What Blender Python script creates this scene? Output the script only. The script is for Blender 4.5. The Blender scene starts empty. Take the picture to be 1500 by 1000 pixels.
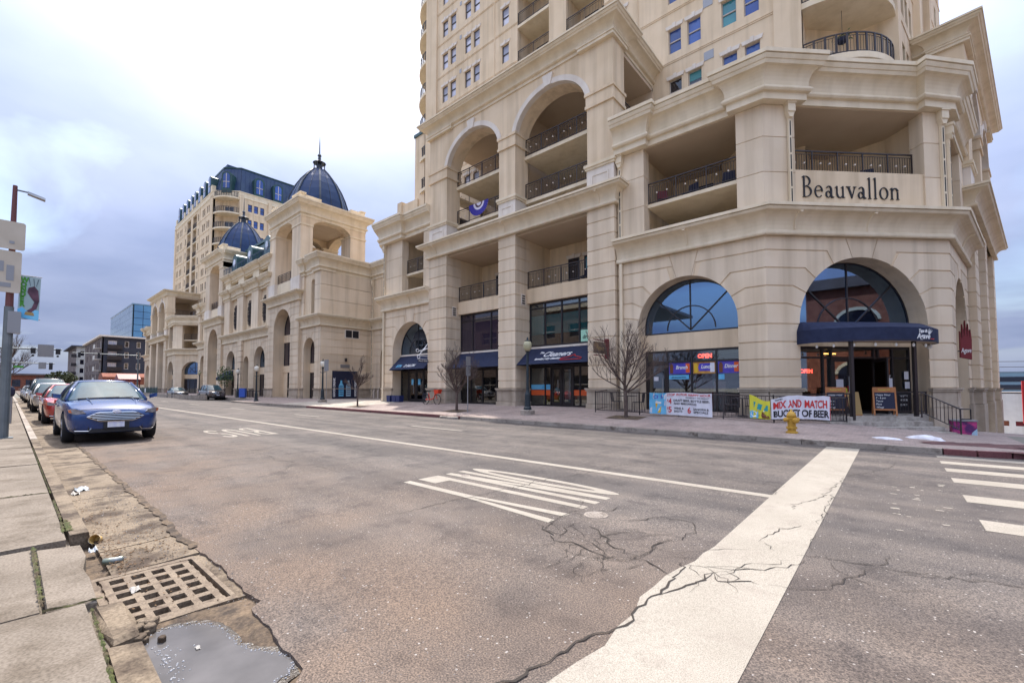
import bpy, bmesh, math, random
from mathutils import Matrix, Vector
R = math.radians
rnd = random.Random(7)
S = bpy.context.scene
COL = S.collection

# ------------------------------------------------------------------ camera
cam_d = bpy.data.cameras.new('camera'); cam = bpy.data.objects.new('camera', cam_d); COL.objects.link(cam)
cam.location = (0, 0, 1.6); cam.rotation_euler = (R(92.505), 0, R(40.96))
cam_d.sensor_width = 36.0; cam_d.lens = 15.36; cam_d.shift_y = 0.0273
cam_d.clip_start = 0.05; cam_d.clip_end = 30000
S.camera = cam

# ------------------------------------------------------------------ light
SUN_AZ = (-0.925, 0.38)          # direction towards the sun, seen from above
SUN_EL = 58.0
w = bpy.data.worlds.new('World'); S.world = w; w.use_nodes = True
nt = w.node_tree; nt.nodes.clear()
N = nt.nodes.new; L = nt.links.new
out = N('ShaderNodeOutputWorld'); bg = N('ShaderNodeBackground'); bg.inputs['Strength'].default_value = 0.14
sky = N('ShaderNodeTexSky'); sky.sky_type = 'NISHITA'; sky.sun_disc = False
sky.sun_elevation = R(SUN_EL); sky.sun_rotation = math.atan2(SUN_AZ[0], SUN_AZ[1])
sky.dust_density = 1.5; sky.air_density = 1.2
geo = N('ShaderNodeNewGeometry')
neg = N('ShaderNodeVectorMath'); neg.operation = 'SCALE'; neg.inputs['Scale'].default_value = -1
L(geo.outputs['Incoming'], neg.inputs[0])
tc = N('ShaderNodeTexCoord')
sep = N('ShaderNodeSeparateXYZ'); L(tc.outputs['Generated'], sep.inputs[0])
# project the view direction on a cloud layer so clouds get smaller towards the horizon
zc = N('ShaderNodeMath'); zc.operation = 'MAXIMUM'; zc.inputs[1].default_value = 0.0; L(sep.outputs['Z'], zc.inputs[0])
za = N('ShaderNodeMath'); za.operation = 'ADD'; za.inputs[1].default_value = 0.18; L(zc.outputs[0], za.inputs[0])
dx = N('ShaderNodeMath'); dx.operation = 'DIVIDE'; L(sep.outputs['X'], dx.inputs[0]); L(za.outputs[0], dx.inputs[1])
dy = N('ShaderNodeMath'); dy.operation = 'DIVIDE'; L(sep.outputs['Y'], dy.inputs[0]); L(za.outputs[0], dy.inputs[1])
cv = N('ShaderNodeCombineXYZ'); L(dx.outputs[0], cv.inputs['X']); L(dy.outputs[0], cv.inputs['Y'])
n1 = N('ShaderNodeTexNoise'); n1.inputs['Scale'].default_value = 0.75; n1.inputs['Detail'].default_value = 7; n1.inputs['Roughness'].default_value = 0.5
n1.inputs['Distortion'].default_value = 0.4
L(cv.outputs[0], n1.inputs['Vector'])
r1 = N('ShaderNodeValToRGB'); L(n1.outputs['Fac'], r1.inputs[0])
r1.color_ramp.elements[0].position = 0.30; r1.color_ramp.elements[0].color = (0.12, 0.12, 0.12, 1)
r1.color_ramp.elements[1].position = 0.52; r1.color_ramp.elements[1].color = (1, 1, 1, 1)
n2 = N('ShaderNodeTexNoise'); n2.inputs['Scale'].default_value = 1.3; n2.inputs['Detail'].default_value = 6
L(cv.outputs[0], n2.inputs['Vector'])
r2 = N('ShaderNodeValToRGB'); L(n2.outputs['Fac'], r2.inputs[0])
r2.color_ramp.elements[0].position = 0.36; r2.color_ramp.elements[0].color = (1.42, 1.70, 2.55, 1)
r2.color_ramp.elements[1].position = 0.62; r2.color_ramp.elements[1].color = (1.98, 2.24, 3.10, 1)
# thin cloud glows round the sun
se = R(SUN_EL); sl = math.hypot(*SUN_AZ)
SUN_V = Vector((SUN_AZ[0]/sl*math.cos(se), SUN_AZ[1]/sl*math.cos(se), math.sin(se)))
dot = N('ShaderNodeVectorMath'); dot.operation = 'DOT_PRODUCT'; L(tc.outputs['Generated'], dot.inputs[0]); dot.inputs[1].default_value = SUN_V
gl = N('ShaderNodeMapRange'); gl.inputs['From Min'].default_value = 0.81; gl.inputs['From Max'].default_value = 1.0
gl.inputs['To Min'].default_value = 0.0; gl.inputs['To Max'].default_value = 1.0; L(dot.outputs['Value'], gl.inputs[0])
gp = N('ShaderNodeMath'); gp.operation = 'POWER'; gp.inputs[1].default_value = 1.5; L(gl.outputs[0], gp.inputs[0])
gm = N('ShaderNodeMix'); gm.data_type = 'RGBA'; L(gp.outputs[0], gm.inputs['Factor'])
L(r2.outputs[0], gm.inputs['A']); gm.inputs['B'].default_value = (4.6, 4.6, 4.9, 1)
mx = N('ShaderNodeMix'); mx.data_type = 'RGBA'
hz = N('ShaderNodeMapRange'); hz.inputs['From Min'].default_value = 0.26; hz.inputs['From Max'].default_value = 0.02; hz.inputs['To Min'].default_value = 0.0; hz.inputs['To Max'].default_value = 1.0; L(zc.outputs[0], hz.inputs[0])
ha = N('ShaderNodeMath'); ha.operation = 'MAXIMUM'; L(r1.outputs[0], ha.inputs[0]); L(hz.outputs[0], ha.inputs[1])     # cloud banks close up towards the horizon
L(ha.outputs[0], mx.inputs['Factor']); L(sky.outputs[0], mx.inputs['A']); L(gm.outputs['Result'], mx.inputs['B'])
ov = N('ShaderNodeMapRange'); ov.inputs['From Min'].default_value = 0.0; ov.inputs['From Max'].default_value = 1.0; ov.inputs['To Min'].default_value = 0.50; ov.inputs['To Max'].default_value = 2.9
zp = N('ShaderNodeMath'); zp.operation = 'POWER'; zp.inputs[1].default_value = 1.6; L(zc.outputs[0], zp.inputs[0]); L(zp.outputs[0], ov.inputs[0])      # an overcast sky is brightest overhead
om = N('ShaderNodeVectorMath'); om.operation = 'SCALE'; L(mx.outputs['Result'], om.inputs[0]); L(ov.outputs[0], om.inputs['Scale'])
wt = N('ShaderNodeMix'); wt.data_type = 'RGBA'; wt.blend_type = 'MULTIPLY'; wt.inputs['Factor'].default_value = 1; L(om.outputs[0], wt.inputs['A'])
wr_ = N('ShaderNodeValToRGB'); L(zc.outputs[0], wr_.inputs[0]); wr_.color_ramp.elements[0].position = 0.25; wr_.color_ramp.elements[0].color = (.96,.99,1.04,1); wr_.color_ramp.elements[1].position = 0.8; wr_.color_ramp.elements[1].color = (1.09,1.02,.89,1)
L(wr_.outputs[0], wt.inputs['B']); L(wt.outputs['Result'], bg.inputs['Color']); L(bg.outputs[0], out.inputs['Surface'])

sun_d = bpy.data.lights.new('sun', 'SUN'); sun = bpy.data.objects.new('sun', sun_d); COL.objects.link(sun)
sun_d.energy = 2.15; sun_d.angle = R(1.2); sun_d.color = (1.0, 0.94, 0.86)
sun.rotation_euler = SUN_V.to_track_quat('Z', 'Y').to_euler()
S.view_settings.view_transform = 'Standard'; S.view_settings.look = 'None'
S.view_settings.gamma = 1.0; S.view_settings.use_curve_mapping = False
S.view_settings.exposure = 1.45
S.cycles.max_bounces = 7; S.cycles.diffuse_bounces = 3; S.cycles.glossy_bounces = 3; S.cycles.transparent_max_bounces = 8
S.cycles.use_denoising = True

# ------------------------------------------------------------------ materials
def mat(name, col, rough=0.8, col2=None, scale=3.0, bump=0.0, bscale=40.0, metal=0.0, streak=0.0, spec=0.4, emit=None, estr=0.0, coat=0.0, vary=0.0, detail=5, p0=0.35, p1=0.65):
    m = bpy.data.materials.new(name); m.use_nodes = True
    t = m.node_tree; b = t.nodes['Principled BSDF']
    b.inputs['Base Color'].default_value = (*col, 1); b.inputs['Roughness'].default_value = rough
    b.inputs['Metallic'].default_value = metal; b.inputs['Specular IOR Level'].default_value = spec
    if coat: b.inputs['Coat Weight'].default_value = coat; b.inputs['Coat Roughness'].default_value = 0.05
    if emit: b.inputs['Emission Color'].default_value = (*emit, 1); b.inputs['Emission Strength'].default_value = estr
    if col2 or bump or streak:
        co = t.nodes.new('ShaderNodeTexCoord')
        src = None
        if col2:
            n = t.nodes.new('ShaderNodeTexNoise'); n.inputs['Scale'].default_value = scale; n.inputs['Detail'].default_value = detail
            t.links.new(co.outputs['Object'], n.inputs['Vector'])
            r = t.nodes.new('ShaderNodeValToRGB'); t.links.new(n.outputs['Fac'], r.inputs[0])
            r.color_ramp.elements[0].position = p0; r.color_ramp.elements[0].color = (*col, 1)
            r.color_ramp.elements[1].position = p1; r.color_ramp.elements[1].color = (*col2, 1)
            src = r.outputs[0]
        if streak:
            mp = t.nodes.new('ShaderNodeMapping'); mp.inputs['Scale'].default_value = (2.2, 2.2, 0.12)
            t.links.new(co.outputs['Object'], mp.inputs[0])
            n = t.nodes.new('ShaderNodeTexNoise'); n.inputs['Scale'].default_value = 1.0; n.inputs['Detail'].default_value = 6
            t.links.new(mp.outputs[0], n.inputs['Vector'])
            r = t.nodes.new('ShaderNodeValToRGB'); t.links.new(n.outputs['Fac'], r.inputs[0])
            k = 1 - streak
            r.color_ramp.elements[0].position = 0.32; r.color_ramp.elements[0].color = (k, k*.985, k*.96, 1)
            r.color_ramp.elements[1].position = 0.55; r.color_ramp.elements[1].color = (1, 1, 1, 1)
            x = t.nodes.new('ShaderNodeMix'); x.data_type = 'RGBA'; x.blend_type = 'MULTIPLY'; x.inputs['Factor'].default_value = 1
            if src is not None: t.links.new(src, x.inputs['A'])
            else: x.inputs['A'].default_value = (*col, 1)
            t.links.new(r.outputs[0], x.inputs['B']); src = x.outputs['Result']
        if vary and src is not None:
            oi = t.nodes.new('ShaderNodeObjectInfo'); mr = t.nodes.new('ShaderNodeMapRange'); mr.inputs['To Min'].default_value = 1-vary; mr.inputs['To Max'].default_value = 1+vary*.6
            t.links.new(oi.outputs['Random'], mr.inputs[0]); vm = t.nodes.new('ShaderNodeVectorMath'); vm.operation = 'SCALE'; t.links.new(src, vm.inputs[0]); t.links.new(mr.outputs[0], vm.inputs['Scale']); src = vm.outputs[0]
        if src is not None: t.links.new(src, b.inputs['Base Color'])
        if bump:
            n = t.nodes.new('ShaderNodeTexNoise'); n.inputs['Scale'].default_value = bscale; n.inputs['Detail'].default_value = 4
            t.links.new(co.outputs['Object'], n.inputs['Vector'])
            bp = t.nodes.new('ShaderNodeBump'); bp.inputs['Strength'].default_value = bump; bp.inputs['Distance'].default_value = 0.01
            t.links.new(n.outputs['Fac'], bp.inputs['Height']); t.links.new(bp.outputs[0], b.inputs['Normal'])
    return m

def glass_mat(name, tint=(0.75, 0.8, 0.8), refl=0.10, rough=0.02, col=(.95,.97,1.0)):
    m = bpy.data.materials.new(name); m.use_nodes = True; t = m.node_tree; t.nodes.clear()
    o = t.nodes.new('ShaderNodeOutputMaterial'); tr = t.nodes.new('ShaderNodeBsdfTransparent'); tr.inputs[0].default_value = (*tint, 1)
    g = t.nodes.new('ShaderNodeBsdfGlossy'); g.inputs['Roughness'].default_value = rough; g.inputs[0].default_value = (*col, 1)
    f = t.nodes.new('ShaderNodeFresnel'); f.inputs['IOR'].default_value = 1.5
    a = t.nodes.new('ShaderNodeMath'); a.operation = 'ADD'; a.inputs[1].default_value = refl; a.use_clamp = True
    t.links.new(f.outputs[0], a.inputs[0])
    x = t.nodes.new('ShaderNodeMixShader'); t.links.new(a.outputs[0], x.inputs[0]); t.links.new(tr.outputs[0], x.inputs[1]); t.links.new(g.outputs[0], x.inputs[2])
    t.links.new(x.outputs[0], o.inputs[0]); return m

M = {}
M['stucco'] = mat('stucco', (0.71, 0.56, 0.385), 0.9, (0.77, 0.62, 0.445), 0.7, 0.25, 55, streak=0.19, vary=0.03, spec=0.2)
M['panel'] = mat('stone panel', (0.70, 0.565, 0.41), 0.9, (0.765, 0.635, 0.48), 0.55, 0.3, 60, streak=0.19, vary=0.10, spec=0.2)
M['trim'] = mat('cast trim', (0.73, 0.615, 0.445), 0.85, (0.79, 0.68, 0.515), 0.9, 0.12, 45, streak=0.11, spec=0.25)
M['white_trim'] = mat('pale trim', (0.70, 0.62, 0.54), 0.85, (0.77, 0.70, 0.62), 1.2, 0.15, 50, streak=0.12, spec=0.25)
M['wainscot'] = mat('wainscot stone', (0.40, 0.325, 0.25), 0.8, (0.50, 0.42, 0.33), 2.0, 0.3, 30, streak=0.22, vary=0.08, spec=0.3)
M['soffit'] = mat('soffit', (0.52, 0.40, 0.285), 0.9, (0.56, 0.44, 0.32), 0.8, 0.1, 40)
M['iron'] = mat('dark wrought iron', (0.035, 0.026, 0.028), 0.5, spec=0.5)
M['frame'] = mat('bronze frame', (0.025, 0.02, 0.022), 0.4, spec=0.5)
M['frame_pale'] = mat('pale window frame', (0.45, 0.40, 0.36), 0.6)
M['navy'] = mat('navy canvas', (0.012, 0.018, 0.05), 0.85, (0.018, 0.026, 0.066), 4, 0.2, 90)
M['white'] = mat('white print', (0.8, 0.8, 0.8), 0.7)
M['red'] = mat('red print', (0.55, 0.03, 0.03), 0.6)
M['black'] = mat('black print', (0.015, 0.015, 0.02), 0.6)
M['glass_sky_blue'] = mat('blue glass', (0.025, 0.07, 0.30), 0.04, (0.045, 0.12, 0.42), 0.6, spec=0.8, vary=.35)  # reflected blue sky is painted into the pane colour
M['glass_teal'] = mat('teal glass', (0.03, 0.20, 0.24), 0.05, (0.05, 0.26, 0.30), 0.6, spec=0.8)
M['glass_sky_pale'] = mat('pale sky-reflection glass', (0.46, 0.46, 0.56), 0.05, (0.60, 0.60, 0.70), 0.5, spec=1.0, vary=.3)  # pale sky reflection painted into the base colour of the panes
M['glass_dark'] = mat('dark glass', (0.012, 0.012, 0.022), 0.03, spec=0.9)
M['glass_plum'] = mat('plum glass', (0.025, 0.018, 0.035), 0.03, spec=1.0)
M['shop_glass'] = glass_mat('shop glass')
M['lun_glass'] = glass_mat('lunette glass', (0.25, 0.32, 0.42), 0.30, col=(.45,.66,1.0))
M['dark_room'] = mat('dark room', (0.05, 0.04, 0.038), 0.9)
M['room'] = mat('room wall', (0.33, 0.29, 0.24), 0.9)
M['metal'] = mat('galvanised metal', (0.30, 0.30, 0.31), 0.45, metal=0.6)
M['slate'] = mat('chalkboard', (.015,.018,.045), .7); M['dark_red'] = mat('dark red paint', (.16,.015,.02), .5)
M['blind_blue'] = mat('blue window blind', (.07,.16,.42), .3); M['blind_pale'] = mat('pale window blind', (.34,.36,.46), .4); M['blind_teal'] = mat('teal window blind', (.06,.24,.25), .3)
M['plum'] = mat('plum print', (.055,.025,.045), .6, (.13,.06,.09), 6)
M['roof'] = mat('podium roof', (0.25, 0.22, 0.2), 0.9)
M['mansard'] = mat('navy standing seam roof', (0.007, 0.03, 0.10), 0.55, (0.02, 0.048, 0.105), 0.8, spec=0.5)
M['mansard_green'] = mat('dark green roof metal', (0.016, 0.05, 0.052), 0.4, (0.025, 0.075, 0.075), 1.0, spec=0.5)
M['dome'] = mat('dome metal', (0.008, 0.029, 0.095), 0.55, (0.014, 0.042, 0.125), 1.2, spec=0.3)
M['dome_rib'] = mat('dome rib metal', (0.012, 0.02, 0.035), 0.35, spec=0.6)

# ------------------------------------------------------------------ mesh builder
class MB:
    def __init__(s, Mx=None):
        s.v = []; s.f = []; s.M = Mx if Mx is not None else Matrix()
        s.flip = s.M.to_3x3().determinant() < 0
    def add(s, pts, faces):
        o = len(s.v)
        s.v += [s.M @ Vector(p) for p in pts]
        for f in faces:
            f = [i+o for i in f]
            s.f.append(f[::-1] if s.flip else f)
        return s
    def box(s, x0, x1, y0, y1, z0, z1):
        return s.add([(x0,y0,z0),(x1,y0,z0),(x1,y1,z0),(x0,y1,z0),(x0,y0,z1),(x1,y0,z1),(x1,y1,z1),(x0,y1,z1)],
              [(0,3,2,1),(4,5,6,7),(0,1,5,4),(1,2,6,5),(2,3,7,6),(3,0,4,7)])
    def prism(s, poly, v0, v1):      # poly in (u,z), counter-clockwise from the front
        n = len(poly)
        pts = [(u, v0, z) for u, z in poly] + [(u, v1, z) for u, z in poly]
        fs = [list(range(n)), list(range(2*n-1, n-1, -1))]
        for i in range(n):
            j = (i+1) % n; fs.append((j, i, i+n, j+n))
        return s.add(pts, fs)
    def plate(s, poly, z0, z1):      # poly in (x,y), counter-clockwise from above
        n = len(poly)
        pts = [(x, y, z1) for x, y in poly] + [(x, y, z0) for x, y in poly]
        fs = [list(range(n)), list(range(2*n-1, n-1, -1))]
        for i in range(n):
            j = (i+1) % n; fs.append((i, i+n, j+n, j))
        return s.add(pts, fs)
    def quad(s, a, b, c, d): return s.add([a, b, c, d], [(0,1,2,3)])
    def tube(s, pts, r, n=6, caps=True):
        pts = [Vector(p) for p in pts]
        if not hasattr(r, '__len__'): r = [r]*len(pts)
        vs = []; fs = []
        up = Vector((0.13, 0.27, 1)).normalized()
        for i, p in enumerate(pts):
            d = (pts[min(i+1, len(pts)-1)] - pts[max(i-1, 0)])
            d = d.normalized() if d.length > 1e-9 else Vector((0,0,1))
            a = d.cross(up)
            if a.length < 1e-3: a = d.cross(Vector((1,0,0)))
            a.normalize(); b = a.cross(d)
            for k in range(n):
                t = 2*math.pi*k/n
                vs.append(p + (a*math.cos(t) + b*math.sin(t))*r[i])
        for i in range(len(pts)-1):
            for k in range(n):
                k2 = (k+1) % n
                fs.append((i*n+k, i*n+k2, (i+1)*n+k2, (i+1)*n+k))
        if caps:
            fs.append(list(range(n-1, -1, -1))); fs.append([(len(pts)-1)*n+k for k in range(n)])
        return s.add(vs, fs)
    def lathe(s, prof, cx=0, cy=0, n=16, a0=0, caps=True):
        vs = []; fs = []
        for r, z in prof:
            for k in range(n):
                t = a0 + 2*math.pi*k/n; vs.append((cx+r*math.cos(t), cy+r*math.sin(t), z))
        for i in range(len(prof)-1):
            for k in range(n):
                k2 = (k+1) % n; fs.append((i*n+k, i*n+k2, (i+1)*n+k2, (i+1)*n+k))
        if caps:
            fs.append(list(range(n-1, -1, -1))); fs.append([(len(prof)-1)*n+k for k in range(n)])
        return s.add(vs, fs)
    def sweep(s, path, prof, z=0.0):     # outward = right of the walking direction
        P = [Vector((p[0], p[1])) for p in path]; n = len(P); m = len(prof)
        off = []
        for i in range(n):
            ns = []
            if i > 0: d = (P[i]-P[i-1]).normalized(); ns.append(Vector((d.y, -d.x)))
            if i < n-1: d = (P[i+1]-P[i]).normalized(); ns.append(Vector((d.y, -d.x)))
            if len(ns) == 1: off.append(ns[0])
            else: off.append((ns[0]+ns[1])/(1+ns[0].dot(ns[1])))
        vs = []; fs = []
        for i in range(n):
            for o, h in prof: vs.append((P[i].x+off[i].x*o, P[i].y+off[i].y*o, h+z))
        for i in range(n-1):
            for k in range(m-1):
                fs.append((i*m+k, (i+1)*m+k, (i+1)*m+k+1, i*m+k+1))
        fs.append(list(range(m-1, -1, -1))); fs.append([(n-1)*m+k for k in range(m)])
        return s.add(vs, fs)
    def mesh(s, name, m, off, smooth=False):
        me = bpy.data.meshes.new(name)
        me.from_pydata([v-off for v in s.v], [], s.f); me.update()
        if m is not None: me.materials.append(M[m] if isinstance(m, str) else m)
        if smooth: me.polygons.foreach_set('use_smooth', [True]*len(me.polygons))
        return me

def tag(o, label=None, cat=None, group=None, kind=None):
    if label: o['label'] = label
    if cat: o['category'] = cat
    if group: o['group'] = group
    if kind: o['kind'] = kind
    return o
class T:
    """a thing: an Empty that parents its parts"""
    def __init__(s, name, label, cat, loc=(0,0,0), group=None):
        s.o = bpy.data.objects.new(name, None); COL.objects.link(s.o); s.o.location = loc; s.off = Vector(loc)
        s.o.empty_display_size = 0.2
        tag(s.o, label, cat, group)
    def part(s, name, mb, m, parent=None, smooth=False, label=None, kind=None):
        o = bpy.data.objects.new(name, mb.mesh(name, m, s.off, smooth)); COL.objects.link(o)
        o.parent = parent if parent is not None else s.o
        if label: o['label'] = label
        if kind: o['kind'] = kind
        return o
def mono(name, mb, m, label, cat, group=None, smooth=False, loc=(0,0,0)):
    o = bpy.data.objects.new(name, mb.mesh(name, m, Vector(loc), smooth)); o.location = loc; COL.objects.link(o)
    return tag(o, label, cat, group)
def struct(name, mb, m, parent=None, smooth=False, kind='structure'):
    o = bpy.data.objects.new(name, mb.mesh(name, m, Vector((0,0,0)), smooth)); COL.objects.link(o)
    if parent: o.parent = parent
    else: o['kind'] = kind
    return o
def copy_tree(o, parent=None):
    c = o.copy(); COL.objects.link(c)
    if parent is not None: c.parent = parent
    for ch in list(o.children): copy_tree(ch, c)
    return c
def text_mb(txt, size, Mx, ext=0.01, bold=0.0, sx=1.0, shear=0.0, align='LEFT', space=1.0, sy=1.0):
    """flat lettering standing in the local xz plane, facing -y"""
    cu = bpy.data.curves.new('t', 'FONT'); cu.body = txt; cu.size = size; cu.extrude = ext; cu.offset = bold; cu.shear = shear
    cu.align_x = align; cu.space_character = space; cu.resolution_u = 3
    ob = bpy.data.objects.new('t', cu); COL.objects.link(ob)
    dg = bpy.context.evaluated_depsgraph_get(); me = bpy.data.meshes.new_from_object(ob.evaluated_get(dg))
    mb = MB(Mx)
    mb.add([(v.co.x*sx, -v.co.z, v.co.y*sy) for v in me.vertices], [list(p.vertices) for p in me.polygons])
    bpy.data.objects.remove(ob); bpy.data.curves.remove(cu); bpy.data.meshes.remove(me)
    return mb
def frame(x, y, z=0, ang=0): return Matrix.Translation((x, y, z)) @ Matrix.Rotation(R(ang), 4, 'Z')
def arc(c, a, b, zs, n=20, t0=0, t1=180):
    return [(c + a*math.cos(R(t0+(t1-t0)*i/n)), zs + b*math.sin(R(t0+(t1-t0)*i/n))) for i in range(n+1)]
def road_z(x): return -0.004*min(x, 0.0)
def fb(x):
    if x > -9:
        xs = [-9,-5,-3,-1,1,2.5,8]; zs = [.57,.54,.42,.24,.04,-.12,-.3]
        for i in range(6):
            if x <= xs[i+1]: return zs[i]+(zs[i+1]-zs[i])*(x-xs[i])/(xs[i+1]-xs[i])
        return -.3
    return .57 + max(0, -(x+45))*.003
def walk_z(x, y):
    k = road_z(x)+.13; t = (y-15)/5.2
    z = k+(fb(x)-k)*min(t, 1.0)
    if y > 26 and x > -3: z -= (y-26)*.10
    return z
# ------------------------------------------------------------------ ground, road, pavements
def asphalt():
    m = bpy.data.materials.new('worn asphalt'); m.use_nodes = True; t = m.node_tree; b = t.nodes['Principled BSDF']; b.inputs['Roughness'].default_value = .85; b.inputs['Specular IOR Level'].default_value = .3
    nn = t.nodes.new; ln = t.links.new
    co = nn('ShaderNodeTexCoord')
    def noise(s, d=5, sc=None, rough=.5):
        n = nn('ShaderNodeTexNoise'); n.inputs['Scale'].default_value = s; n.inputs['Detail'].default_value = d; n.inputs['Roughness'].default_value = rough
        if sc:
            mp = nn('ShaderNodeMapping'); mp.inputs['Scale'].default_value = sc; ln(co.outputs['Object'], mp.inputs[0]); ln(mp.outputs[0], n.inputs['Vector'])
        else: ln(co.outputs['Object'], n.inputs['Vector'])
        return n.outputs['Fac']
    def ramp(f, stops):
        r = nn('ShaderNodeValToRGB'); ln(f, r.inputs[0]); e = r.color_ramp.elements
        while len(e) < len(stops): e.new(.5)
        for k, (p, c) in enumerate(stops): e[k].position = p; e[k].color = (*c, 1)
        return r.outputs[0]
    def mix(f, a, c, mode='MIX', fv=1.0):
        x = nn('ShaderNodeMix'); x.data_type = 'RGBA'; x.blend_type = mode
        if f is None: x.inputs['Factor'].default_value = fv
        else: ln(f, x.inputs['Factor'])
        for s, v in (('A', a), ('B', c)):
            if isinstance(v, tuple): x.inputs[s].default_value = (*v, 1)
            else: ln(v, x.inputs[s])
        return x.outputs['Result']
    base = ramp(noise(.55, 6), [(.35, (.092,.080,.074)), (.65, (.133,.116,.106))])
    # wheel tracks and drips run along the street
    base = mix(None, base, ramp(noise(1, 5, (.05, 1.3, 1)), [(.36, (.72,.72,.74)), (.6, (1.08,1.06,1.04))]), 'MULTIPLY')
    # dust drifted from the gutter
    sp = nn('ShaderNodeSeparateXYZ'); ln(co.outputs['Object'], sp.inputs[0])
    mr = nn('ShaderNodeMapRange'); mr.inputs['From Min'].default_value = 5.5; mr.inputs['From Max'].default_value = 1.2; ln(sp.outputs['Y'], mr.inputs[0])
    dn = nn('ShaderNodeMath'); dn.operation = 'MULTIPLY'; ln(mr.outputs[0], dn.inputs[0]); ln(ramp(noise(.8, 6), [(.3, (.25,.25,.25)), (.65, (1,1,1))]), dn.inputs[1])
    base = mix(dn.outputs[0], base, (.152,.108,.080))
    grit = ramp(noise(85, 3, None, .7), [(.32, (.28,.28,.30)), (.5, (.95,.95,.95)), (.68, (1.85,1.8,1.72))])
    base = mix(None, base, grit, 'MULTIPLY')
    v = nn('ShaderNodeTexVoronoi'); v.inputs['Scale'].default_value = 38; ln(co.outputs['Object'], v.inputs['Vector'])
    w_ = nn('ShaderNodeSeparateColor'); ln(v.outputs['Color'], w_.inputs[0])
    g1 = nn('ShaderNodeMath'); g1.operation = 'GREATER_THAN'; g1.inputs[1].default_value = .95; ln(w_.outputs[0], g1.inputs[0])
    g2 = nn('ShaderNodeMath'); g2.operation = 'LESS_THAN'; g2.inputs[1].default_value = .28; ln(v.outputs['Distance'], g2.inputs[0])
    g3 = nn('ShaderNodeMath'); g3.operation = 'MULTIPLY'; ln(g1.outputs[0], g3.inputs[0]); ln(g2.outputs[0], g3.inputs[1])
    base = mix(g3.outputs[0], base, (.33,.30,.275))
    # oil-dark blotches and pale patches
    base = mix(None, base, ramp(noise(1.7, 7, None, .65), [(.33, (.66,.66,.68)), (.48, (1,1,1)), (.72, (1.12,1.1,1.06))]), 'MULTIPLY')
    ln(base, b.inputs['Base Color'])
    bp = nn('ShaderNodeBump'); bp.inputs['Strength'].default_value = .55; bp.inputs['Distance'].default_value = .012
    ln(noise(70, 3, None, .7), bp.inputs['Height']); ln(bp.outputs[0], b.inputs['Normal'])
    return m
def stained(name, c1, c2, stain, sc=1.0, amt=(.42, .62), grit=60, bump=.4, rough=.88):
    m = mat(name, c1, rough, c2, sc*1.3, bump, 45); t = m.node_tree; b = t.nodes['Principled BSDF']; src = b.inputs['Base Color'].links[0].from_socket
    co = t.nodes.new('ShaderNodeTexCoord')
    n = t.nodes.new('ShaderNodeTexNoise'); n.inputs['Scale'].default_value = 2.6*sc; n.inputs['Detail'].default_value = 8; n.inputs['Roughness'].default_value = .65; t.links.new(co.outputs['Object'], n.inputs['Vector'])
    r = t.nodes.new('ShaderNodeValToRGB'); r.color_ramp.elements[0].position = amt[0]; r.color_ramp.elements[0].color = (0,0,0,1); r.color_ramp.elements[1].position = amt[1]; r.color_ramp.elements[1].color = (1,1,1,1); t.links.new(n.outputs['Fac'], r.inputs[0])
    x = t.nodes.new('ShaderNodeMix'); x.data_type = 'RGBA'; t.links.new(r.outputs[0], x.inputs['Factor']); t.links.new(src, x.inputs['A']); x.inputs['B'].default_value = (*stain, 1)
    g = t.nodes.new('ShaderNodeTexNoise'); g.inputs['Scale'].default_value = grit; g.inputs['Detail'].default_value = 3; t.links.new(co.outputs['Object'], g.inputs['Vector'])
    gr = t.nodes.new('ShaderNodeValToRGB'); gr.color_ramp.elements[0].position = .3; gr.color_ramp.elements[0].color = (.62,.6,.58,1); gr.color_ramp.elements[1].position = .6; gr.color_ramp.elements[1].color = (1.1,1.1,1.1,1); t.links.new(g.outputs['Fac'], gr.inputs[0])
    y = t.nodes.new('ShaderNodeMix'); y.data_type = 'RGBA'; y.blend_type = 'MULTIPLY'; y.inputs['Factor'].default_value = 1; t.links.new(x.outputs['Result'], y.inputs['A']); t.links.new(gr.outputs[0], y.inputs['B'])
    t.links.new(y.outputs['Result'], b.inputs['Base Color']); return m
M['asphalt'] = asphalt()
M['concrete'] = stained('pavement concrete', (.165,.135,.105), (.235,.195,.155), (.085,.063,.042), .8, (.44,.70))
M['gutter'] = stained('gutter concrete', (.185,.14,.095), (.255,.20,.14), (.06,.04,.026), .75, (.44,.60), bump=.7)
M['kerb'] = stained('kerb concrete', (.30,.255,.215), (.40,.35,.30), (.13,.10,.08), 1.2, (.5,.68))
M['kerb_red'] = stained('red kerb paint', (.14,.05,.055), (.20,.075,.075), (.09,.05,.045), 1.2, (.5,.68))
M['paint'] = stained('worn white paint', (.30,.268,.222), (.35,.315,.265), (.24,.205,.17), 1.1, (.50,.80), 130, .25)
M['crack'] = mat('crack', (.036,.029,.024), .95)
M['dirt'] = stained('gutter dirt', (.13,.09,.055), (.20,.14,.09), (.05,.035,.025), 2.0, (.4,.6), 40, 1.0)
M['moss'] = stained('moss', (.05,.065,.012), (.09,.10,.025), (.07,.05,.025), 3, (.45,.6), 50, .8)
M['cast_iron'] = stained('rusty cast iron', (.17,.125,.085), (.23,.175,.12), (.09,.058,.036), 3, (.45,.65), 70, .5, .7)
M['pit'] = mat('drain pit', (.035,.022,.018), .9)
M['earth'] = mat('far ground', (.16,.15,.12), .95, (.22,.2,.17), .05)
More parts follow.
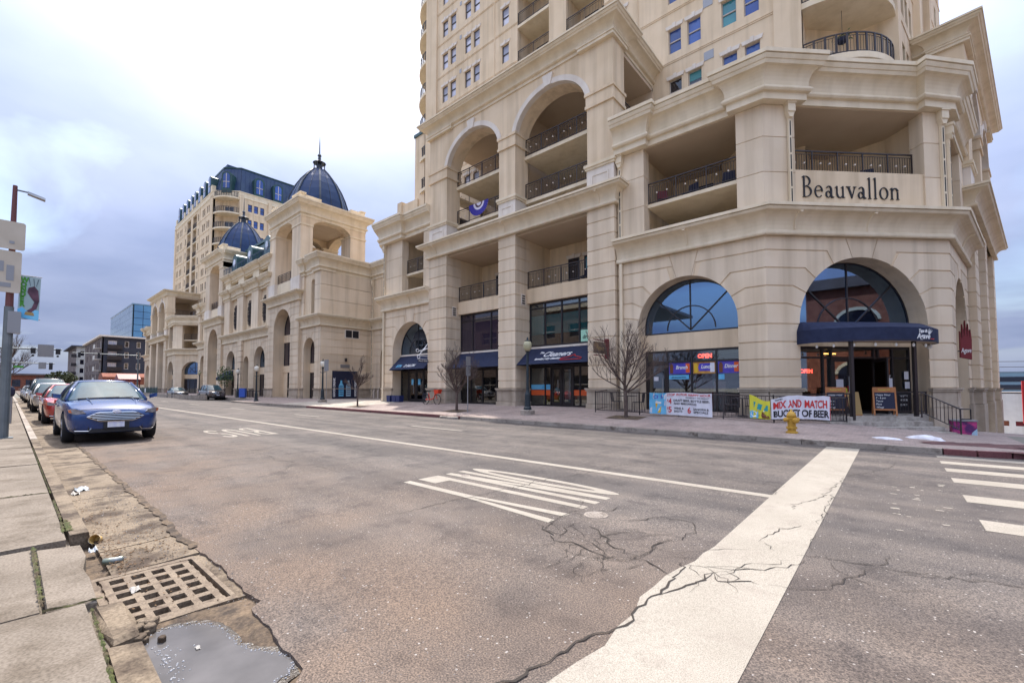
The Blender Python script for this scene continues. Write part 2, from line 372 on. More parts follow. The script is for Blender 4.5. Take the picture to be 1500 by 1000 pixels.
def walkmat():
    m = stained('brick paver walk', (.325,.265,.24), (.385,.325,.295), (.225,.185,.17), .5, (.45,.7), 30, .3); t = m.node_tree; b = t.nodes['Principled BSDF']; src = b.inputs['Base Color'].links[0].from_socket
    co = t.nodes.new('ShaderNodeTexCoord'); br = t.nodes.new('ShaderNodeTexBrick'); br.inputs['Scale'].default_value = 1; br.inputs['Brick Width'].default_value = .22; br.inputs['Row Height'].default_value = .11; br.inputs['Mortar Size'].default_value = .007
    br.inputs['Color1'].default_value = (.92,.88,.87,1); br.inputs['Color2'].default_value = (1.08,1.02,1.0,1); br.inputs['Mortar'].default_value = (.7,.7,.7,1)
    t.links.new(co.outputs['Object'], br.inputs['Vector'])
    y = t.nodes.new('ShaderNodeMix'); y.data_type = 'RGBA'; y.blend_type = 'MULTIPLY'; y.inputs['Factor'].default_value = 1; t.links.new(src, y.inputs['A']); t.links.new(br.outputs['Color'], y.inputs['B'])
    t.links.new(y.outputs['Result'], b.inputs['Base Color']); return m
M['walk'] = walkmat()

def sheet(name, xs, ys, fz, m, keep=None, parent=None):
    mb = MB(); nx = len(xs)
    pts = [(x, y, fz(x, y)) for y in ys for x in xs]; fs = []
    for j in range(len(ys)-1):
        for i in range(nx-1):
            if keep is None or keep((xs[i]+xs[i+1])/2, (ys[j]+ys[j+1])/2): fs.append((j*nx+i, j*nx+i+1, (j+1)*nx+i+1, (j+1)*nx+i))
    mb.add(pts, fs)
    return struct(name, mb, m, parent, smooth=True)
def rng(a, b, s):
    n = max(1, round((b-a)/s)); return [a+(b-a)*i/n for i in range(n+1)]
def lowland(x, y):
    z = road_z(max(x, -170))-.14
    if x > -6:
        k = min(1, (x+6)/9.0)
        if y > 24: z -= k*min((y-24)*.085, 9.0)
    return z
sheet('ground', [-9000,-3000,-900,-400,-170,-90,-50,-20,-6,-2,2,6,12,30,80,300,1200,9000], [-9000,-2000,-500,-100,-30,0,1,8,15,20,24,30,40,55,75,100,130,200,500,2000,9000], lowland, 'earth')
# carriageway; its near edge is ragged where it meets the gutter pan
rr = random.Random(3)
def edge_y(x):
    b = 1.29
    if -6.3 < x < -5.4: b = 1.29-.06*math.sin((x+6.3)/.9*math.pi)
    if x > -3.6: b = 1.20-.03*(x+3.6)
    return b + .012*math.sin(x*5.1)+.008*math.sin(x*13.7+1)+.006*math.sin(x*31)
exs = rng(-600,-60,30)[:-1]+rng(-60,-20,1)[:-1]+rng(-20,0,.07)[:-1]+rng(0,3,.5)[:-1]+[3,8,20,60,300]
def rz(x, y): return road_z(max(x,-170)) - .0012*abs(y-8) + .0
mb = MB(); rows = []
ys_ = [None, 1.6, 3, 6, 8, 10, 13, 15.02]
pts = []; nx = len(exs)
for y in ys_:
    for x in exs:
        yy = edge_y(x) if y is None else y
        if x > -2.6 and y is None: yy = 1.17-.9*(x+2.6) if x < 1 else -12
        if y == 1.6 and x > 1: yy = -6
        pts.append((x, yy, rz(x, yy)))
fs = [(j*nx+i, j*nx+i+1, (j+1)*nx+i+1, (j+1)*nx+i) for j in range(len(ys_)-1) for i in range(nx-1)]
# a little thickness along the broken edge
e0 = len(pts); pts += [(x, (edge_y(x) if x <= -2.6 else (1.17-.9*(x+2.6) if x < 1 else -12)), rz(x,1)-.06) for x in exs]
fs += [(i, e0+i, e0+i+1, i+1) for i in range(nx-1)]
road = struct('road', MB().add(pts, fs), 'asphalt', smooth=False)
def rsurf(x, y): return rz(x, y)
def flat(poly, name, m, dz=.004):
    return struct(name, MB().add([(x, y, rsurf(x, y)+dz) for x, y in poly], [tuple(range(len(poly)))]), m, road)
def strip(x0, x1, y0, y1, name, m, step=3.0, dz=.004):
    xs = rng(x0, x1, step); mb = MB()
    mb.add([(x, y, rsurf(x, y)+dz) for x in xs for y in (y0, y1)], [(2*i, 2*i+2, 2*i+3, 2*i+1) for i in range(len(xs)-1)])
    return struct(name, mb, m, road)
strip(-150, -1.40, 7.36, 7.56, 'lane_line', 'paint')
for k in range(9): strip(-12.0-11.3*k-3.1, -12.0-11.3*k, 10.95, 11.1, 'lane_dash', 'paint')
# stop line: two butting coats, ragged near edge
sx = [(-1.44,1.4)]
L_ = [(-1.46+.05*math.sin(y*3.1)+.02*math.sin(y*11) if y < 4.6 else -1.40, y) for y in rng(1.25, 14.9, .25)]
R_ = [(-.68, y) for y in rng(1.25, 14.9, .25)]
mb = MB(); n_ = len(L_)
mb.add([(x, y, rsurf(x, y)+.004) for x, y in L_]+[(x, y, rsurf(x, y)+.004) for x, y in R_], [(i, n_+i, n_+i+1, i+1) for i in range(n_-1)])
struct('stop_line', mb, 'paint', road)
for y, h in ((14.47,.40),(13.40,.46),(12.23,.48),(10.92,.52),(9.21,.55),(7.55,.55)):
    strip(.76, 4.6, y-h*.5, y+h*.5, 'crossing_bar', 'paint')
rr = random.Random(11)
for k in range(20):     # remains of an older crossing line
    x = rr.uniform(-.1, .55); y = rr.uniform(6.6, 10.2); w_ = rr.uniform(.02,.09); h = rr.uniform(.03,.09)
    flat([(x,y),(x+w_,y+.01),(x+w_*.8,y+h),(x-.02,y+h*.8)], 'paint_flake', 'paint')
# lettering for the bus lane, read by drivers heading right: letter-up is +x, letter-right is -y
def glyph(name, polys, x0, y0, sx, sy):
    mb = MB()
    for p in polys: mb.add([(x0+v*sx, y0-u*sy, rsurf(x0+v*sx, y0-u*sy)+.004) for u, v in p], [tuple(range(len(p)))])
    struct(name, mb, 'paint', road)
def ring(cx, cy, a, b, ta, tb, t0=0, t1=360, n=28):
    out = []
    for i in range(n):
        q0, q1 = R(t0+(t1-t0)*i/n), R(t0+(t1-t0)*(i+1)/n)
        out.append([(cx+a*math.cos(q0),cy+b*math.sin(q0)),(cx+a*math.cos(q1),cy+b*math.sin(q1)),(cx+(a-ta)*math.cos(q1),cy+(b-tb)*math.sin(q1)),(cx+(a-ta)*math.cos(q0),cy+(b-tb)*math.sin(q0))])
    return out
G = {'O': ring(.5,.5,.5,.5,.31,.13),
     'N': [[(0,0),(.31,0),(.31,1),(0,1)],[(.69,0),(1,0),(1,1),(.69,1)],[(.31,1),(.31,.62),(.69,0),(.69,.38)]],
     'L': [[(0,0),(.32,0),(.32,1),(0,1)],[(.32,0),(1,0),(1,.15),(.32,.15)]],
     'Y': [[(.34,0),(.66,0),(.66,.46),(.34,.46)],[(.34,.46),(.52,.46),(.29,1),(-.02,1)],[(.5,.46),(.66,.46),(1.02,1),(.71,1)]],
     'B': [[(0,0),(.31,0),(.31,1),(0,1)]]+ring(.45,.755,.5,.245,.22,.11,-90,90,10)+ring(.45,.27,.55,.27,.22,.11,-90,90,10)+[[(.24,0),(.46,0),(.46,.11),(.24,.11)],[(.24,.455),(.46,.455),(.46,.55),(.24,.55)],[(.24,.89),(.46,.89),(.46,1),(.24,1)]],
     'U': [[(0,.3),(.24,.3),(.24,1),(0,1)],[(.76,.3),(1,.3),(1,1),(.76,1)]]+ring(.5,.3,.5,.3,.24,.12,180,360,14),
     'S': ring(.5,.74,.5,.26,.23,.11,20,270,16)+ring(.5,.26,.5,.26,.23,.11,-160,90,16)}
for ch, y in (('O',6.28),('N',5.80),('L',5.18),('Y',4.72)): glyph('painted_letter', G[ch], -6.27, y, 3.14, .45)
for ch, y in (('B',6.12),('U',5.56),('S',5.0)): glyph('painted_letter', G[ch], -18.9, y, 3.05, .44)
# manhole and valve covers
for x, y, r in ((-2.86,4.91,.15),(-5.9,5.5,.09)):
    mb = MB(); mb.lathe([(r,rsurf(x,y)-.02),(r,rsurf(x,y)+.006),(r*.86,rsurf(x,y)+.006),(r*.84,rsurf(x,y)+.001),(.0,rsurf(x,y)+.001)], x, y, 20)
    for k in range(-3, 4):
        h = math.sqrt(max(.01, .75-(k/4)**2))*r*.9
        mb.box(x+k*r*.22-.006, x+k*r*.22+.006, y-h, y+h, rsurf(x,y), rsurf(x,y)+.006)
    struct('manhole_cover', mb, 'kerb', road)
CR=[[(-4.87,3.08),(-4.74,3.48),(-4.77,4.13),(-4.68,4.47),(-4.66,5.15),(-4.60,5.62),(-4.59,6.21),(-4.43,6.74),(-4.37,7.22),(-4.28,8.38),(-4.03,9.05),(-3.68,10.63),(-3.53,11.05)],
[(-3.23,4.16),(-2.97,4.00),(-2.71,3.82),(-2.46,3.86),(-2.22,3.79),(-2.07,3.77),(-1.90,3.83)],
[(-2.71,4.46),(-2.48,4.34),(-2.21,4.07),(-2.01,3.98),(-1.78,3.93),(-1.48,3.76)],
[(-1.84,3.99),(-1.83,4.21),(-1.88,4.37),(-1.81,4.61),(-1.72,4.78),(-1.69,5.07),(-1.82,5.38),(-2.00,5.40),(-2.25,5.33),(-2.41,4.92)],
[(-2.97,4.00),(-3.16,4.48),(-3.15,4.89),(-2.84,5.17),(-2.75,5.55)],
[(-2.74,3.87),(-2.86,4.28),(-2.83,4.55)],
[(-1.90,3.83),(-1.83,4.04),(-1.83,4.21)],
[(-1.51,4.13),(-1.44,3.92),(-1.43,3.63),(-1.43,3.14),(-1.43,2.72),(-1.53,2.45),(-1.55,2.24),(-1.57,2.12),(-1.60,1.96),(-1.64,1.83),(-1.66,1.65)],
[(-1.39,3.36),(-1.35,3.48),(-1.32,3.60),(-1.22,3.87),(-1.22,4.07),(-1.17,3.95),(-1.07,3.95),(-0.93,4.09),(-0.86,4.07)],
[(-1.47,4.07),(-1.30,4.13),(-1.09,4.26),(-0.89,4.43),(-0.75,4.62),(-0.66,4.92)],
[(-0.75,5.00),(-0.49,5.11),(-0.26,5.17),(-0.07,5.17),(0.36,5.31),(0.76,5.42)],
[(-0.81,4.11),(-0.65,4.17),(-0.53,4.24),(-0.41,4.37),(-0.39,4.49),(-0.17,5.07)],
[(-1.45,7.51),(-1.35,7.65),(-1.44,7.99),(-1.37,8.37)],
[(-1.04,6.84),(-1.08,7.12),(-0.95,7.43),(-0.84,7.78),(-0.80,8.20),(-0.75,8.79),(-0.69,9.25),(-0.69,9.93)],
[(-0.72,9.98),(-0.38,10.80),(-0.05,11.86),(0.02,12.69)],
[(-0.70,6.30),(-0.70,6.51),(-0.72,7.64),(-0.71,8.23)],
[(-11.51,1.58),(-11.71,2.14),(-11.50,2.67),(-11.63,3.32),(-11.76,3.91),(-11.00,4.02),(-10.15,3.89),(-9.56,4.07),(-9.58,4.65)],
[(-12.49,4.04),(-11.95,4.20),(-11.93,4.72),(-11.74,5.98)],
[(-9.51,4.00),(-8.66,3.38)],
[(-9.09,4.16),(-7.82,4.14)],
[(-1.04,5.19),(-0.97,5.09),(-0.91,5.00)],
[(-1.10,5.18),(-1.01,5.80),(-0.84,6.11)],
[(-1.07,3.95),(-1.03,4.10),(-1.15,4.17)],
[(-2.07,3.77),(-2.37,4.01),(-2.50,4.03),(-2.67,3.99)]]
rr = random.Random(5)
def crack(poly, w0):
    p = []
    for (x0,y0), (x1,y1) in zip(poly[:-1], poly[1:]):
        d = math.hypot(x1-x0, y1-y0); n = max(2, int(d/.07))
        for i in range(n):
            t = i/n; j = .022 if 0 < i else .008
            p.append((x0+(x1-x0)*t+rr.gauss(0,j), y0+(y1-y0)*t+rr.gauss(0,j)))
    p.append(poly[-1]); mb = MB(); n = len(p); vs = []
    for i, (x, y) in enumerate(p):
        a, b = p[max(0,i-1)], p[min(n-1,i+1)]; d = math.hypot(b[0]-a[0], b[1]-a[1]) or 1; nx, ny = -(b[1]-a[1])/d, (b[0]-a[0])/d
        w_ = w0*rr.uniform(.35,1.2)*(min(1, (i+1)/4, (n-i)/4))
        vs += [(x+nx*w_, y+ny*w_, rsurf(x,y)+.008), (x-nx*w_, y-ny*w_, rsurf(x,y)+.008)]
    mb.add(vs, [(2*i, 2*i+1, 2*i+3, 2*i+2) for i in range(n-1)])
    struct('crack', mb, 'crack', road)
for i, c in enumerate(CR): crack(c, .0095 if i == 7 else .0085 if i in (1,2,3,8) else .0055)
for k in range(46):      # side shoots
    c = CR[rr.choice([0,1,1,2,2,3,3,4,4,6,8,9,10,16,23])]; x, y = rr.choice(c[1:-1]); a = rr.uniform(0, 6.28); q = [(x,y)]
    for s in range(rr.randint(2,4)): a += rr.gauss(0,.5); q.append((q[-1][0]+.25*math.cos(a), q[-1][1]+.25*math.sin(a)))
    crack(q, .0038)

# near gutter, kerb and pavement
def nz(x): return road_z(x)
JX = [-60,-48,-40,-34,-28.5,-24,-20,-16.1,-12.2,-8.85,-5.93,-5.14]
gut = struct('gutter', MB().box(-600,-60,.62,1.32,.15,.25), 'gutter')
for a, b in zip(JX[:-1], JX[1:]):
    g = .012; xs = rng(a+g, b-g, .5); mb = MB(); vs = []
    for x in xs:
        for y, dz in ((.64,-.035),(.95,-.028),(1.34,-.012)): vs.append((x, y, nz(x)+dz))
    for x in (xs[0], xs[-1]): pass
    fs = [(3*i+j, 3*i+3+j, 3*i+4+j, 3*i+1+j) for i in range(len(xs)-1) for j in (0,1)]
    mb.add(vs, fs); n = len(xs); mb.add([(xs[0],.64,nz(a)-.12),(xs[0],.95,nz(a)-.12),(xs[0],1.34,nz(a)-.12),(xs[0],.64,nz(a)-.035),(xs[0],.95,nz(a)-.028),(xs[0],1.34,nz(a)-.012)], [(0,1,4,3),(1,2,5,4)])
    mb.add([(xs[-1],.64,nz(b)-.12),(xs[-1],.95,nz(b)-.12),(xs[-1],1.34,nz(b)-.12),(xs[-1],.64,nz(b)-.035),(xs[-1],.95,nz(b)-.028),(xs[-1],1.34,nz(b)-.012)], [(1,0,3,4),(2,1,4,5)])
    struct('gutter_slab', mb, 'gutter', gut)
# dirt packed in the joints and the broken strip along the asphalt
def dirt_patch(name, x0, x1, y0, y1, z, m, n=26, seed=1, fr=.25):
    r_ = random.Random(seed); cx, cy = (x0+x1)/2, (y0+y1)/2; P = []
    for k in range(n):
        a = 2*math.pi*k/n; q = 1-fr*r_.random(); P.append((cx+(x1-x0)/2*q*math.cos(a), cy+(y1-y0)/2*q*math.sin(a), z+r_.uniform(-.001,.002)))
    return struct(name, MB().add([(cx,cy,z+.006)]+P, [(0,1+k,1+(k+1)%n) for k in range(n)]), m, gut)
struct('joint_dirt', MB().box(-60,-2.4,.45,1.36,-.14,-.06), 'dirt', gut).location = (0,0,0)
mb = MB(); xs = rng(-30,-5.3,.035)
vs = []
for x in xs:
    e = edge_y(x); wv = .018+.02*abs(math.sin(x*3.3))+.008*math.sin(x*23)+.006*rr.random()
    vs += [(x, e-wv, nz(x)-.004), (x, e+.03, nz(x)+.006)]
mb.add(vs, [(2*i, 2*i+2, 2*i+3, 2*i+1) for i in range(len(xs)-1)]); struct('joint_dirt', mb, 'dirt', gut)
# eastern end of the gutter: broken up and silted round the grate
mb = MB(); xs = rng(-3.86,-2.3,.08); ysg = rng(.60,1.30,.07); r_ = random.Random(8)
nx = len(xs); mb.add([(x, y, -.022+.012*math.sin(x*6)*math.sin(y*9)+r_.uniform(-.006,.006)-(.02 if (x+3.05)**2/.55+(y-.85)**2/.09 < 1 else 0)) for y in ysg for x in xs], [(j*nx+i, j*nx+i+1, (j+1)*nx+i+1, (j+1)*nx+i) for j in range(len(ysg)-1) for i in range(nx-1)])
struct('silt', mb, 'dirt', gut, smooth=True)
mb = MB(); mb.box(-5.13,-3.86,1.22,1.33,-.1,-.012).box(-5.13,-3.86,.40,.50,-.12,-.02); struct('gutter_slab', mb, 'gutter', gut)
# kerb stones
KX = [-60,-50,-42,-34,-28,-23,-18.6,-15.4,-12.2,-9.05,-6.35]
kerb = struct('kerb', MB().box(-600,-60,.44,.62,.2,.40), 'kerb')
for a, b in zip(KX[:-1], KX[1:]):
    za, zb_ = nz(a)+.085, nz(b)+.085; g = .012
    mb = MB().add([(a+g,.46,za-.2),(b-g,.46,zb_-.2),(b-g,.635,zb_-.2),(a+g,.635,za-.2),(a+g,.46,za),(b-g,.46,zb_),(b-g,.600,zb_),(a+g,.600,za)], [(0,1,5,4),(1,2,6,5),(2,3,7,6),(3,0,4,7),(4,5,6,7)])
    struct('kerb_stone', mb, 'kerb' if a < -20 else 'gutter', kerb)
def lump(poly, z0, z1, ch=.03):
    n = len(poly); cx = sum(p[0] for p in poly)/n; cy = sum(p[1] for p in poly)/n
    mb = MB(); ins = [(x+(cx-x)*ch/max(.05,math.hypot(cx-x,cy-y)), y+(cy-y)*ch/max(.05,math.hypot(cx-x,cy-y))) for x, y in poly]
    mb.add([(x,y,z0) for x,y in poly]+[(x,y,z1-ch*.6) for x,y in poly]+[(x,y,z1) for x,y in ins], [tuple(range(2*n,3*n))]+[(i,(i+1)%n,n+(i+1)%n,n+i) for i in range(n)]+[(n+i,n+(i+1)%n,2*n+(i+1)%n,2*n+i) for i in range(n)])
    return mb
struct('inlet_stone', lump([(-6.12,.22),(-4.42,.22),(-4.36,.47),(-4.9,.485),(-5.25,.47),(-5.6,.52),(-6.02,.51)], -.15, .085), 'concrete', kerb)
struct('kerb_stone', lump([(-4.34,.45),(-3.9,.44),(-3.62,.47),(-3.66,.60),(-3.95,.62),(-4.30,.60)], -.15, .06, .04), 'gutter', kerb)
struct('kerb_stone', lump([(-3.56,.43),(-1.9,.40),(-1.9,.56),(-3.50,.585)], -.15, .075, .03), 'gutter', kerb)
for k in range(9):
    x = -3.95+.045*k+rr.uniform(-.02,.02); y = .62+rr.uniform(-.02,.10); s = rr.uniform(.02,.05)
    struct('rubble', lump([(x+s*math.cos(a)*rr.uniform(.7,1.2), y+s*math.sin(a)*rr.uniform(.7,1.2)) for a in [q*1.047 for q in range(6)]], -.05, s*.9-.01, .01), 'gutter', kerb)
# pavement slabs on the near side
SXs = [-60,-52,-45,-39,-33.5,-28.5,-24,-20,-16.2,-12.6,-9.12,-6.2]
pave = struct('pavement', MB().box(-600,-60,-7,.43,.2,.38).box(-6.12,-4.36,-7,.19,-.2,.075).box(-60,-1.9,-7,.46,-.3,.02), 'concrete')
for a, b in zip(SXs[:-1], SXs[1:]):
    for y0, y1 in ((-1.62,.425),(-4.2,-1.64)):
        g = .012; za, zb_ = nz(a)+.082+rr.uniform(-.006,.006), nz(b)+.082+rr.uniform(-.006,.006)
        mb = MB().add([(a+g,y0,za-.1),(b-g,y0,zb_-.1),(b-g,y1,zb_-.1),(a+g,y1,za-.1),(a+g,y0,za),(b-g,y0,zb_),(b-g,y1,zb_),(a+g,y1,za)], [(0,1,5,4),(1,2,6,5),(2,3,7,6),(3,0,4,7),(4,5,6,7)])
        struct('paving_slab', mb, 'concrete', pave)
for a, b in ((-6.17,-4.40),(-4.37,-1.9)):
    y1 = .19 if a < -5 else .405
    struct('paving_slab', MB().box(a+.01,b-.012,-1.62,y1,-.2,.083), 'concrete', pave)
# moss in the seams
def moss_line(pts, w_, z, seed):
    r_ = random.Random(seed); mb = MB(); vs = []; P = []
    for (x0,y0),(x1,y1) in zip(pts[:-1], pts[1:]):
        n = max(2, int(math.hypot(x1-x0,y1-y0)/.025)); P += [(x0+(x1-x0)*i/n, y0+(y1-y0)*i/n) for i in range(n)]
    P.append(pts[-1]); n = len(P)
    for i,(x,y) in enumerate(P):
        a,b = P[max(0,i-1)],P[min(n-1,i+1)]; d = math.hypot(b[0]-a[0],b[1]-a[1]) or 1; q = w_*r_.uniform(.1,.55)
        vs += [(x-(b[1]-a[1])/d*q, y+(b[0]-a[0])/d*q, z(x)),(x, y, z(x)+.012*r_.random()+.004),(x+(b[1]-a[1])/d*q*.8, y-(b[0]-a[0])/d*q*.8, z(x))]
    mb.add(vs, [f for i in range(n-1) for f in ((3*i,3*i+3,3*i+4,3*i+1),(3*i+1,3*i+4,3*i+5,3*i+2))])
    return struct('moss', mb, 'moss', pave)
zt_ = lambda x: nz(x)+.086
moss_line([(-16,.44),(-12,.44),(-9,.44)], .022, zt_, 1); moss_line([(-8.4,.44),(-7.2,.44),(-6.5,.42)], .035, zt_, 2); moss_line([(-7.1,.47),(-6.55,.47)], .07, lambda x: nz(x)+.088, 3)
moss_line([(-6.14,.2),(-5.4,.2),(-4.45,.2)], .045, zt_, 4); moss_line([(-4.4,.2),(-4.38,.34),(-4.38,.5)], .03, lambda x: .084, 5); moss_line([(-4.2,.425),(-3.6,.42),(-2.6,.39)], .03, lambda x: .083, 6)
moss_line([(-9.1,.42),(-9.12,.1),(-9.12,-.3)], .012, zt_, 7)
# storm drain
drain = T('storm_drain', 'rusty cast iron storm drain grate with square slots in the near gutter', 'drain grate', (-4.5,.85,0))
d0 = (-5.12,-3.90,.52,1.215)
fr = MB().box(-5.13,-5.06,.50,1.22,-.14,-.008).box(-3.93,-3.86,.50,1.22,-.14,-.008).box(-5.06,-3.93,.495,.53,-.14,-.008).box(-5.06,-3.93,1.19,1.222,-.14,-.008)
drain.part('frame', fr, 'cast_iron')
drain.part('pit', MB().box(-5.14,-3.85,.49,1.23,-.66,-.6).box(-5.15,-5.12,.49,1.23,-.6,-.14).box(-3.87,-3.84,.49,1.23,-.6,-.14).box(-5.12,-3.87,.48,.50,-.6,-.14).box(-5.12,-3.87,1.22,1.24,-.6,-.14), 'pit')
gx0, gx1, gy0, gy1 = -5.03, -3.955, .58, 1.13
cols_, rows_ = 6, 4
mb = MB(); wx = (gx1-gx0)/cols_; wy = (gy1-gy0)/rows_
for k in range(cols_+1):
    x = gx0+wx*k; mb.box(x-.035, x+.035, gy0-.03, gy1+.03, -.075, -.012)
for k in range(rows_+1):
    y = gy0+wy*k
    for j in range(cols_): mb.box(gx0+wx*j+.035, gx0+wx*(j+1)-.035, y-.024, y+.024, -.07, -.0125)
drain.part('grate', mb, 'cast_iron')
drain.part('loose_bar', MB().box(-5.02,-3.96,.535,.56,-.09,-.03), 'cast_iron')
# puddle
pz = -.019
P = [(-3.72,.62),(-3.74,.74),(-3.70,.86),(-3.60,.96),(-3.42,1.02),(-3.22,1.01),(-3.08,1.03),(-2.95,1.12),(-2.84,1.16),(-2.74,1.17),(-2.66,1.12),(-2.60,1.0),(-2.5,.9),(-2.45,.75),(-2.55,.62),(-2.9,.585),(-3.3,.60),(-3.5,.585)]
P2 = []
for i in range(len(P)):
    a, b = P[i], P[(i+1) % len(P)]
    for k in range(4): P2.append((a[0]+(b[0]-a[0])*k/4+rr.gauss(0,.008), a[1]+(b[1]-a[1])*k/4+rr.gauss(0,.008)))
M['water'] = mat('murky water', (.085,.078,.074), .12, (.13,.12,.115), 3, .05, 9, spec=.22)
pud = mono('puddle', MB().add([(x,y,pz) for x,y in P2], [tuple(range(len(P2)))]), 'water', 'grey meltwater puddle with a frothy rim in the gutter beside the storm drain', 'puddle'); pud['kind'] = 'structure'
M['wet'] = stained('wet silt', (.05,.036,.026), (.075,.055,.04), (.03,.022,.016), 3, (.4,.6), 50, .7, .35)
struct('damp_margin', MB().add([(x+(x+3.1)*.09+rr.gauss(0,.006), max(.60, y+(y-.85)*.22+rr.gauss(0,.006)), pz-.0025+.002*(k%2)) for k,(x,y) in enumerate(P2)], [tuple(range(len(P2)))]), 'wet', gut)
M['dead_leaf'] = mat('dead leaves', (.10,.055,.025), .9, (.17,.10,.05), 8)
lf = MB(); r_ = random.Random(77)
for k in range(620):
    x = -5.25-abs(r_.gauss(0,1.6)) if k % 3 else r_.uniform(-5.9,-3.9); y = .66+abs(r_.gauss(0,.10)) if k % 2 else r_.uniform(.62,1.2)
    if -5.1 < x < -3.9 and r_.random() < .6: continue
    s_ = r_.uniform(.006,.02); a = r_.uniform(0,6.28); z = (-.012 if -5.15 < x < -3.85 else -.026+nz(x)*1.0)+.006
    c_, d_ = math.cos(a)*s_, math.sin(a)*s_
    lf.add([(x+c_,y+d_,z+r_.uniform(0,.012)),(x-d_*.5,y+c_*.5,z+r_.uniform(0,.008)),(x-c_,y-d_,z+r_.uniform(0,.010)),(x+d_*.5,y-c_*.5,z)], [(0,1,2),(0,2,3)])
o = struct('leaf_litter', lf, 'dead_leaf', kind='stuff'); o['label'] = 'dead leaf crumbs washed along the gutter and round the drain'; o['category'] = 'leaf litter'
M['froth'] = mat('froth', (.20,.20,.21), .3, (.34,.34,.36), 90, .3, 90, spec=.8)
fb_ = MB()
for x, y in P2:
    for k in range(4):
        q = rr.uniform(.002,.0065); cx, cy = x+rr.gauss(0,.014), y+rr.gauss(0,.014)
        fb_.lathe([(q,pz),(q*.8,pz+q*.6),(.0005,pz+q*.8)], cx, cy, 6, caps=False)
for k in range(70):
    q = rr.uniform(.003,.008); cx, cy = -3.28+rr.gauss(0,.13), .64+abs(rr.gauss(0,.05)); fb_.lathe([(q,pz),(q*.8,pz+q*.6),(.0005,pz+q*.8)], cx, cy, 6, caps=False)
o = struct('froth', fb_, 'froth', smooth=True, kind='stuff'); o['label'] = 'bubbly froth along the puddle rim'; o['category'] = 'froth'
# grit scattered over gutter and lane
gm_ = MB()
for k in range(2600):
    x = -rr.uniform(1.8, 9.5); y = 1.0+abs(rr.gauss(0,.55)) if k % 3 else rr.uniform(.65,1.25)
    if -5.15 < x < -3.85 and y < 1.24 or x > -3.8 and y < 1.2: continue
    s = rr.uniform(.002,.007); z = (rsurf(x,y) if y > 1.3 else -.02+nz(x))
    if k % 25 == 0: s *= 2.2
    a = rr.uniform(0,3); c_, s_ = math.cos(a)*s, math.sin(a)*s
    gm_.add([(x+c_,y+s_,z),(x-s_,y+c_,z),(x-c_,y-s_,z),(x+s_,y-c_,z),(x,y,z+s*1.1)], [(0,1,4),(1,2,4),(2,3,4),(3,0,4)])
o = struct('grit', gm_, 'kerb', kind='stuff'); o['label'] = 'loose grit scattered over gutter and asphalt'; o['category'] = 'gravel'

# far side: kerb and paved walk
fx = rng(-600,-60,60)[:-1]+rng(-60,-12,3)[:-1]+rng(-12,4.4,.6)
fy = [15.17,15.8,16.5,17.3,18.4,19.4,20.2,21.0]+rng(22,40,1.5)
def corner_keep(x, y):
    if -104 < x < -50.2 and y < 17.3: return False
    if x > .9 and y < 18.4: return (x-.9)**2+(y-18.4)**2 < 3.4**2
    if y > 21.2 and x < -4.5: return -50 < x < -30 and y < 27 or -103 < x < -86 and y < 27
    return x < 4.3+ max(0,y-26)*.2
sheet('walkway', fx, fy, lambda x, y: walk_z(max(x,-170), y), 'walk', corner_keep)
fk = struct('far_kerb', MB().box(-600,-60,15.0,15.17,.3,.8), 'kerb')
KX2 = rng(-60,.9,2.9)
for a, b in zip(KX2[:-1], KX2[1:]):
    if b < -49: continue
    za, zb_ = road_z(a)+.135, road_z(b)+.135; g = .01
    mb = MB().add([(a+g,15.0,za-.3),(b-g,15.0,zb_-.3),(b-g,15.18,zb_-.3),(a+g,15.18,za-.3),(a+g,15.0,za),(b-g,15.0,zb_),(b-g,15.18,zb_),(a+g,15.18,za)], [(0,1,5,4),(1,2,6,5),(3,0,4,7),(4,5,6,7)])
    struct('kerb_stone', mb, 'kerb_red' if -36 < a < -18.5 or a > -.5 else 'kerb', fk)
sheet('parking_bay', rng(-104,-50,6), [15.02,16,17.34], lambda x, y: rz(x,15.02)+.003, 'asphalt')
for a, b in zip(rng(-104,-50.2,3)[:-1], rng(-104,-50.2,3)[1:]):
    struct('kerb_stone', MB().box(a+.01,b-.01,17.14,17.32,road_z(a)-.1,road_z(a)+.30), 'kerb', fk)
struct('kerb_stone', MB().box(-50.3,-50.12,15.0,17.3,.0,.335), 'kerb', fk)
for k in range(9):
    t0, t1 = R(-90+10*k+.3), R(-90+10*k+9.7); c0 = (.9,18.4)
    def cp(r_, t): return (c0[0]+r_*math.cos(t), c0[1]+r_*math.sin(t))
    a, b, c, d = cp(3.4,t0), cp(3.4,t1), cp(3.22,t1), cp(3.22,t0); h = .125
    mb = MB().add([(*a,-.3),(*b,-.3),(*c,-.3),(*d,-.3),(*a,h),(*b,h),(*c,h),(*d,h)], [(0,1,5,4),(1,2,6,5),(3,0,4,7),(4,5,6,7)])
    struct('kerb_stone', mb, 'kerb_red', fk)
M['tactile'] = stained('dark red tactile paving', (.12,.055,.055), (.16,.08,.075), (.08,.04,.04), 1.5)
for q in ((1.5,16.0),(2.25,16.75),(3.0,17.5)):
    x, y = q; z = walk_z(x,y)
    struct('tactile_slab', MB().add([(x-.3,y-.35,.05),(x+.42,y+.30,.03),(x-.25,y+1.15,z+.03),(x-1.0,y+.5,z+.05)], [(0,1,2,3)]), 'tactile', fk)
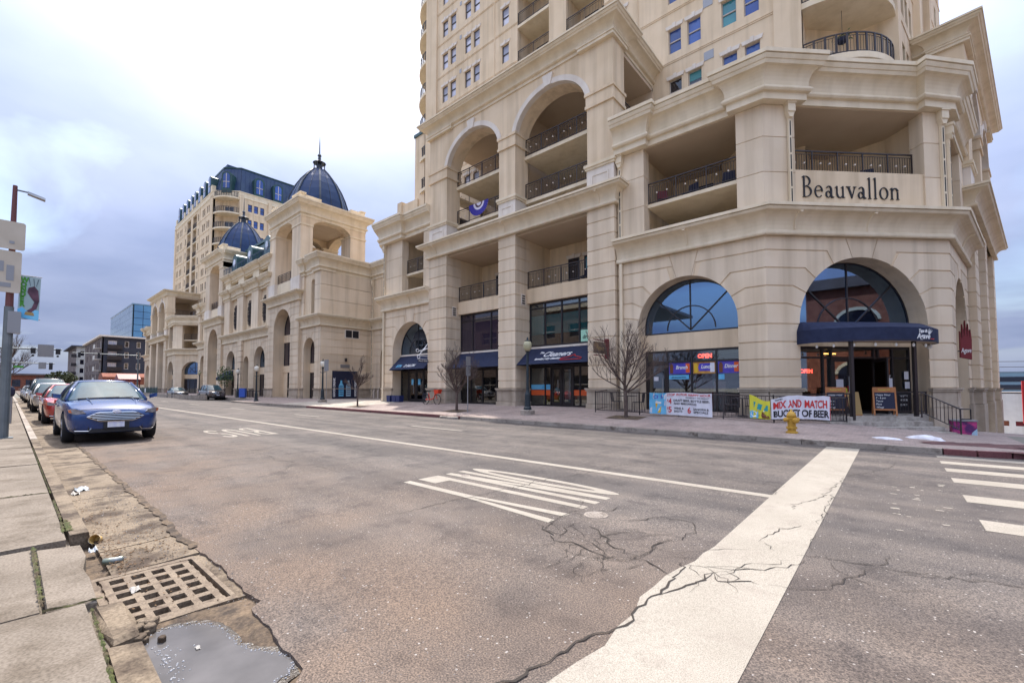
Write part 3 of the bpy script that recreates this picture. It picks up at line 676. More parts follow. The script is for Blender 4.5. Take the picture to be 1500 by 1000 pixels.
sheet('side_street', [.9,1.3,1.7,2.1,2.5,2.9,3.3,3.7,4.0,4.31,5,6,8,12,18,26], [15.0,15.2,15.5,15.9,16.4,17,17.7,18.4,20,22,24,27,30,36,44,55,70,95], lambda x, y: lowland(x,y)+.105+(.02 if y < 24 else 0), 'asphalt', lambda x, y: (x > 4.3 if y > 18.4 else (x-.9)**2+(y-18.4)**2 > 3.0**2))
# driveway band; sun falling between the blocks is painted in as paler concrete
M['drive'] = stained('sunlit driveway concrete', (.42,.38,.32), (.5,.45,.38), (.3,.26,.22), .6)
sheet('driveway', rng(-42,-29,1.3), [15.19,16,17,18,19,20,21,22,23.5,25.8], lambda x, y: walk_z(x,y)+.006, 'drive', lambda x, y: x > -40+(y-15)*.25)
# ------------------------------------------------------------------ facade vocabulary
def cove(o0, z0, o1, z1, n=6):
    return [(o0+(o1-o0)*(1-math.cos(math.pi/2*i/n)), z0+(z1-z0)*math.sin(math.pi/2*i/n)) for i in range(n+1)]
def corn_prof(zb, zt, p):
    h = zt-zb
    return [(-.05,zb),(p*.26,zb),(p*.30,zb+.05*h),(p*.28,zb+.14*h),(p*.17,zb+.18*h)] + cove(p*.17, zb+.20*h, p*.80, zb+.76*h) + \
        [(p*.86,zb+.77*h),(p*.93,zb+.84*h),(p*.93,zb+.86*h),(p*.86,zb+.865*h),(p*.86,zb+.885*h),(p,zb+.89*h),(p,zt),(-.05,zt+.04)]
def ent_prof(zb, zt, p):
    h = zt-zb
    return [(-.42,zb),(.05,zb),(.05,zb+.17*h),(.17,zb+.18*h),(.22,zb+.22*h),(.22,zb+.25*h),(.15,zb+.30*h),(.10,zb+.31*h)] + cove(.10, zb+.33*h, p*.70, zb+.70*h) + \
        [(p*.76,zb+.70*h),(p*.82,zb+.76*h),(p*.82,zb+.78*h),(p*.88,zb+.79*h),(p*.97,zb+.87*h),(p*.97,zb+.88*h),(p*.90,zb+.885*h),(p*.90,zb+.90*h),(p*1.03,zb+.905*h),(p*1.03,zt),(-.42,zt+.03)]

def rust_polys(u0, u1, joints, c=None, r=0, zs=0, g=.058, ztop=None, keyw=9):
    """courses of stone panels left and right of an arch, bent into voussoirs over it"""
    P = []
    if c is None:
        for a, b in zip(joints[:-1], joints[1:]): P.append([(u0,a+g/2),(u1,a+g/2),(u1,b-g/2),(u0,b-g/2)])
        return P
    kx = math.sin(R(keyw)); kh = math.cos(R(keyw)); crown = zs+r
    def bend(z):            # (bend u offset, arch angle) at joint height z
        h = z-zs; R2 = r+.62
        if h <= 0: return r, 0.0, r, 0.0
        a = math.asin(min(.985, h/R2)); bu = R2*math.cos(a)
        if h/R2 > .985: return None
        return bu, a, r*math.cos(a), r*math.sin(a)
    J = list(joints)
    for a, b in zip(J[:-1], J[1:]):
        z0, z1 = a+g/2, b-g/2
        A = bend(z0); B = bend(z1)
        for sg in (-1, 1):
            ue = u0 if sg < 0 else u1
            if z1 <= zs: poly = [(ue,z0),(c+sg*r,z0),(c+sg*r,z1),(ue,z1)]
            else:
                poly = [(ue, z0)]
                if z0 <= zs: poly += [(c+sg*r, z0), (c+sg*r, zs)]; a0 = 0.0
                else:
                    if A is None: continue
                    bu, a0, au, az = A
                    poly += [(c+sg*bu, z0), (c+sg*au, zs+az)]
                last = (B is None) or (b >= J[-1]-1e-6)
                a1 = R(90-keyw) if last else B[1]
                for i in range(1, 6):
                    t = a0+(a1-a0)*i/5; poly.append((c+sg*r*math.cos(t), zs+r*math.sin(t)))
                if last: poly += [(c+sg*(kx*(r+ (z1-crown))*1.25+g*.4), z1), (ue, z1)]
                else: poly += [(c+sg*B[0], z1), (ue, z1)]
            if sg > 0: poly = poly[::-1]
            P.append(poly)
    z1 = J[-1]-g/2
    q = [(c+r*math.sin(R(keyw-2*keyw*i/4)), zs+r*math.cos(R(keyw-2*keyw*i/4))) for i in range(5)]
    q = [(c+(u-c)*.96, z) for u, z in q]
    P.append([(c-kx*(r+(z1-crown))*1.25+g*.4, z1)] + q[::-1] + [(c+kx*(r+(z1-crown))*1.25-g*.4, z1)])
    return P
def lay(t, Mx, polys, v0, v1, m, far, name='stone_panel', parent=None):
    if far:
        mb = MB(Mx)
        for p in polys: mb.prism(p, v0, v1)
        return t.part(name, mb, m, parent, kind='stuff')
    for p in polys:
        t.part(name, MB(Mx).prism(p, v0, v1), m, parent)
def wall_grid(mb, u0, u1, z0, z1, ops, v0, v1):
    us = sorted({u0, u1} | {o[0] for o in ops} | {o[1] for o in ops}); zz = sorted({z0, z1} | {o[2] for o in ops} | {o[3] for o in ops})
    us = [u for u in us if u0 <= u <= u1]; zz = [z for z in zz if z0 <= z <= z1]
    for a, b in zip(zz[:-1], zz[1:]):
        run = None; zm = (a+b)/2
        for c, d in zip(us[:-1], us[1:]):
            um = (c+d)/2
            hole = any(o[0] < um < o[1] and o[2] < zm < o[3] for o in ops)
            if hole:
                if run is not None: mb.box(run, c, v0, v1, a, b); run = None
            elif run is None: run = c
        if run is not None: mb.box(run, us[-1], v0, v1, a, b)
    return mb
def window(t, Mx, ua, ub, za, zb, v, pane='glass_sky_blue', fr='frame', rail=True, fw=.05, parent=None, mull=0, depth=.08):
    f = MB(Mx)
    f.box(ua, ua+fw, v, v+depth, za, zb).box(ub-fw, ub, v, v+depth, za, zb).box(ua+fw, ub-fw, v, v+depth, za, za+fw).box(ua+fw, ub-fw, v, v+depth, zb-fw, zb)
    if rail: zm = (za+zb)/2; f.box(ua+fw, ub-fw, v-.012, v+depth-.01, zm-.035, zm+.035)
    for k in range(mull):
        um = ua+(ub-ua)*(k+1)/(mull+1); f.box(um-.03, um+.03, v+.002, v+depth-.004, za+fw, zb-fw)
    o = t.part('window', f, fr, parent)
    g = t.part('pane', MB(Mx).box(ua+fw*.5, ub-fw*.5, v+depth*.55, v+depth*.7, za+fw*.5, zb-fw*.5), pane, o)
    if rail and zb-za < 1.7:
        k = (int(abs(ua)*13.7+za*7.3+ub*3.1) % 7)
        if k < 4 and not (pane == 'glass_sky_blue' and k > 0): t.part('blind', MB(Mx).box(ua+fw, ub-fw, v+depth*.40, v+depth*.5, zb-fw-(zb-za)*(.18,.46,.32,.24)[k], zb-fw), 'blind_blue' if pane == 'glass_sky_blue' else 'blind_teal' if pane in ('glass_teal','glass_dark') else 'blind_pale', o)
    return o
def lintel(t, Mx, ua, ub, z, v):
    m = MB(Mx); c = (ua+ub)/2
    m.prism([(ua-.10,z+.02),(ub+.10,z+.02),(ub+.16,z+.24),(ua-.16,z+.24)], v-.06, v+.02)
    m.prism([(c-.06,z+.0),(c+.06,z+.0),(c+.10,z+.30),(c-.10,z+.30)], v-.10, v-.05)
    return t.part('lintel', m, 'white_trim')
def railing(t, pts, z0, h=1.05, far=False, parent=None, Mx=None, knobs=True, m='iron', post=1.25, gap=.115, name='railing'):
    mb = MB(Mx); kb = MB(Mx)
    for (x0,y0), (x1,y1) in zip(pts[:-1], pts[1:]):
        d = Vector((x1-x0, y1-y0)); Ln = d.length; d.normalize(); n = Vector((-d.y, d.x))
        def bar(a, b, za, zb, th):
            p = [Vector((x0,y0))+d*a-n*th, Vector((x0,y0))+d*b-n*th, Vector((x0,y0))+d*b+n*th, Vector((x0,y0))+d*a+n*th]
            mb.plate([(q.x,q.y) for q in p], za, zb)
        bar(0, Ln, z0+h-.05, z0+h, .025); bar(0, Ln, z0+.10, z0+.135, .015); bar(0, Ln, z0+h-.17, z0+h-.15, .012)
        np_ = max(1, round(Ln/post))
        for k in range(np_+1):
            a = Ln*k/np_; a = min(max(a, .025), Ln-.025); bar(a-.022, a+.022, z0, z0+h-.05, .022)
        nb = max(2, int(Ln/gap))
        if not far or True:
            for k in range(1, nb):
                a = Ln*k/nb; bar(a-.008, a+.008, z0+.135, z0+h-.17, .008)
        if knobs and not far:
            for k in range(np_):
                for q in (.32, .68):
                    a = Ln*(k+q)/np_; c = Vector((x0,y0))+d*a
                    kb.box(c.x-.028, c.x+.028, c.y-.04, c.y+.04, z0+h*.5-.028, z0+h*.5+.028)
    o = t.part(name, mb, m, parent)
    if kb.v and o.parent.parent is None: t.part('rosette', kb, 'white_trim', o, kind='stuff')
    return o
def downpipe(t, Mx, u, v, z0, z1, head=True, slots=True):
    m = MB(Mx); m.box(u-.07, u+.07, v-.13, v-.01, z0, z1)
    if head: m.prism([(u-.16,z1),(u+.16,z1),(u+.16,z1+.34),(u-.16,z1+.34)], v-.26, v-.005).box(u-.20,u+.20,v-.30,v-.004,z1+.34,z1+.46).prism([(u-.07,z1-.22),(u+.07,z1-.22),(u+.16,z1),(u-.16,z1)], v-.22, v-.006)
    o = t.part('downpipe', m, 'trim')
    if slots:
        k = MB(Mx); z = z0+.15
        while z < z1-.7: k.box(u-.022, u+.022, v-.14, v-.12, z, min(z+.62, z1-.3)); z += .72
        t.part('slot', k, 'black', o)
def bracket(t, Mx, u, zb, zt, p):
    h = zt-zb; c = cove(p*.17, zb+.20*h, p*.80, zb+.76*h)
    pts = [(u, -o-.01, z) for o, z in c]
    m = MB(Mx); m.tube(pts, [.04,.05,.055,.06,.065,.07,.08], 6)
    return t.part('bracket', m, 'trim')
def lunette(t, Mx, c, r, zs, zb, v, pane='lun_glass', muntins=True):
    f = MB(Mx); w = .07
    o_ = [(c+r,zb)] + arc(c, r, r, zs, 24) + [(c-r,zb)]; i_ = [(c+r-w,zb+w)] + arc(c, r-w, r-w, zs, 24) + [(c-r+w,zb+w)]
    n = len(o_)
    for k in range(n):
        j = (k+1) % n
        f.prism([o_[k], o_[j], i_[j], i_[k]][::-1], v, v+.09)
    if muntins:
        for a in (42, 90, 138):
            t_ = R(a); p0 = (c, zs-.15); q = (c+(r-.04)*math.cos(t_), zs+(r-.04)*math.sin(t_))
            d = Vector((q[0]-p0[0], q[1]-p0[1])).normalized(); nn = Vector((-d.y, d.x))*.03
            f.prism([(p0[0]-nn.x,p0[1]-nn.y),(p0[0]+nn.x,p0[1]+nn.y),(q[0]+nn.x,q[1]+nn.y),(q[0]-nn.x,q[1]-nn.y)][::-1], v+.01, v+.07)
        A = arc(c, r*.5, r*.5, zs-.12, 16); B = arc(c, r*.5-.05, r*.5-.05, zs-.12, 16)
        for k in range(16): f.prism([A[k], A[k+1], B[k+1], B[k]][::-1], v+.014, v+.066)
    o = t.part('window', f, 'frame')
    t.part('pane', MB(Mx).prism([(c-r+.02,zb+.02),(c+r-.02,zb+.02)] + arc(c, r-.02, r-.02, zs, 24), v+.045, v+.055), pane, o)
    return o
def room(t, Mx, u0, u1, v0, v1, z0, z1, m='room', name='interior'):
    mb = MB(Mx)
    mb.box(u0, u1, v1, v1+.05, z0, z1).box(u0-.05, u0, v0, v1, z0, z1).box(u1, u1+.05, v0, v1, z0, z1).box(u0, u1, v0, v1, z0-.05, z0).box(u0, u1, v0, v1, z1, z1+.05)
    return t.part(name, mb, m)

def wain(t, Mx, u0, u1, far, v=-.06, z0=-.5, side=None, zt=1.62):
    """darker base course with a cap moulding; joints every 0.9 m"""
    n = max(1, round((u1-u0)/.95)); w_ = (u1-u0)/n
    polys = [[(u0+w_*k+.008,.82),(u0+w_*(k+1)-.008,.82),(u0+w_*(k+1)-.008,zt-.16),(u0+w_*k+.008,zt-.16)] for k in range(n)]
    lay(t, Mx, polys, v, .05, 'wainscot', far, 'base_stone')
    lay(t, Mx, [[(u0-.03,z0),(u1+.03,z0),(u1+.03,.80),(u0-.03,.80)]], v-.04, .05, 'wainscot', True, 'plinth')
    t.part('base_moulding', MB(Mx).box(u0-.05,u1+.05,v-.05,.05,zt-.15,zt-.06).box(u0-.08,u1+.08,v-.09,.05,zt-.06,zt), 'wainscot')

JW = [1.62, 2.08, 2.80, 3.52, 4.26, 5.10, 5.84, 6.59, 7.33, 7.93]
def wing(t, Mx, u0, u1, c, r, zs, a0, a1, far=False, transom=(3.45, 4.26), sign_wall=False, room_d=4.8, up=True, lun='lun_glass', base=-.5, glassv=.80):
    """one bay: arched ground floor, balcony loggia above"""
    op = [(u0,base),(c-r,base),(c-r,zs)] + arc(c, r, r, zs, 24)[::-1][1:-1] + [(c+r,zs),(c+r,base),(u1,base),(u1,8.0),(u0,8.0)]
    t.part('wall', MB(Mx).prism(op, .035, .92), 'stucco')
    lay(t, Mx, rust_polys(u0+.0, u1-.0, JW, c, r-.0, zs), 0, .04, 'panel', far)
    wain(t, Mx, u0, c-r-.02, far, z0=base); wain(t, Mx, c+r+.02, u1, far, z0=base)
    lunette(t, Mx, c, r+.03, zs, transom[1], glassv, lun)
    t.part('transom', MB(Mx).box(c-r-.01, c+r+.01, glassv-.02, glassv+.14, transom[0], transom[1]), 'stucco')
    if not up: return
    PZ = [9.0, 10.62, 12.12, 13.5]
    for ua, ub in ((u0, a0), (a1, u1)):
        t.part('pier', MB(Mx).box(ua+.02, ub-.02, .03, .60, 9.0, 13.55), 'stucco')
        lay(t, Mx, rust_polys(ua, ub, PZ, g=.03), 0, .62, 'panel', far, 'pier_stone')
    lo = 9.0
    sl = MB(Mx).box(a0, a1, .42, room_d, 10.61, 10.78)
    t.part('balcony_slab', sl, 'trim')
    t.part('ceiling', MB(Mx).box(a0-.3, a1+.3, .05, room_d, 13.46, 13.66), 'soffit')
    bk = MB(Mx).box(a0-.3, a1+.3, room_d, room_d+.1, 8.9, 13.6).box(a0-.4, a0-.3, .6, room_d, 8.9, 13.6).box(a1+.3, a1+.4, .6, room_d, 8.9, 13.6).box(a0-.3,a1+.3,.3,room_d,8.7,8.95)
    t.part('balcony_wall', bk, 'stucco')
    railing(t, [(a0, .52), (a1, .52)], 10.78, 1.1, far, Mx=Mx)
    wd = (a1-a0)
    window(t, Mx, a0+wd*.25, a0+wd*.45, 10.8, 12.9, room_d-.06, 'glass_dark', fw=.07)
    window(t, Mx, a0+wd*.6, a0+wd*.95, 10.8, 12.9, room_d-.06, 'glass_plum', fw=.07, mull=1, rail=False)
    if sign_wall: t.part('sign_wall', MB(Mx).box(a0, a1, .07, .41, 9.0, 10.78), 'stucco')

PIERS = [(0, 1.95), (6.95, 8.35), (13.4, 15.0)]; BAYS = [(1.95, 6.95), (8.35, 13.4)]
def pavilion(t, Mx, far=False, deep=5.3, base=-.5):
    """two-bay pavilion: shops below, balconies, then a giant arcade; u from 0 to 15"""
    JP = [1.62, 2.08, 2.80, 3.52, 4.26, 5.10, 5.84, 6.59, 7.33, 8.08, 8.84, 9.6, 10.35, 11.05]
    for a, b in PIERS:
        t.part('pier', MB(Mx).box(a+.03, b-.03, .03, 1.37, base, 11.1), 'stucco')
        if far:
            lay(t, Mx, rust_polys(a, b, JP), 0, 1.38, 'panel', True, 'pier_stone')
        else:
            for p in rust_polys(a, b, JP): t.part('pier_stone', MB(Mx).prism(p, 0, 1.40), 'panel')
        # base on the pier: front and the two returns
        m = MB(Mx).box(a-.06, b+.06, -.06, 1.40, .82, 1.46); t.part('base_stone', m, 'wainscot')
        t.part('plinth', MB(Mx).box(a-.10, b+.10, -.10, 1.41, base, .80), 'wainscot')
        t.part('base_moulding', MB(Mx).box(a-.11, b+.11, -.11, 1.40, 1.47, 1.56).box(a-.15, b+.15, -.15, 1.41, 1.56, 1.62), 'wainscot')
    for a, b in BAYS:
        t.part('spandrel', MB(Mx).box(a, b, 1.15, 1.60, 6.91, 7.81), 'stucco')
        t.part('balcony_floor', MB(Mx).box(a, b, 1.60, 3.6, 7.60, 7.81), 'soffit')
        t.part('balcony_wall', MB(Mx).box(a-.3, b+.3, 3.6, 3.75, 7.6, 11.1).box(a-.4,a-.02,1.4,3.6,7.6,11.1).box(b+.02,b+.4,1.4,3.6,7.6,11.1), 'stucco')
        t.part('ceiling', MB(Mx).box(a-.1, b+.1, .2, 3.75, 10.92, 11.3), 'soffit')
        railing(t, [(a, 1.22), (b, 1.22)], 7.81, 1.1, far, Mx=Mx)
        for ua, ub in ((a+1.5, a+2.3), (a+2.7, a+4.6)):
            window(t, Mx, ua, ub, 7.85, 9.95, 3.53, 'glass_dark' if ub-ua < 1 else 'glass_teal', fw=.07, rail=False, mull=0 if ub-ua < 1 else 1)
            if not far: lintel(t, Mx, ua, ub, 9.95, 3.58)
    if not far:
        for a, b in PIERS[:2]:
            vt = t.part('vent', MB(Mx).box(b-.0, b+.03, .55, .95, 6.75, 7.45), 'white_trim')
            k = MB(Mx)
            for i in range(4): k.box(b+.02, b+.05, .62, .88, 6.83+.15*i, 6.91+.15*i)
            t.part('louvre', k, 'black', vt)
    # cornice between the orders
    for a, b in PIERS:
        t.part('pedestal', MB(Mx).box(a, b, 0, 1.3, 11.9, 13.24), 'white_trim')
        m = MB(Mx); w_ = b-a
        m.box(a+w_*.18, a+w_*.82, -.035, .01, 12.85, 12.93).box(a+w_*.18, a+w_*.82, -.035, .01, 12.2, 12.28).box(a+w_*.18, a+w_*.23, -.034, .01, 12.28, 12.85).box(a+w_*.77, a+w_*.82, -.034, .01, 12.28, 12.85)
        if not far: t.part('pedestal_panel', m, 'white_trim')
        t.part('pier_moulding', MB(Mx).box(a-.07, b+.07, -.07, 1.37, 13.24, 13.36).box(a-.12, b+.12, -.12, 1.42, 13.36, 13.52), 'trim')
        t.part('pier_shaft', MB(Mx).box(a+.03, b-.03, .03, 1.27, 13.52, 17.5), 'stucco')
        t.part('pier_moulding', MB(Mx).box(a-.06, b+.06, -.06, 1.36, 16.62, 16.78), 'stucco')
        t.part('impost', MB(Mx).box(a-.08, b+.08, -.08, 1.38, 17.30, 17.46).box(a-.02, b+.02, -.02, 1.32, 16.78, 17.30), 'stucco')
    # arcade wall
    AC = [(4.45, 2.5), (10.875, 2.525)]; zs = 17.05; bb = 2.13
    poly = [(0, 17.46), (1.95, 17.46)]
    for c, a_ in AC:
        p = [q for q in arc(c, a_, bb, zs, 22)[::-1] if q[1] > 17.46]
        z0 = 17.46; du = a_*math.sqrt(1-((z0-zs)/bb)**2)
        poly += [(c-du, z0)] + p + [(c+du, z0)]
    poly += [(15.0, 17.46), (15.0, 20.1), (0, 20.1)]
    poly2 = []
    for q in poly:
        if not poly2 or (abs(q[0]-poly2[-1][0])+abs(q[1]-poly2[-1][1])) > 1e-4: poly2.append(q)
    t.part('arcade_wall', MB(Mx).prism(poly2, .03, 1.27), 'stucco')
    for c, a_ in AC:
        m = MB(Mx); A = arc(c, a_-.01, bb-.01, zs, 24, 8, 172); B = arc(c, a_+.30, bb+.30, zs, 24, 8, 172)
        for k in range(24): m.prism([A[k], B[k], B[k+1], A[k+1]][::-1], -.05, .30)
        t.part('archivolt', m, 'white_trim')
        t.part('keystone', MB(Mx).prism([(c-.22, zs+bb-.04), (c+.22, zs+bb-.04), (c+.36, zs+bb+.62), (c-.36, zs+bb+.62)], -.12, .10), 'white_trim')
    # balcony volumes behind the arcade
    for zf in (13.15, 16.0):
        for a, b in BAYS: 
            t.part('balcony_slab', MB(Mx).box(a-.05, b+.05, .95, deep, zf, zf+.21), 'trim')
            railing(t, [(a, 1.02), (b, 1.02)], zf+.21, 1.1, far, Mx=Mx)
        for ua, ub in ((-.02, .9), (14.1, 15.02)): t.part('balcony_slab', MB(Mx).box(ua, ub, 1.3, deep, zf, zf+.21), 'trim')
        for u in (.15, 14.85): railing(t, [(u, 1.3), (u, deep-.1)], zf+.21, 1.1, far, Mx=Mx)
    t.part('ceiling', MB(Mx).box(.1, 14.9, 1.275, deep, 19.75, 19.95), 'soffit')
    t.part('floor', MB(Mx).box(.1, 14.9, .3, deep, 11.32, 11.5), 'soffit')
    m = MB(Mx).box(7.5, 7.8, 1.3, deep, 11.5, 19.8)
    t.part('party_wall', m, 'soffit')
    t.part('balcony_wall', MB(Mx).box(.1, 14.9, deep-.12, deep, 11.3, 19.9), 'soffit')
    for a, b in BAYS:
        for zf in (11.5, 13.36, 16.21):
            window(t, Mx, a+1.0, a+1.9, zf+.05, zf+1.7, deep-.2, 'glass_sky_pale' if a < 5 else 'glass_dark', 'white_trim' if a < 5 else 'frame', rail=False)
            window(t, Mx, a+2.5, a+4.3, zf+.05, zf+1.7, deep-.2, 'glass_dark', rail=False, mull=1)
    z0, z1, p = 11.05, 12.05, .70
    t.part('cornice', MB(Mx).sweep([(0, 2.6), (0, 0), (15.0, 0), (15.0, 2.6)], corn_prof(z0, z1, p)), 'trim')
    if not far:
        for u in (.95, 7.6, 14.2): bracket(t, Mx, u, z0, z1, p)
    path = [(.12, deep), (.12, 1.45), (0, 1.45), (0, 0), (15.0, 0), (15.0, 1.45), (14.88, 1.45), (14.88, deep)]
    t.part('entablature', MB(Mx).sweep(path, ent_prof(20.0, 21.05, .70)), 'trim')
    for a, b in PIERS[::2]:
        a2, b2 = (a-.02, b+.5) if a == 0 else (a-.3, b+.02)
        t.part('capital_moulding', MB(Mx).box(a2-.13, b2+.13, -.20, 1.45, 19.94, 20.10).box(a2-.18, b2+.18, -.25, 1.50, 20.10, 20.18), 'trim')
    t.part('roof', MB(Mx).box(.0, 15.0, .0, deep, 20.9, 21.02), 'roof')

FL = [19.93+3.1*k for k in range(7)]          # heads of the tower windows
def tower(t, Mx, far=False):
    """residential tower; coordinates of the eastern block, street front at y=25.3"""
    F = Mx @ frame(0, 25.3)
    ztop = 40.0
    cols = [(-30.45,-29.70,'glass_sky_pale'),(-29.35,-28.60,'glass_sky_pale'),(-27.43,-26.68,'glass_sky_pale'),(-26.35,-25.60,'glass_sky_pale'),(-23.05,-22.30,'glass_sky_pale'),
            (-12.95,-12.20,'glass_sky_blue'),(-9.52,-8.78,'glass_sky_blue'),(-8.41,-7.66,'glass_sky_blue'),(-6.55,-5.80,'glass_teal'),(-5.43,-4.70,'glass_sky_blue')]
    ops = []
    for a, b, g in cols:
        for z in FL:
            ops.append((a, b, z-1.48, z))
    stacks = [(-21.4,-18.35), (-16.85,-13.8)]
    for a, b in stacks: ops.append((a, b, 14.0, 39.0))
    t.part('wall', wall_grid(MB(F), -31.2, -4.05, 8.6, ztop, ops, 0, .35), 'stucco')
    for a, b in ((-32.75,-31.2), (-4.05,-2.86)):
        t.part('corner_strip', MB(F).box(a, b, -.12, .35, 8.6, ztop), 'stucco')
    t.part('strip', MB(F).box(-23.9, -23.82, -.05, .0, 9.0, ztop), 'stucco'); t.part('strip', MB(F).box(-11.5, -11.42, -.05, .0, 9.0, ztop), 'stucco')
    m = MB(F)
    for z in FL:
        for a, b in ((-31.2,-21.4), (-13.8,-4.05)):
            m.box(a, b, -.035, .0, z+1.02, z+1.07).box(a, b, -.035, 0, z+1.12, z+1.17)
    t.part('string_course', m, 'stucco', kind='stuff')
    for i, (a, b, g) in enumerate(cols):
        for j, z in enumerate(FL):
            gg = g
            if g == 'glass_sky_blue' and (i*3+j) % 5 == 1: gg = 'glass_teal'
            if j == 0 and i in (6, 7): gg = 'glass_dark'
            if g == 'glass_teal' and j == 0: gg = 'glass_sky_blue'
            window(t, F, a, b, z-1.48, z, .12, gg, 'frame_pale' if i > 5 else 'frame', fw=.045)
            if not far: lintel(t, F, a, b, z, 0)
    if not far:
        for j, z in enumerate(FL):
            for a, b, h in ((-7.51,-6.99,.5), (-28.1,-27.85,.35)):
                t.part('vent', MB(F).box(a, b, -.02, .03, z+.2, z+.2+h), 'metal')
    for a, b in stacks:
        t.part('balcony_wall', MB(F).box(a-.2, b+.2, 1.9, 2.0, 14, 39.2).box(a-.2, a, .3, 1.9, 14, 39.2).box(b, b+.2, .3, 1.9, 14, 39.2), 'stucco')
        for k in range(7):
            z = 20.55+3.1*k-3.1
            t.part('balcony_slab', MB(F).box(a, b, .02, 1.9, z, z+.22), 'trim')
            railing(t, [(a, .08), (b, .08)], z+.22, 1.05, far, Mx=F, knobs=False)
            window(t, F, a+.5, a+1.6, z+.25, z+2.3, 1.8, 'glass_dark', rail=False)
            window(t, F, a+1.9, b-.2, z+.25, z+2.3, 1.8, 'glass_teal' if k % 2 else 'glass_dark', rail=False)
    # chamfered corners with bowed balconies
    def corner(Fc, su):
        # local: u to the right along the street front measured from the corner strip edge, su = side frame
        pts = [(0, 0), (0, 1.6), (1.95, 3.55), (3.55, 3.55)]
        m = MB(Fc)
        for (x0,y0), (x1,y1) in zip(pts[:-1], pts[1:]):
            d = Vector((x1-x0, y1-y0)).normalized(); n = Vector((-d.y, d.x))*.12
            m.plate([(x0,y0),(x1,y1),(x1+n.x,y1+n.y),(x0+n.x,y0+n.y)], 8.6, ztop)
        t.part('corner_wall', m, 'stucco')
        C = Vector((1.775-.10, 1.775+.10))
        for k in range(8):
            z = 17.35+3.1*k
            arcp = []
            ch = Vector((3.55, 3.55)).normalized(); nn = Vector((ch.y, -ch.x)); half = math.hypot(3.55,3.55)/2
            mid = Vector((1.775, 1.775)); sag = 1.05; rad = (half*half+sag*sag)/(2*sag); c0 = mid-nn*(rad-sag); am = math.asin(half/rad)
            for i in range(13):
                a = -am+2*am*i/12; arcp.append(c0+nn*rad*math.cos(a)+ch*rad*math.sin(a))
            pl = [(p.x, p.y) for p in arcp] + [(q[0], q[1]) for q in pts[::-1]]
            t.part('balcony_slab', MB(Fc).plate(pl, z, z+.30), 'trim')
            ins = [(c0.x+(p.x-c0.x)*(rad-.12)/rad, c0.y+(p.y-c0.y)*(rad-.12)/rad) for p in arcp]
            railing(t, ins, z+.30, 1.05, far, Mx=Fc, knobs=False, post=.9)
            fr = Fc @ Matrix.Translation((0, 1.6, 0)) @ Matrix.Rotation(R(45), 4, 'Z')
            window(t, fr, .5, 2.2, z+.35, z+1.95, -.07, 'glass_dark', 'white_trim', rail=False, mull=1)
    corner(F @ frame(-2.86, 0), None)
    # mirrored corner on the other side
    corner(F @ Matrix.Translation((-32.75, 0, 0)) @ Matrix.Scale(-1, 4, (1, 0, 0)), None)
    # side faces
    for Fs, ln, g in ((F @ frame(.69, 3.55, 0, 80.3), 17.0, 'glass_dark'), (F @ Matrix.Translation((-36.3, 3.55, 0)) @ Matrix.Scale(-1, 4, (1, 0, 0)) @ Matrix.Rotation(R(90), 4, 'Z'), 17.0, 'glass_sky_blue')):
        cs = [1.5, 2.6, 3.75, 6.6, 7.7, 10.5, 11.6, 14.2]
        ops = [(c, c+.75, z-1.48, z) for c in cs for z in FL]
        t.part('wall', wall_grid(MB(Fs), 0, ln, 8.6, ztop, ops, 0, .35), 'stucco')
        m = MB(Fs)
        for z in FL: m.box(0, ln, -.035, 0, z+1.02, z+1.16)
        t.part('string_course', m, 'stucco', kind='stuff')
        t.part('corner_strip', MB(Fs).box(-.02, .75, -.10, .2, 8.6, ztop).box(5.2, 5.9, -.30, .2, 8.6, ztop).box(9.1, 9.8, -.30, .2, 8.6, ztop), 'stucco')
        for c in cs:
            for z in FL: window(t, Fs, c, c+.75, z-1.48, z, .12, g, 'frame', fw=.05)
    # parapet, cornice and mansard roof
    foot = [(-36.3, 46), (-36.3, 28.85), (-32.75, 25.3), (-2.86, 25.3), (.69, 28.85), (4.1, 45.5)]
    t.part('parapet', MB(Mx).sweep(foot, [(-.3,39.4),(.0,39.4),(.12,39.5),(.12,39.62),(.02,39.7),(.02,40.5),(.1,40.55),(.1,40.7),(-.3,40.7)]), 'trim')
    t.part('roof', MB(Mx).plate([(-36.2,45.9),(-36.2,28.9),(-32.7,25.4),(-2.9,25.4),(.6,28.9),(4.0,45.4)][::-1], 39.6, 39.8), 'roof')
    inn = lambda d: [(-36.3+d, 46), (-36.3+d, 28.85+d*.4), (-32.75+d*.4, 25.3+d), (-2.86-d*.4, 25.3+d), (.69-d, 28.85+d*.4), (4.1-d, 45.5)]
    A, B = inn(.5), inn(2.0)
    m = MB(Mx)
    for k in range(5): m.quad((*A[k],39.8), (*A[k+1],39.8), (*B[k+1],46.2), (*B[k],46.2))
    m.add([(x,y,46.2) for x,y in B], [(0,1,2,3,4,5)])
    ms = t.part('mansard', m, 'mansard')
    sm = MB(Mx)
    for k in range(5):
        a0, a1, b0, b1 = Vector(A[k]), Vector(A[k+1]), Vector(B[k]), Vector(B[k+1]); n = max(2, int((a1-a0).length/.8))
        for i in range(n+1):
            p, q = a0.lerp(a1, i/n), b0.lerp(b1, i/n); sm.tube([(p.x,p.y,39.8),(q.x,q.y,46.2)], .035, 4, False)
    t.part('seam', sm, 'mansard', ms, kind='stuff')
    t.part('roof_edge', MB(Mx).sweep(B, [(-.1,46.1),(.1,46.1),(.15,46.35),(-.1,46.4)]), 'mansard_green', ms)
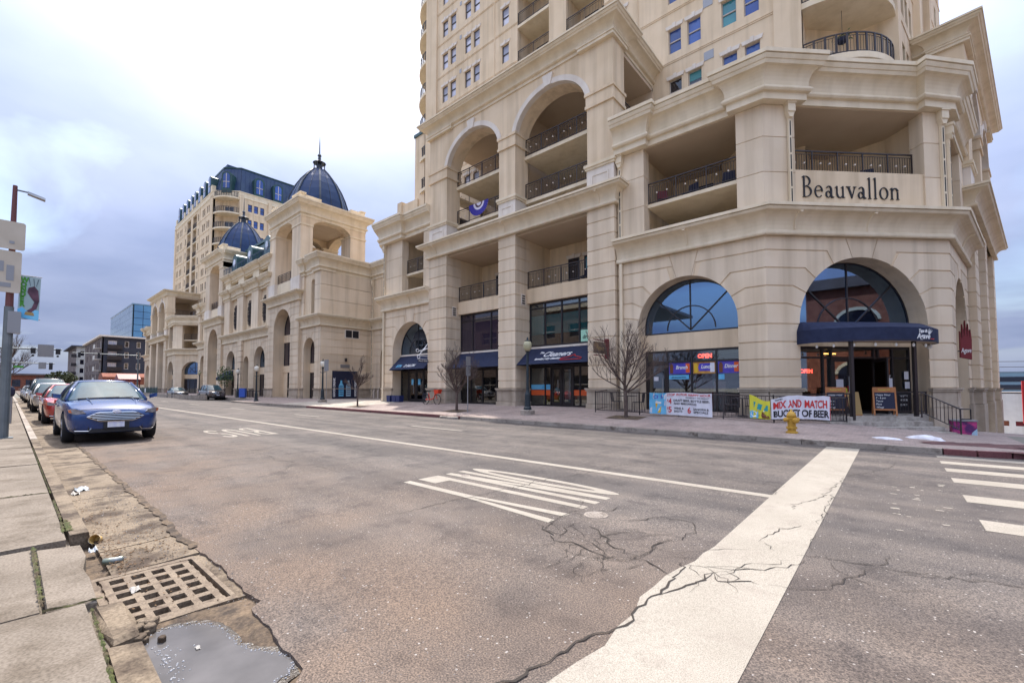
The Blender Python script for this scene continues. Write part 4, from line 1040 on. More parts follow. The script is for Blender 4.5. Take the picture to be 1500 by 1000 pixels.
    def dormer(Fd):
        d = MB(Fd).prism([(-.95,40.3),(.95,40.3),(.95,44.0)] + arc(0,.95,.5,44.0,10)[1:-1] + [(-.95,44.0)], -.35, 1.6)
        o = t.part('dormer', d, 'mansard_green')
        t.part('window', MB(Fd).prism([(-.62,41.2),(.62,41.2),(.62,43.6)] + arc(0,.62,.6,43.6,10)[1:-1] + [(-.62,43.6)], -.42, -.34), 'glass_sky_blue', o)
        t.part('mullion', MB(Fd).box(-.04,.04,-.47,-.42,41.2,44.1).box(-.62,.62,-.47,-.42,42.4,42.48), 'white_trim', o)
    for x in (-29.6, -26.2, -22.6, -19.2, -16.2, -12.8, -9.2, -5.8): dormer(F @ frame(x, .45))
    for y in (32.4, 36.0, 40.0): dormer(Mx @ Matrix.Translation((-35.85, y, 0)) @ Matrix.Rotation(R(-90), 4, 'Z'))
    dormer(Mx @ Matrix.Translation((-34.4, 27.2, 0)) @ Matrix.Rotation(R(-45), 4, 'Z'))
    t.part('penthouse', MB(Mx).box(-27.5, -24.5, 29, 33, 46.2, 49.2), 'mansard')
    for x in (-31.5, -24.3, -21.0, -17.6, -14.4, -11.0, -4.0): t.part('chimney_pier', MB(F).box(x-.5, x+.5, -.05, .6, 40.7, 42.0), 'trim')

C1 = (-3.77, 20.3); C2 = (2.03, 26.1); A3 = 80.3; D3 = (math.cos(R(A3)), math.sin(R(A3)))
def podium(t, Mx, far=False):
    FA = Mx @ frame(0, 20.3)
    wing(t, FA, -10.42, -3.77, -7.115, 2.25, 4.54, -8.98, -4.79, far)
    FC = Mx @ frame(*C1, 0, 45)
    wing(t, FC, 0, 8.2, 4.24, 2.84, 4.26, 1.4, 7.22, far, transom=(3.42, 4.32), sign_wall=True, base=-1.2)
    F3 = Mx @ frame(*C2, 0, A3)
    wing(t, F3, 0, 6.65, 3.35, 2.25, 4.54, 1.05, 5.2, far, lun='glass_dark', base=-3)
    FB = Mx @ frame(0, 20.3)
    wing(t, FB, -31.85, -25.45, -28.15, 2.25, 4.54, -29.25, -26.5, far)
    # bevelled far end of the west wing
    FW = Mx @ Matrix.Translation((-31.85, 20.3, 0)) @ Matrix.Scale(-1, 4, (1, 0, 0)) @ Matrix.Rotation(R(45), 4, 'Z')
    wing(t, FW, 0, 6.2, 3.1, 1.9, 4.75, 1.1, 5.1, far, room_d=3.5)
    # west face runs straight back
    FX = Mx @ Matrix.Translation((-31.85-6.2*.7071, 20.3+6.2*.7071, 0)) @ Matrix.Scale(-1, 4, (1, 0, 0)) @ Matrix.Rotation(R(90), 4, 'Z')
    t.part('wall', MB(FX).box(0, 14, 0, .4, -.5, 15.1), 'stucco')
    pavilion(t, Mx @ frame(-25.45, 20.0), far)
    P3 = (C2[0]+D3[0]*6.7+D3[1]*.3, C2[1]+D3[1]*6.7-D3[0]*.3)
    pavilion(t, Mx @ frame(*P3, 0, A3), True, deep=4.5, base=-4)
    # the wings' cornices wrap round the corner
    e3 = (C2[0]+D3[0]*6.7, C2[1]+D3[1]*6.7)
    pc = [(-10.42, 20.3), C1, C2, e3]
    t.part('cornice', MB(Mx).sweep(pc, corn_prof(7.93, 9.07, .70)), 'trim')
    s_ = .7071; o = .32
    def brk(segs):
        return segs
    def on(P, ang, u, v): return (P[0]+math.cos(R(ang))*u-math.sin(R(ang))*v, P[1]+math.sin(R(ang))*u+math.cos(R(ang))*v)
    pe = [(-10.42,20.3-o), (-8.75,20.3-o), (-8.75,20.3), (-5.0,20.3), (-5.0,20.3-o), (C1[0]+.13,C1[1]-o), on(C1,45,1.65,-o), on(C1,45,1.65,0), on(C1,45,7.0,0), on(C1,45,7.0,-o), on(C2,A3,.09,-o), on(C2,A3,1.3,-o), on(C2,A3,1.3,0), on(C2,A3,6.7,0)]
    t.part('entablature', MB(Mx).sweep(pe, ent_prof(13.5, 15.2, .62)), 'trim')
    pw = [(-31.85-6.2*s_, 20.3+6.2*s_+3), (-31.85-6.2*s_, 20.3+6.2*s_), (-31.85, 20.3), (-25.45, 20.3)]
    t.part('cornice', MB(Mx).sweep(pw, corn_prof(7.93, 9.07, .70)), 'trim')
    pw2 = [(-31.85-6.2*s_-o, 20.3+6.2*s_+3), (-31.85-6.2*s_-o, 20.3+6.2*s_), (-31.98,20.3-o), (-28.9,20.3-o), (-28.9,20.3), (-25.45,20.3)]
    t.part('entablature', MB(Mx).sweep(pw2, ent_prof(13.5, 15.2, .62)), 'trim')
    t.part('roof', MB(Mx).plate([(-10.4,25.3), (-10.4,20.3), C1, C2, e3, (e3[0]-4, e3[1]), (-3, 25.3)], 14.95, 15.12).plate([(-36.2,24.7), (-31.85,20.3), (-25.45,20.3), (-25.45,25.3), (-33,25.3), (-36.2,28.9)], 14.95, 15.12), 'roof')
    if not far:
        for Fx, u in ((FA,-6.9), (FC,4.4), (FC,1.2), (F3,3.3), (FB,-28)): bracket(t, Fx, u, 7.93, 9.07, .7)
        for Fx, u in ((FA,-10.22), (FC,1.13), (FC,8.0), (FB,-31.6)):
            downpipe(t, Fx, u, 0, 9.1, 13.1)
        for Fx, u in ((FA,-10.2), (FB,-31.6)): downpipe(t, Fx, u, -.04, .6, 7.9, head=False, slots=False)
        downpipe(t, F3, .35, 0, 9.1, 12.6)
    # stepped shoulder beside the tower
    m = MB(Mx).box(-34.9, -33.4, 25.6, 30, 14.9, 26.3); t.part('shoulder', m, 'stucco')
    t.part('shoulder_cap', MB(Mx).box(-35.0, -33.3, 25.5, 30, 26.3, 26.6), 'mansard_green')
    F5 = Mx @ frame(0, 25.4)
    ops = [(-36.1,-35.45,16.2,18.2), (-35.3,-34.65,16.2,18.2)]
    t.part('shoulder', wall_grid(MB(F5), -36.9, -34.2, 14.9, 20.0, ops, 0, .4), 'stucco')
    for a, b, c, d in ops: window(t, F5, a, b, c, d, .1, 'glass_sky_pale')
    t.part('shoulder_cap', MB(F5).box(-37.3, -36.6, -.15, .6, 14.9, 20.3), 'stucco')
    tower(t, Mx, far)

near = T('apartment_building', 'beige corner apartment tower on an arcaded podium with shops and a rounded navy door awning', 'building', (-14, 20.3, 0), None)
podium(near, Matrix())
# ------------------------------------------------------------------ the middle block with the two domes
mid = T('arcade_building', 'lower beige arcade block with two navy domes on open loggias, between the two towers', 'building', (-64.5, 20.3, 0))
def dome(t, Mx, cx, cy, z0):
    prof = [(3.5,22.0),(3.48,22.6),(3.28,23.6),(2.95,24.6),(2.5,25.6),(1.95,26.5),(1.35,27.25),(.72,27.9)]
    a0 = R(22.5)
    d = t.part('dome', MB(Mx).lathe(prof, cx, cy, 8, a0), 'dome')
    for k in range(8):
        a = a0+2*math.pi*k/8
        t.part('rib', MB(Mx).tube([(cx+r*1.005*math.cos(a), cy+r*1.005*math.sin(a), z) for r, z in prof], .11, 6), 'dome_rib', d)
    b = MB(Mx)
    for k in range(8):
        a = 2*math.pi*k/8; r = [p[0]*math.cos(R(22.5))*1.004 for p in prof]
        b.tube([(cx+q*math.cos(a), cy+q*math.sin(a), p[1]) for q, p in zip(r, prof)], .03, 4)
    t.part('seam', b, 'dome_rib', d, kind='stuff')
    l = MB(Mx).lathe([(.62,27.9),(.55,28.0)], cx, cy, 12).lathe([(.72,28.72),(.76,28.8),(.42,28.98),(.2,29.2),(.15,29.6),(.24,29.72),(.15,29.9),(.07,30.0),(.05,31.2),(.015,32.1)], cx, cy, 12).lathe([(.33,28.0),(.33,28.75)], cx, cy, 10)
    for k in range(8):
        a = 2*math.pi*k/8; l.tube([(cx+.62*math.cos(a),cy+.62*math.sin(a),27.95),(cx+.62*math.cos(a),cy+.62*math.sin(a),28.75)], .05, 6)
    t.part('finial', l, 'dome_rib', d, smooth=False)
def dome_bay(t, Mx):
    """u 0..8.35, street front at v=0"""
    c, r, zs, W, D = 3.95, 2.3, 8.25, 8.35, 7.6
    op = [(0,-.4),(c-r,-.4),(c-r,zs)] + arc(c, r, r, zs, 24)[::-1][1:-1] + [(c+r,zs),(c+r,-.4),(W,-.4),(W,11.1),(0,11.1)]
    t.part('wall', MB(Mx).prism(op, .035, 1.3), 'stucco')
    J = [1.62,2.08,2.8,3.52,4.26,5.1,5.84,6.59,7.33,8.08,8.84,9.6,10.4,11.05]
    lay(t, Mx, rust_polys(0, W, J, c, r, zs), 0, .04, 'panel', False)
    FS = Mx @ frame(W+.012, 0, 0, 90)
    t.part('wall', MB(FS).box(.02, D, .035, .3, -.4, 11.1), 'stucco'); lay(t, FS, rust_polys(.02, .27, J), 0, .05, 'panel', True)
    wain(t, Mx, 0, c-r-.02, True); wain(t, Mx, c+r+.02, W, True)
    lunette(t, Mx, c, r+.02, zs, 7.82, 1.2, 'glass_plum', False)
    t.part('transom', MB(Mx).box(c-r, c+r, 1.15, 1.4, 6.94, 7.82).box(c-r, c+r, 1.15, 1.4, 3.46, 4.23), 'stucco')
    window(t, Mx, c-r, c+r, 4.23, 6.94, 1.22, 'glass_plum', rail=False, mull=3)
    dr = window(t, Mx, c-1.2, c+1.2, .5, 3.46, 1.22, 'glass_dark', rail=False, mull=1, fw=.1)
    t.part('notice', MB(Mx).box(c-.2,c+.4,1.2,1.215,1.6,2.5), 'white', dr)
    t.part('wall', MB(Mx).box(c-r, c-1.2, 1.2, 1.4, -.2, 3.46).box(c+1.2, c+r, 1.2, 1.4, -.2, 3.46), 'stucco')
    t.part('cornice', MB(Mx).sweep([(0, 2.5), (0,0), (W,0), (W,2.5)], corn_prof(11.05, 12.05, .7)), 'trim')
    bracket(t, Mx, c, 11.05, 12.05, .7)
    # open loggia under the dome
    cols = [(0,1.65,0,1.9),(6.2,W,0,1.3),(0,1.65,D-1.9,D),(6.2,W,D-1.9,D)]
    for a, b, y0, y1 in cols:
        t.part('pedestal', MB(Mx).box(a-.06,b+.06,y0-.06,y1+.06,11.9,13.7), 'white_trim')
        t.part('column', MB(Mx).box(a,b,y0,y1,13.7,19.35), 'panel')
        t.part('capital_moulding', MB(Mx).box(a-.07,b+.07,y0-.07,y1+.07,19.25,19.42), 'trim')
    t.part('floor', MB(Mx).box(0,W,0,D,11.9,12.2), 'soffit')
    t.part('party_wall', MB(Mx).box(.3, 1.0, 1.9, D-1.9, 12, 19.4), 'stucco')
    # segmental arches on four sides
    def seg(Fx, w0, w1, Wd):
        cc = (w0+w1)/2; a = (w1-w0)/2; p = [q for q in arc(cc, a, .95, 19.3, 16)[::-1]]
        t.part('arch_wall', MB(Fx).prism([(0,19.35),(w0,19.35)]+p[1:-1]+[(w1,19.35),(Wd,19.35),(Wd,20.5),(0,20.5)], 0.004, 1.2), 'stucco')
    seg(Mx, 1.65, 6.2, W)
    seg(Mx @ frame(W-.002, 0, 0, 90), 1.3, D-1.9, D); seg(Mx @ frame(1.2, .003, 0, 90), 1.9, D-1.9, D); seg(Mx @ frame(0, D-1.2), 1.65, 6.2, W)
    t.part('ceiling', MB(Mx).box(.4, W-.4, .4, D-.4, 20.45, 20.6), 'soffit')
    t.part('entablature', MB(Mx).sweep([(0,0.01),(W,0.01),(W,D),(0,D),(0,0.0)], ent_prof(20.2, 21.95, .75)), 'trim')
    t.part('roof', MB(Mx).box(.05,W-.05,.05,D-.05,21.8,21.95), 'roof')
    m = MB(Mx)
    for a, b in ((.2,2.2),(W-2.2,W-.2)):
        for y0 in (.0, D-.5): m.box(a,b,y0,y0+.5,21.9,22.75).box(a-.08,b+.08,y0-.08,y0+.58,22.75,22.9)
    for y in (.2, D-2.2):
        for x0 in (.0, W-.5): m.box(x0+.002,x0+.498,y+.3,y+2,21.9,22.6)
    t.part('attic_block', m, 'trim')
    railing(t, [(1.65, .35), (6.2, .35)], 13.7, 1.05, True, Mx=Mx)
    t.part('balcony_wall', MB(Mx).box(1.65, 6.2, .3, .5, 12.0, 13.7), 'trim')
    dome(t, Mx, W/2, D/2, 22)
def end_wing(t, Mx):
    """u 0..4.3 with a blank return at u=4.3"""
    W = 4.4; c, r, zs = 1.9, 1.27, 5.6
    op = [(0,-.4),(c-r,-.4),(c-r,zs)] + arc(c, r, r, zs, 20)[::-1][1:-1] + [(c+r,zs),(c+r,-.4),(W,-.4),(W,8.0),(0,8.0)]
    t.part('wall', MB(Mx).prism(op, .035, .9), 'stucco')
    lay(t, Mx, rust_polys(0, W, JW, c, r, zs), 0, .04, 'panel', False)
    wain(t, Mx, 0, c-r-.02, True); wain(t, Mx, c+r+.02, W, True)
    lunette(t, Mx, c, r+.02, zs, 4.26, .75, 'glass_plum', False)
    t.part('transom', MB(Mx).box(c-r, c+r, .7, .9, 3.3, 4.26), 'stucco')
    window(t, Mx, c-r, c+r, .5, 3.3, .75, 'glass_dark', rail=False, mull=1, fw=.12)
    cu = 2.55; ru = .42
    op2 = [(0,9.0),(cu-ru,9.0),(cu-ru,12.5)] + arc(cu, ru, ru, 12.5, 12)[::-1][1:-1] + [(cu+ru,12.5),(cu+ru,9.0),(W,9.0),(W,13.6),(0,13.6)]
    t.part('wall', MB(Mx).prism(op2, .03, .8), 'stucco')
    t.part('window', MB(Mx).box(cu-ru, cu+ru, .5, .6, 9, 13), 'glass_plum')
    t.part('transom', MB(Mx).box(cu-ru, cu+ru, .45, .6, 10.7, 10.9), 'trim')
    for a, b in ((0,.7),(3.2,W)):
        lay(t, Mx, rust_polys(a, b, [9,10.62,12.12,13.5], g=.03), -.12, .1, 'panel', False, 'pier_stone')
    FS = Mx @ frame(W+.012, .002, 0, 90)
    t.part('wall', MB(FS).box(.01, 6, .035, .4, -.4, 15.0), 'stucco')
    lay(t, FS, rust_polys(.04, 5.62, JW), 0, .04, 'panel', False)
    lay(t, FS, rust_polys(-.1, 5.62, [9.0,10.62,12.12,13.5], g=.04), -.08, .04, 'panel', False)
    wain(t, FS, .02, 5.62, False)
    t.part('cornice', MB(Mx).sweep([(0,0),(W,0),(W,5.65)], corn_prof(7.93,9.07,.7)), 'trim')
    o = .15
    t.part('entablature', MB(Mx).sweep([(0,-o),(.9,-o),(.9,0),(3.0,0),(3.0,-.25),(W+.12,-.25),(W+.12,1.4),(W,1.4),(W,5.65)], ent_prof(13.5,15.2,.62)), 'trim')
    t.part('roof', MB(Mx).box(0, W, 0, 6, 14.9, 15.1), 'roof')
    bracket(t, Mx, 1.9, 7.93, 9.07, .7); bracket(t, FS, 2.9, 7.93, 9.07, .7)
    return FS
FSr = end_wing(mid, frame(-47.4, 20.3))
mirror2 = Matrix.Translation((-129.0, 0, 0)) @ Matrix.Scale(-1, 4, (1, 0, 0))
end_wing(mid, mirror2 @ frame(-47.4, 20.3))
dome_bay(mid, frame(-55.7, 20.0)); dome_bay(mid, mirror2 @ frame(-55.7, 20.0))
def central(t, Mx):
    U0, U1 = -73.35, -55.65
    t.part('wall', MB(Mx).prism([(U0,-.4)] + sum([[(c-r,-.4),(c-r,zs)] + arc(c,r,r,zs,18)[::-1][1:-1] + [(c+r,zs),(c+r,-.4)] for c,r,zs in ((-69.9,1.8,5.05),(-63.9,.95,4.9),(-59.2,1.8,5.05))], []) + [(U1,-.4),(U1,8),(U0,8)], .035, .9), 'stucco')
    for (a, b, c, r, zs) in ((U0,-66.5,-69.9,1.8,5.05),(-62.4,U1,-59.2,1.8,5.05)):
        lay(t, Mx, rust_polys(a, b, JW, c, r, zs), 0, .04, 'panel', False)
        lunette(t, Mx, c, r+.02, zs, 4.28, .75, 'lun_glass', True)
        t.part('transom', MB(Mx).box(c-r,c+r,.7,.9,3.4,4.28), 'stucco')
        window(t, Mx, c-r, c+r, .5, 3.4, .75, 'glass_dark', rail=False, mull=2, fw=.1)
        wain(t, Mx, a, c-r-.02, True); wain(t, Mx, c+r+.02, b, True)
    lay(t, Mx, rust_polys(-66.45, -65.0, JW), -.25, .04, 'panel', False, 'pier_stone'); wain(t, Mx, -66.5, -64.95, True, v=-.3)
    window(t, Mx, -64.85, -62.95, .5, 5.8, .75, 'glass_plum', rail=False, mull=1)
    t.part('wall', MB(Mx).box(U0,U1,.3,.6,9.0,14.1).box(U0,U1,1.2,1.4,15.2,17.0), 'stucco')
    ps = [(-72.7,-70.3),(-67.3,-64.95),(-61.9,-59.6),(-56.9,-55.7)]
    for a, b in ps:
        t.part('pilaster', MB(Mx).box(a,b,-.15,.4,9.0,14.05), 'panel'); t.part('attic_block', MB(Mx).box(a+.1,b-.1,-.1,.9,15.3,16.7), 'trim')
    for c in (-68.8, -63.4, -58.2):
        g = MB(Mx); r_ = random.Random(int(-c*10))
        for k in range(7):
            for j in range(13):
                if abs(k-3)/3.2 + abs(j-6)/7.5 > 1.35: continue
                x = c-.75+k*.25; z = 9.9+j*.26
                p = [(x+.12*math.cos(q*.9+j), .2-.03*(k%2), z+.13*math.sin(q*.9+j)) for q in range(7)]
                g.tube(p, .028, 4, False)
        g.box(c-.62,c+.62,.26,.29,10.1,12.9)
        t.part('grille', g, 'iron', kind='stuff')
    t.part('cornice', MB(Mx).sweep([(U0,0),(U1,0)], corn_prof(7.93,9.07,.7)), 'trim')
    def brk(o):
        p = [(U0,0)]
        for a, b in ps:
            p += [(a-.1,0),(a-.1,-o),(b+.1,-o),(b+.1,0)]
        return [q for q in p if q[0] <= U1+.06]
    t.part('entablature', MB(Mx).sweep(brk(.18), ent_prof(14.0,15.4,.62)), 'trim'); t.part('entablature', MB(Mx).sweep(brk(.1), ent_prof(16.5,17.6,.6)), 'trim')
    t.part('roof', MB(Mx).box(U0,U1,0,8,17.3,17.55), 'roof')
    railing(t, [(U0,-.2),(U1,-.2)], 17.6, 1.2, True, Mx=Mx, gap=.3, m='mansard')
    m = MB(Mx); m.quad((U0,1.0,17.5),(U1,1.0,17.5),(U1,2.8,22.3),(U0,2.8,22.3)); m.quad((U0,2.8,22.3),(U1,2.8,22.3),(U1,8,22.6),(U0,8,22.6))
    ms = t.part('mansard', m, 'mansard_green')
    t.part('roof_edge', MB(Mx).box(U0,U1,2.55,2.85,22.15,22.5), 'mansard_green', ms)
    for x in (-70.5,-64.5,-58.5):
        o = t.part('dormer', MB(Mx).prism([(x-1.0,18.2),(x+1.0,18.2),(x+.9,20.0)]+arc(x,.9,.75,20.0,10)[1:-1]+[(x-.9,20.0)], .35, 2.2), 'mansard_green')
        t.part('oculus', MB(Mx).prism(arc(x,.42,.55,19.5,16,0,360)[:-1], .28, .36), 'glass_sky_pale', o)
    t.part('awning', MB(Mx).add([(-71.4,-.05,4.1),(-68.4,-.05,4.1),(-71.4,-1.3,3.1),(-68.4,-1.3,3.1),(-71.4,-1.3,2.8),(-68.4,-1.3,2.8),(-71.4,-.05,2.8),(-68.4,-.05,2.8)],[(0,2,3,1),(2,4,5,3),(0,6,4,2),(1,3,5,7)]), 'navy')
    for x in (-70.2,-62.6,-57): bracket(t, Mx, x, 7.93, 9.07, .7)
central(mid, frame(0, 20.3))
# vents and lights on the blank return
vt = mid.part('vent', MB(FSr).box(2.55,4.2,-.06,.0,6.85,7.8), 'white_trim')
for a, b in ((2.65,3.32),(3.42,4.1)): mid.part('louvre', MB(FSr).box(a,b,-.08,-.05,6.95,7.7), 'black', vt)
mid.part('wall_lamp', MB(FSr).box(2.6,2.75,-.25,0,4.4,4.75), 'iron')
mid.part('vent', MB(FSr).box(2.15,3.15,-.05,0,3.75,4.1), 'metal')

# the recessed wall between the middle block and the near tower
link = T('link_wall', 'recessed beige wall with one tall arch between the domed block and the corner tower', 'building', (-38, 25.9, 0))
def link_wall(t, Mx, far):
    U0, U1, c, r, zs = -43.0, -33.6, -38.9, 2.2, 4.6
    op = [(U0,-.4),(c-r,-.4),(c-r,zs)] + arc(c, r, r, zs, 20)[::-1][1:-1] + [(c+r,zs),(c+r,-.4),(U1,-.4),(U1,8),(U0,8)]
    t.part('wall', MB(Mx).prism(op, .035, .9), 'stucco'); lay(t, Mx, rust_polys(U0,U1,JW,c,r,zs), 0, .04, 'panel', far)
    wain(t, Mx, U0, c-r-.02, True); wain(t, Mx, c+r+.02, U1, True)
    lunette(t, Mx, c, r+.02, zs, 4.26, .7, 'glass_plum', False)
    t.part('transom', MB(Mx).box(c-r,c+r,.7,.9,3.5,4.26), 'stucco'); t.part('passage', MB(Mx).box(c-r,c+r,.88,1.0,-.4,3.5), 'dark_room')
    ops = [(c-1.4,c-.3,9.6,13.0),(c+.4,c+1.5,9.6,13.0)]
    t.part('wall', wall_grid(MB(Mx), U0, U1, 9.0, 13.6, ops, .03, .5), 'stucco')
    for a, b, z0, z1 in ops: window(t, Mx, a, b, z0, z1, .3, 'glass_dark')
    t.part('cornice', MB(Mx).sweep([(U0,0),(U1,0)], corn_prof(7.93,9.07,.7)), 'trim'); t.part('entablature', MB(Mx).sweep([(U0,0),(U1,0)], ent_prof(13.5,15.2,.62)), 'trim')
    t.part('roof', MB(Mx).box(U0,U1,0,6,14.9,15.1), 'roof')
    bracket(t, Mx, -40.5, 7.93, 9.07, .7)
    downpipe(t, Mx, -42.6, 0, .6, 13.0)
    m = MB(Mx)
    for u in (-42.0, -41.2): m.tube([(u,-.15,.5),(u,-.15,1.3),(u,-.02,1.7)], .07, 6)
    t.part('standpipe', m, 'white_trim')
link_wall(link, frame(0, 25.9), False)
link2 = T('link_wall', 'recessed beige wall beyond the domed block, before the far tower', 'building', (-91, 25.9, 0))
link_wall(link2, Matrix.Translation((-132.8, 0, 0)) @ Matrix.Scale(-1, 4, (1, 0, 0)) @ frame(0, 25.9), True)

farb = T('apartment_building', 'far beige apartment tower with a navy mansard roof, at the left end of the row', 'building', (-118, 20.3, 0))
podium(farb, Matrix.Translation((-132.8, 0, 0)) @ Matrix.Scale(-1, 4, (1, 0, 0)), True)
# ------------------------------------------------------------------ shops of the near building
Z0 = .56
FA = frame(0, 20.3); FC = frame(*C1, 0, 45); F3 = frame(*C2, 0, A3); FP = frame(-25.45, 20.0)
def awning(t, Mx, u0, u1, vb, zt, vf, zf, drop=.0, m='navy'):
    mb = MB(Mx)
    mb.add([(u0,vb,zt),(u1,vb,zt),(u1,vf,zf),(u0,vf,zf),(u0,vb,zf),(u1,vb,zf),(u0,vf,zf-drop),(u1,vf,zf-drop)], [(0,3,2,1),(0,4,3),(1,2,5),(3,6,7,2)])
    o = t.part('awning', mb, m)
    fr = MB(Mx)
    for u in (u0+.03, (u0+u1)/2, u1-.03):
        fr.tube([(u,vb,zt-.04),(u,vf+.03,zf-.02)], .018, 5).tube([(u,vf+.03,zf-.02),(u,vb,zf-.02)], .018, 5)
    t.part('awning_frame', fr, 'iron', o)
    t.part('flashing', MB(Mx).box(u0-.02,u1+.02,vb-.06,vb+.02,zt-.02,zt+.10), 'white_trim', o)
    return o
def slope_frame(Mx, u, vb, zt, vf, zf, s):
    """frame lying on an awning slope, s = 0 at the lower edge, 1 at the wall"""
    v = vf+(vb-vf)*s; z = zf+(zt-zf)*s; a = math.atan2(vb-vf, zt-zf)
    return Mx @ Matrix.Translation((u, v-.02, z+.012)) @ Matrix.Rotation(-a, 4, 'X')
def shopfront(t, Mx, us, v, z0, z1, ztr=None, pane='shop_glass', fw=.07, doors=()):
    """mullioned shop window: us are the mullion positions; doors are index pairs of bays"""
    f = MB(Mx); f.box(us[0],us[-1],v,v+.12,z1-.12,z1).box(us[0],us[-1],v,v+.12,z0,z0+.12)
    for i, u in enumerate(us):
        a, b = (u, u+fw) if i == 0 else (u-fw, u) if i == len(us)-1 else (u-fw/2, u+fw/2)
        f.box(a, b, v-.01, v+.11, z0+.121, z1-.121)
    if ztr:
        for a, b in zip(us[:-1], us[1:]): f.box(a+fw, b-fw, v, v+.10, ztr-.04, ztr+.04)
    o = t.part('shopfront', f, 'frame')
    for i, (a, b) in enumerate(zip(us[:-1], us[1:])):
        if i in doors:
            d = MB(Mx); zt = ztr if ztr else z1-.1; w_ = .11
            d.box(a+.05,a+.05+w_,v+.02,v+.08,z0+.02,zt-.05).box(b-.05-w_,b-.05,v+.02,v+.08,z0+.02,zt-.05).box(a+.05+w_,b-.05-w_,v+.02,v+.08,z0+.02,z0+.28).box(a+.05+w_,b-.05-w_,v+.02,v+.08,zt-.17,zt-.05)
            t.part('door', d, 'frame', o)
            t.part('handle', MB(Mx).tube([(b-.22,v-.05,z0+.7),(b-.22,v-.05,z0+1.6)], .02, 6), 'metal', o)
        t.part('pane', MB(Mx).box(a+.02,b-.02,v+.05,v+.06,z0+.02,z1-.02), pane, o)
    return o
def stick(t, Mx, txt, size, u, v, z, m, parent, **k):
    return t.part('lettering', text_mb(txt, size, Mx @ Matrix.Translation((u, v, z)), ext=.004, **k), m, parent)
# --- restaurant bay with the three meal posters
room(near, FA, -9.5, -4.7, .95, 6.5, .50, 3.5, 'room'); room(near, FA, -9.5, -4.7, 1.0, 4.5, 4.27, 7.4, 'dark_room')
near.part('shop_counter', MB(FA).box(-8.2,-5.6,4.6,5.2,.5,1.75), 'red'); near.part('shop_shelf', MB(FA).box(-9.4,-4.8,6.2,6.45,1.3,2.5), 'red')
near.part('fridge', MB(FA).box(-6.6,-6.05,2.4,3.0,.5,1.95), 'white'); near.part('curtain', MB(FA).box(-8.1,-7.3,2.0,2.05,.5,2.05), 'room')
near.part('bar_front', MB(FA).box(-6.0,-4.8,2.6,2.7,.5,1.9), 'black')
sf = shopfront(near, FA, [-9.36,-8.27,-7.11,-6.01,-4.87], .82, .5, 3.47, 2.89, doors=(0,))
M['poster_blue'] = mat('blue poster', (.05,.06,.42), .5, (.12,.08,.5), 4); M['poster_gold'] = mat('gold poster', (.62,.33,.07), .5, (.45,.18,.05), 6)
M['sky_print'] = mat('sky blue print', (.10,.42,.72), .6, (.2,.55,.8), 2); M['yellow_print'] = mat('yellow print', (.62,.60,.05), .6)
M['teal_print'] = mat('teal print', (.03,.30,.34), .6); M['orange_print'] = mat('orange print', (.75,.12,.03), .6); M['beer'] = mat('beer print', (.72,.45,.03), .5); M['brown_print'] = mat('brown print', (.17,.06,.03), .6)
M['paper'] = mat('paper', (.72,.72,.78), .7)
for (a, b, txt, bc) in ((-8.2,-7.17,'Brunch','poster_blue'),(-7.05,-6.06,'Lunch','poster_gold'),(-5.95,-5.05,'Dinner','poster_blue')):
    near.part('poster', MB(FA).box(a,b,.862,.868,2.30,2.86), bc, sf)
    c = (a+b)/2+.1
    near.part('poster', MB(FA).prism([(c-.32,2.42),(c+.30,2.42),(c+.36,2.6),(c+.30,2.78),(c-.30,2.78),(c-.36,2.6)], .855, .861), 'poster_blue', sf)
    stick(near, FA, txt, .24, c, .850, 2.54, 'white', sf, bold=.006, shear=.25, align='CENTER', sx=.8)
    near.part('poster_picture', MB(FA).prism([(a+.06,2.34),(a+.20,2.34),(a+.22,2.68),(a+.16,2.80),(a+.10,2.80),(a+.04,2.68)], .853, .860), 'beer' if bc == 'poster_gold' else 'brown_print', sf)
    near.part('poster_picture', MB(FA).box(b-.22,b-.03,.853,.860,2.36,2.80), 'orange_print' if bc == 'poster_blue' else 'paper', sf)
near.part('poster', MB(FA).box(-8.2,-7.25,.862,.868,2.05,2.25), 'sky_print', sf); stick(near, FA, 'BAR BITES AND DRINKS', .085, -7.72, .855, 2.11, 'black', sf, align='CENTER', sx=.75)
near.part('notice', MB(FA).box(-8.95,-8.72,.83,.838,1.98,2.18), 'paper', sf); near.part('notice', MB(FA).box(-5.93,-5.68,.862,.868,2.02,2.26), 'sky_print', sf)
M['neon'] = mat('red neon', (.9,.05,.03), .5, emit=(1,.08,.05), estr=2.2)
stick(near, FA, 'OPEN', .27, -6.52, .90, 3.03, 'neon', sf, bold=.012, align='CENTER', sx=.9)
# --- restaurant entrance in the chamfer
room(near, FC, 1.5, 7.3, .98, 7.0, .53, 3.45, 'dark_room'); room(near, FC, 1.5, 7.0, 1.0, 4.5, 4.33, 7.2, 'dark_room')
near.part('shop_shelf', MB(FC).box(2.0,3.4,3.0,3.4,.53,2.0), 'white'); near.part('shop_counter', MB(FC).box(4.4,5.8,4.5,5.2,.53,1.6), 'brown_print')
en = shopfront(near, FC, [1.40,3.06,3.45,4.40,5.42,5.62,6.28,7.10], .85, .53, 3.43, 2.94, doors=(2,))
for ch in list(en.children):      # the middle leaf stands open: no glass in the doorway below the transom
    pass
op = [c for c in en.children if c.name.startswith('pane')][3]
bpy.data.objects.remove(op)
near.part('pane', MB(FC).box(4.42,5.40,.90,.91,2.96,3.40), 'shop_glass', en)
fr_open = FC @ Matrix.Translation((5.42,.92,0)) @ Matrix.Rotation(R(78), 4, 'Z')
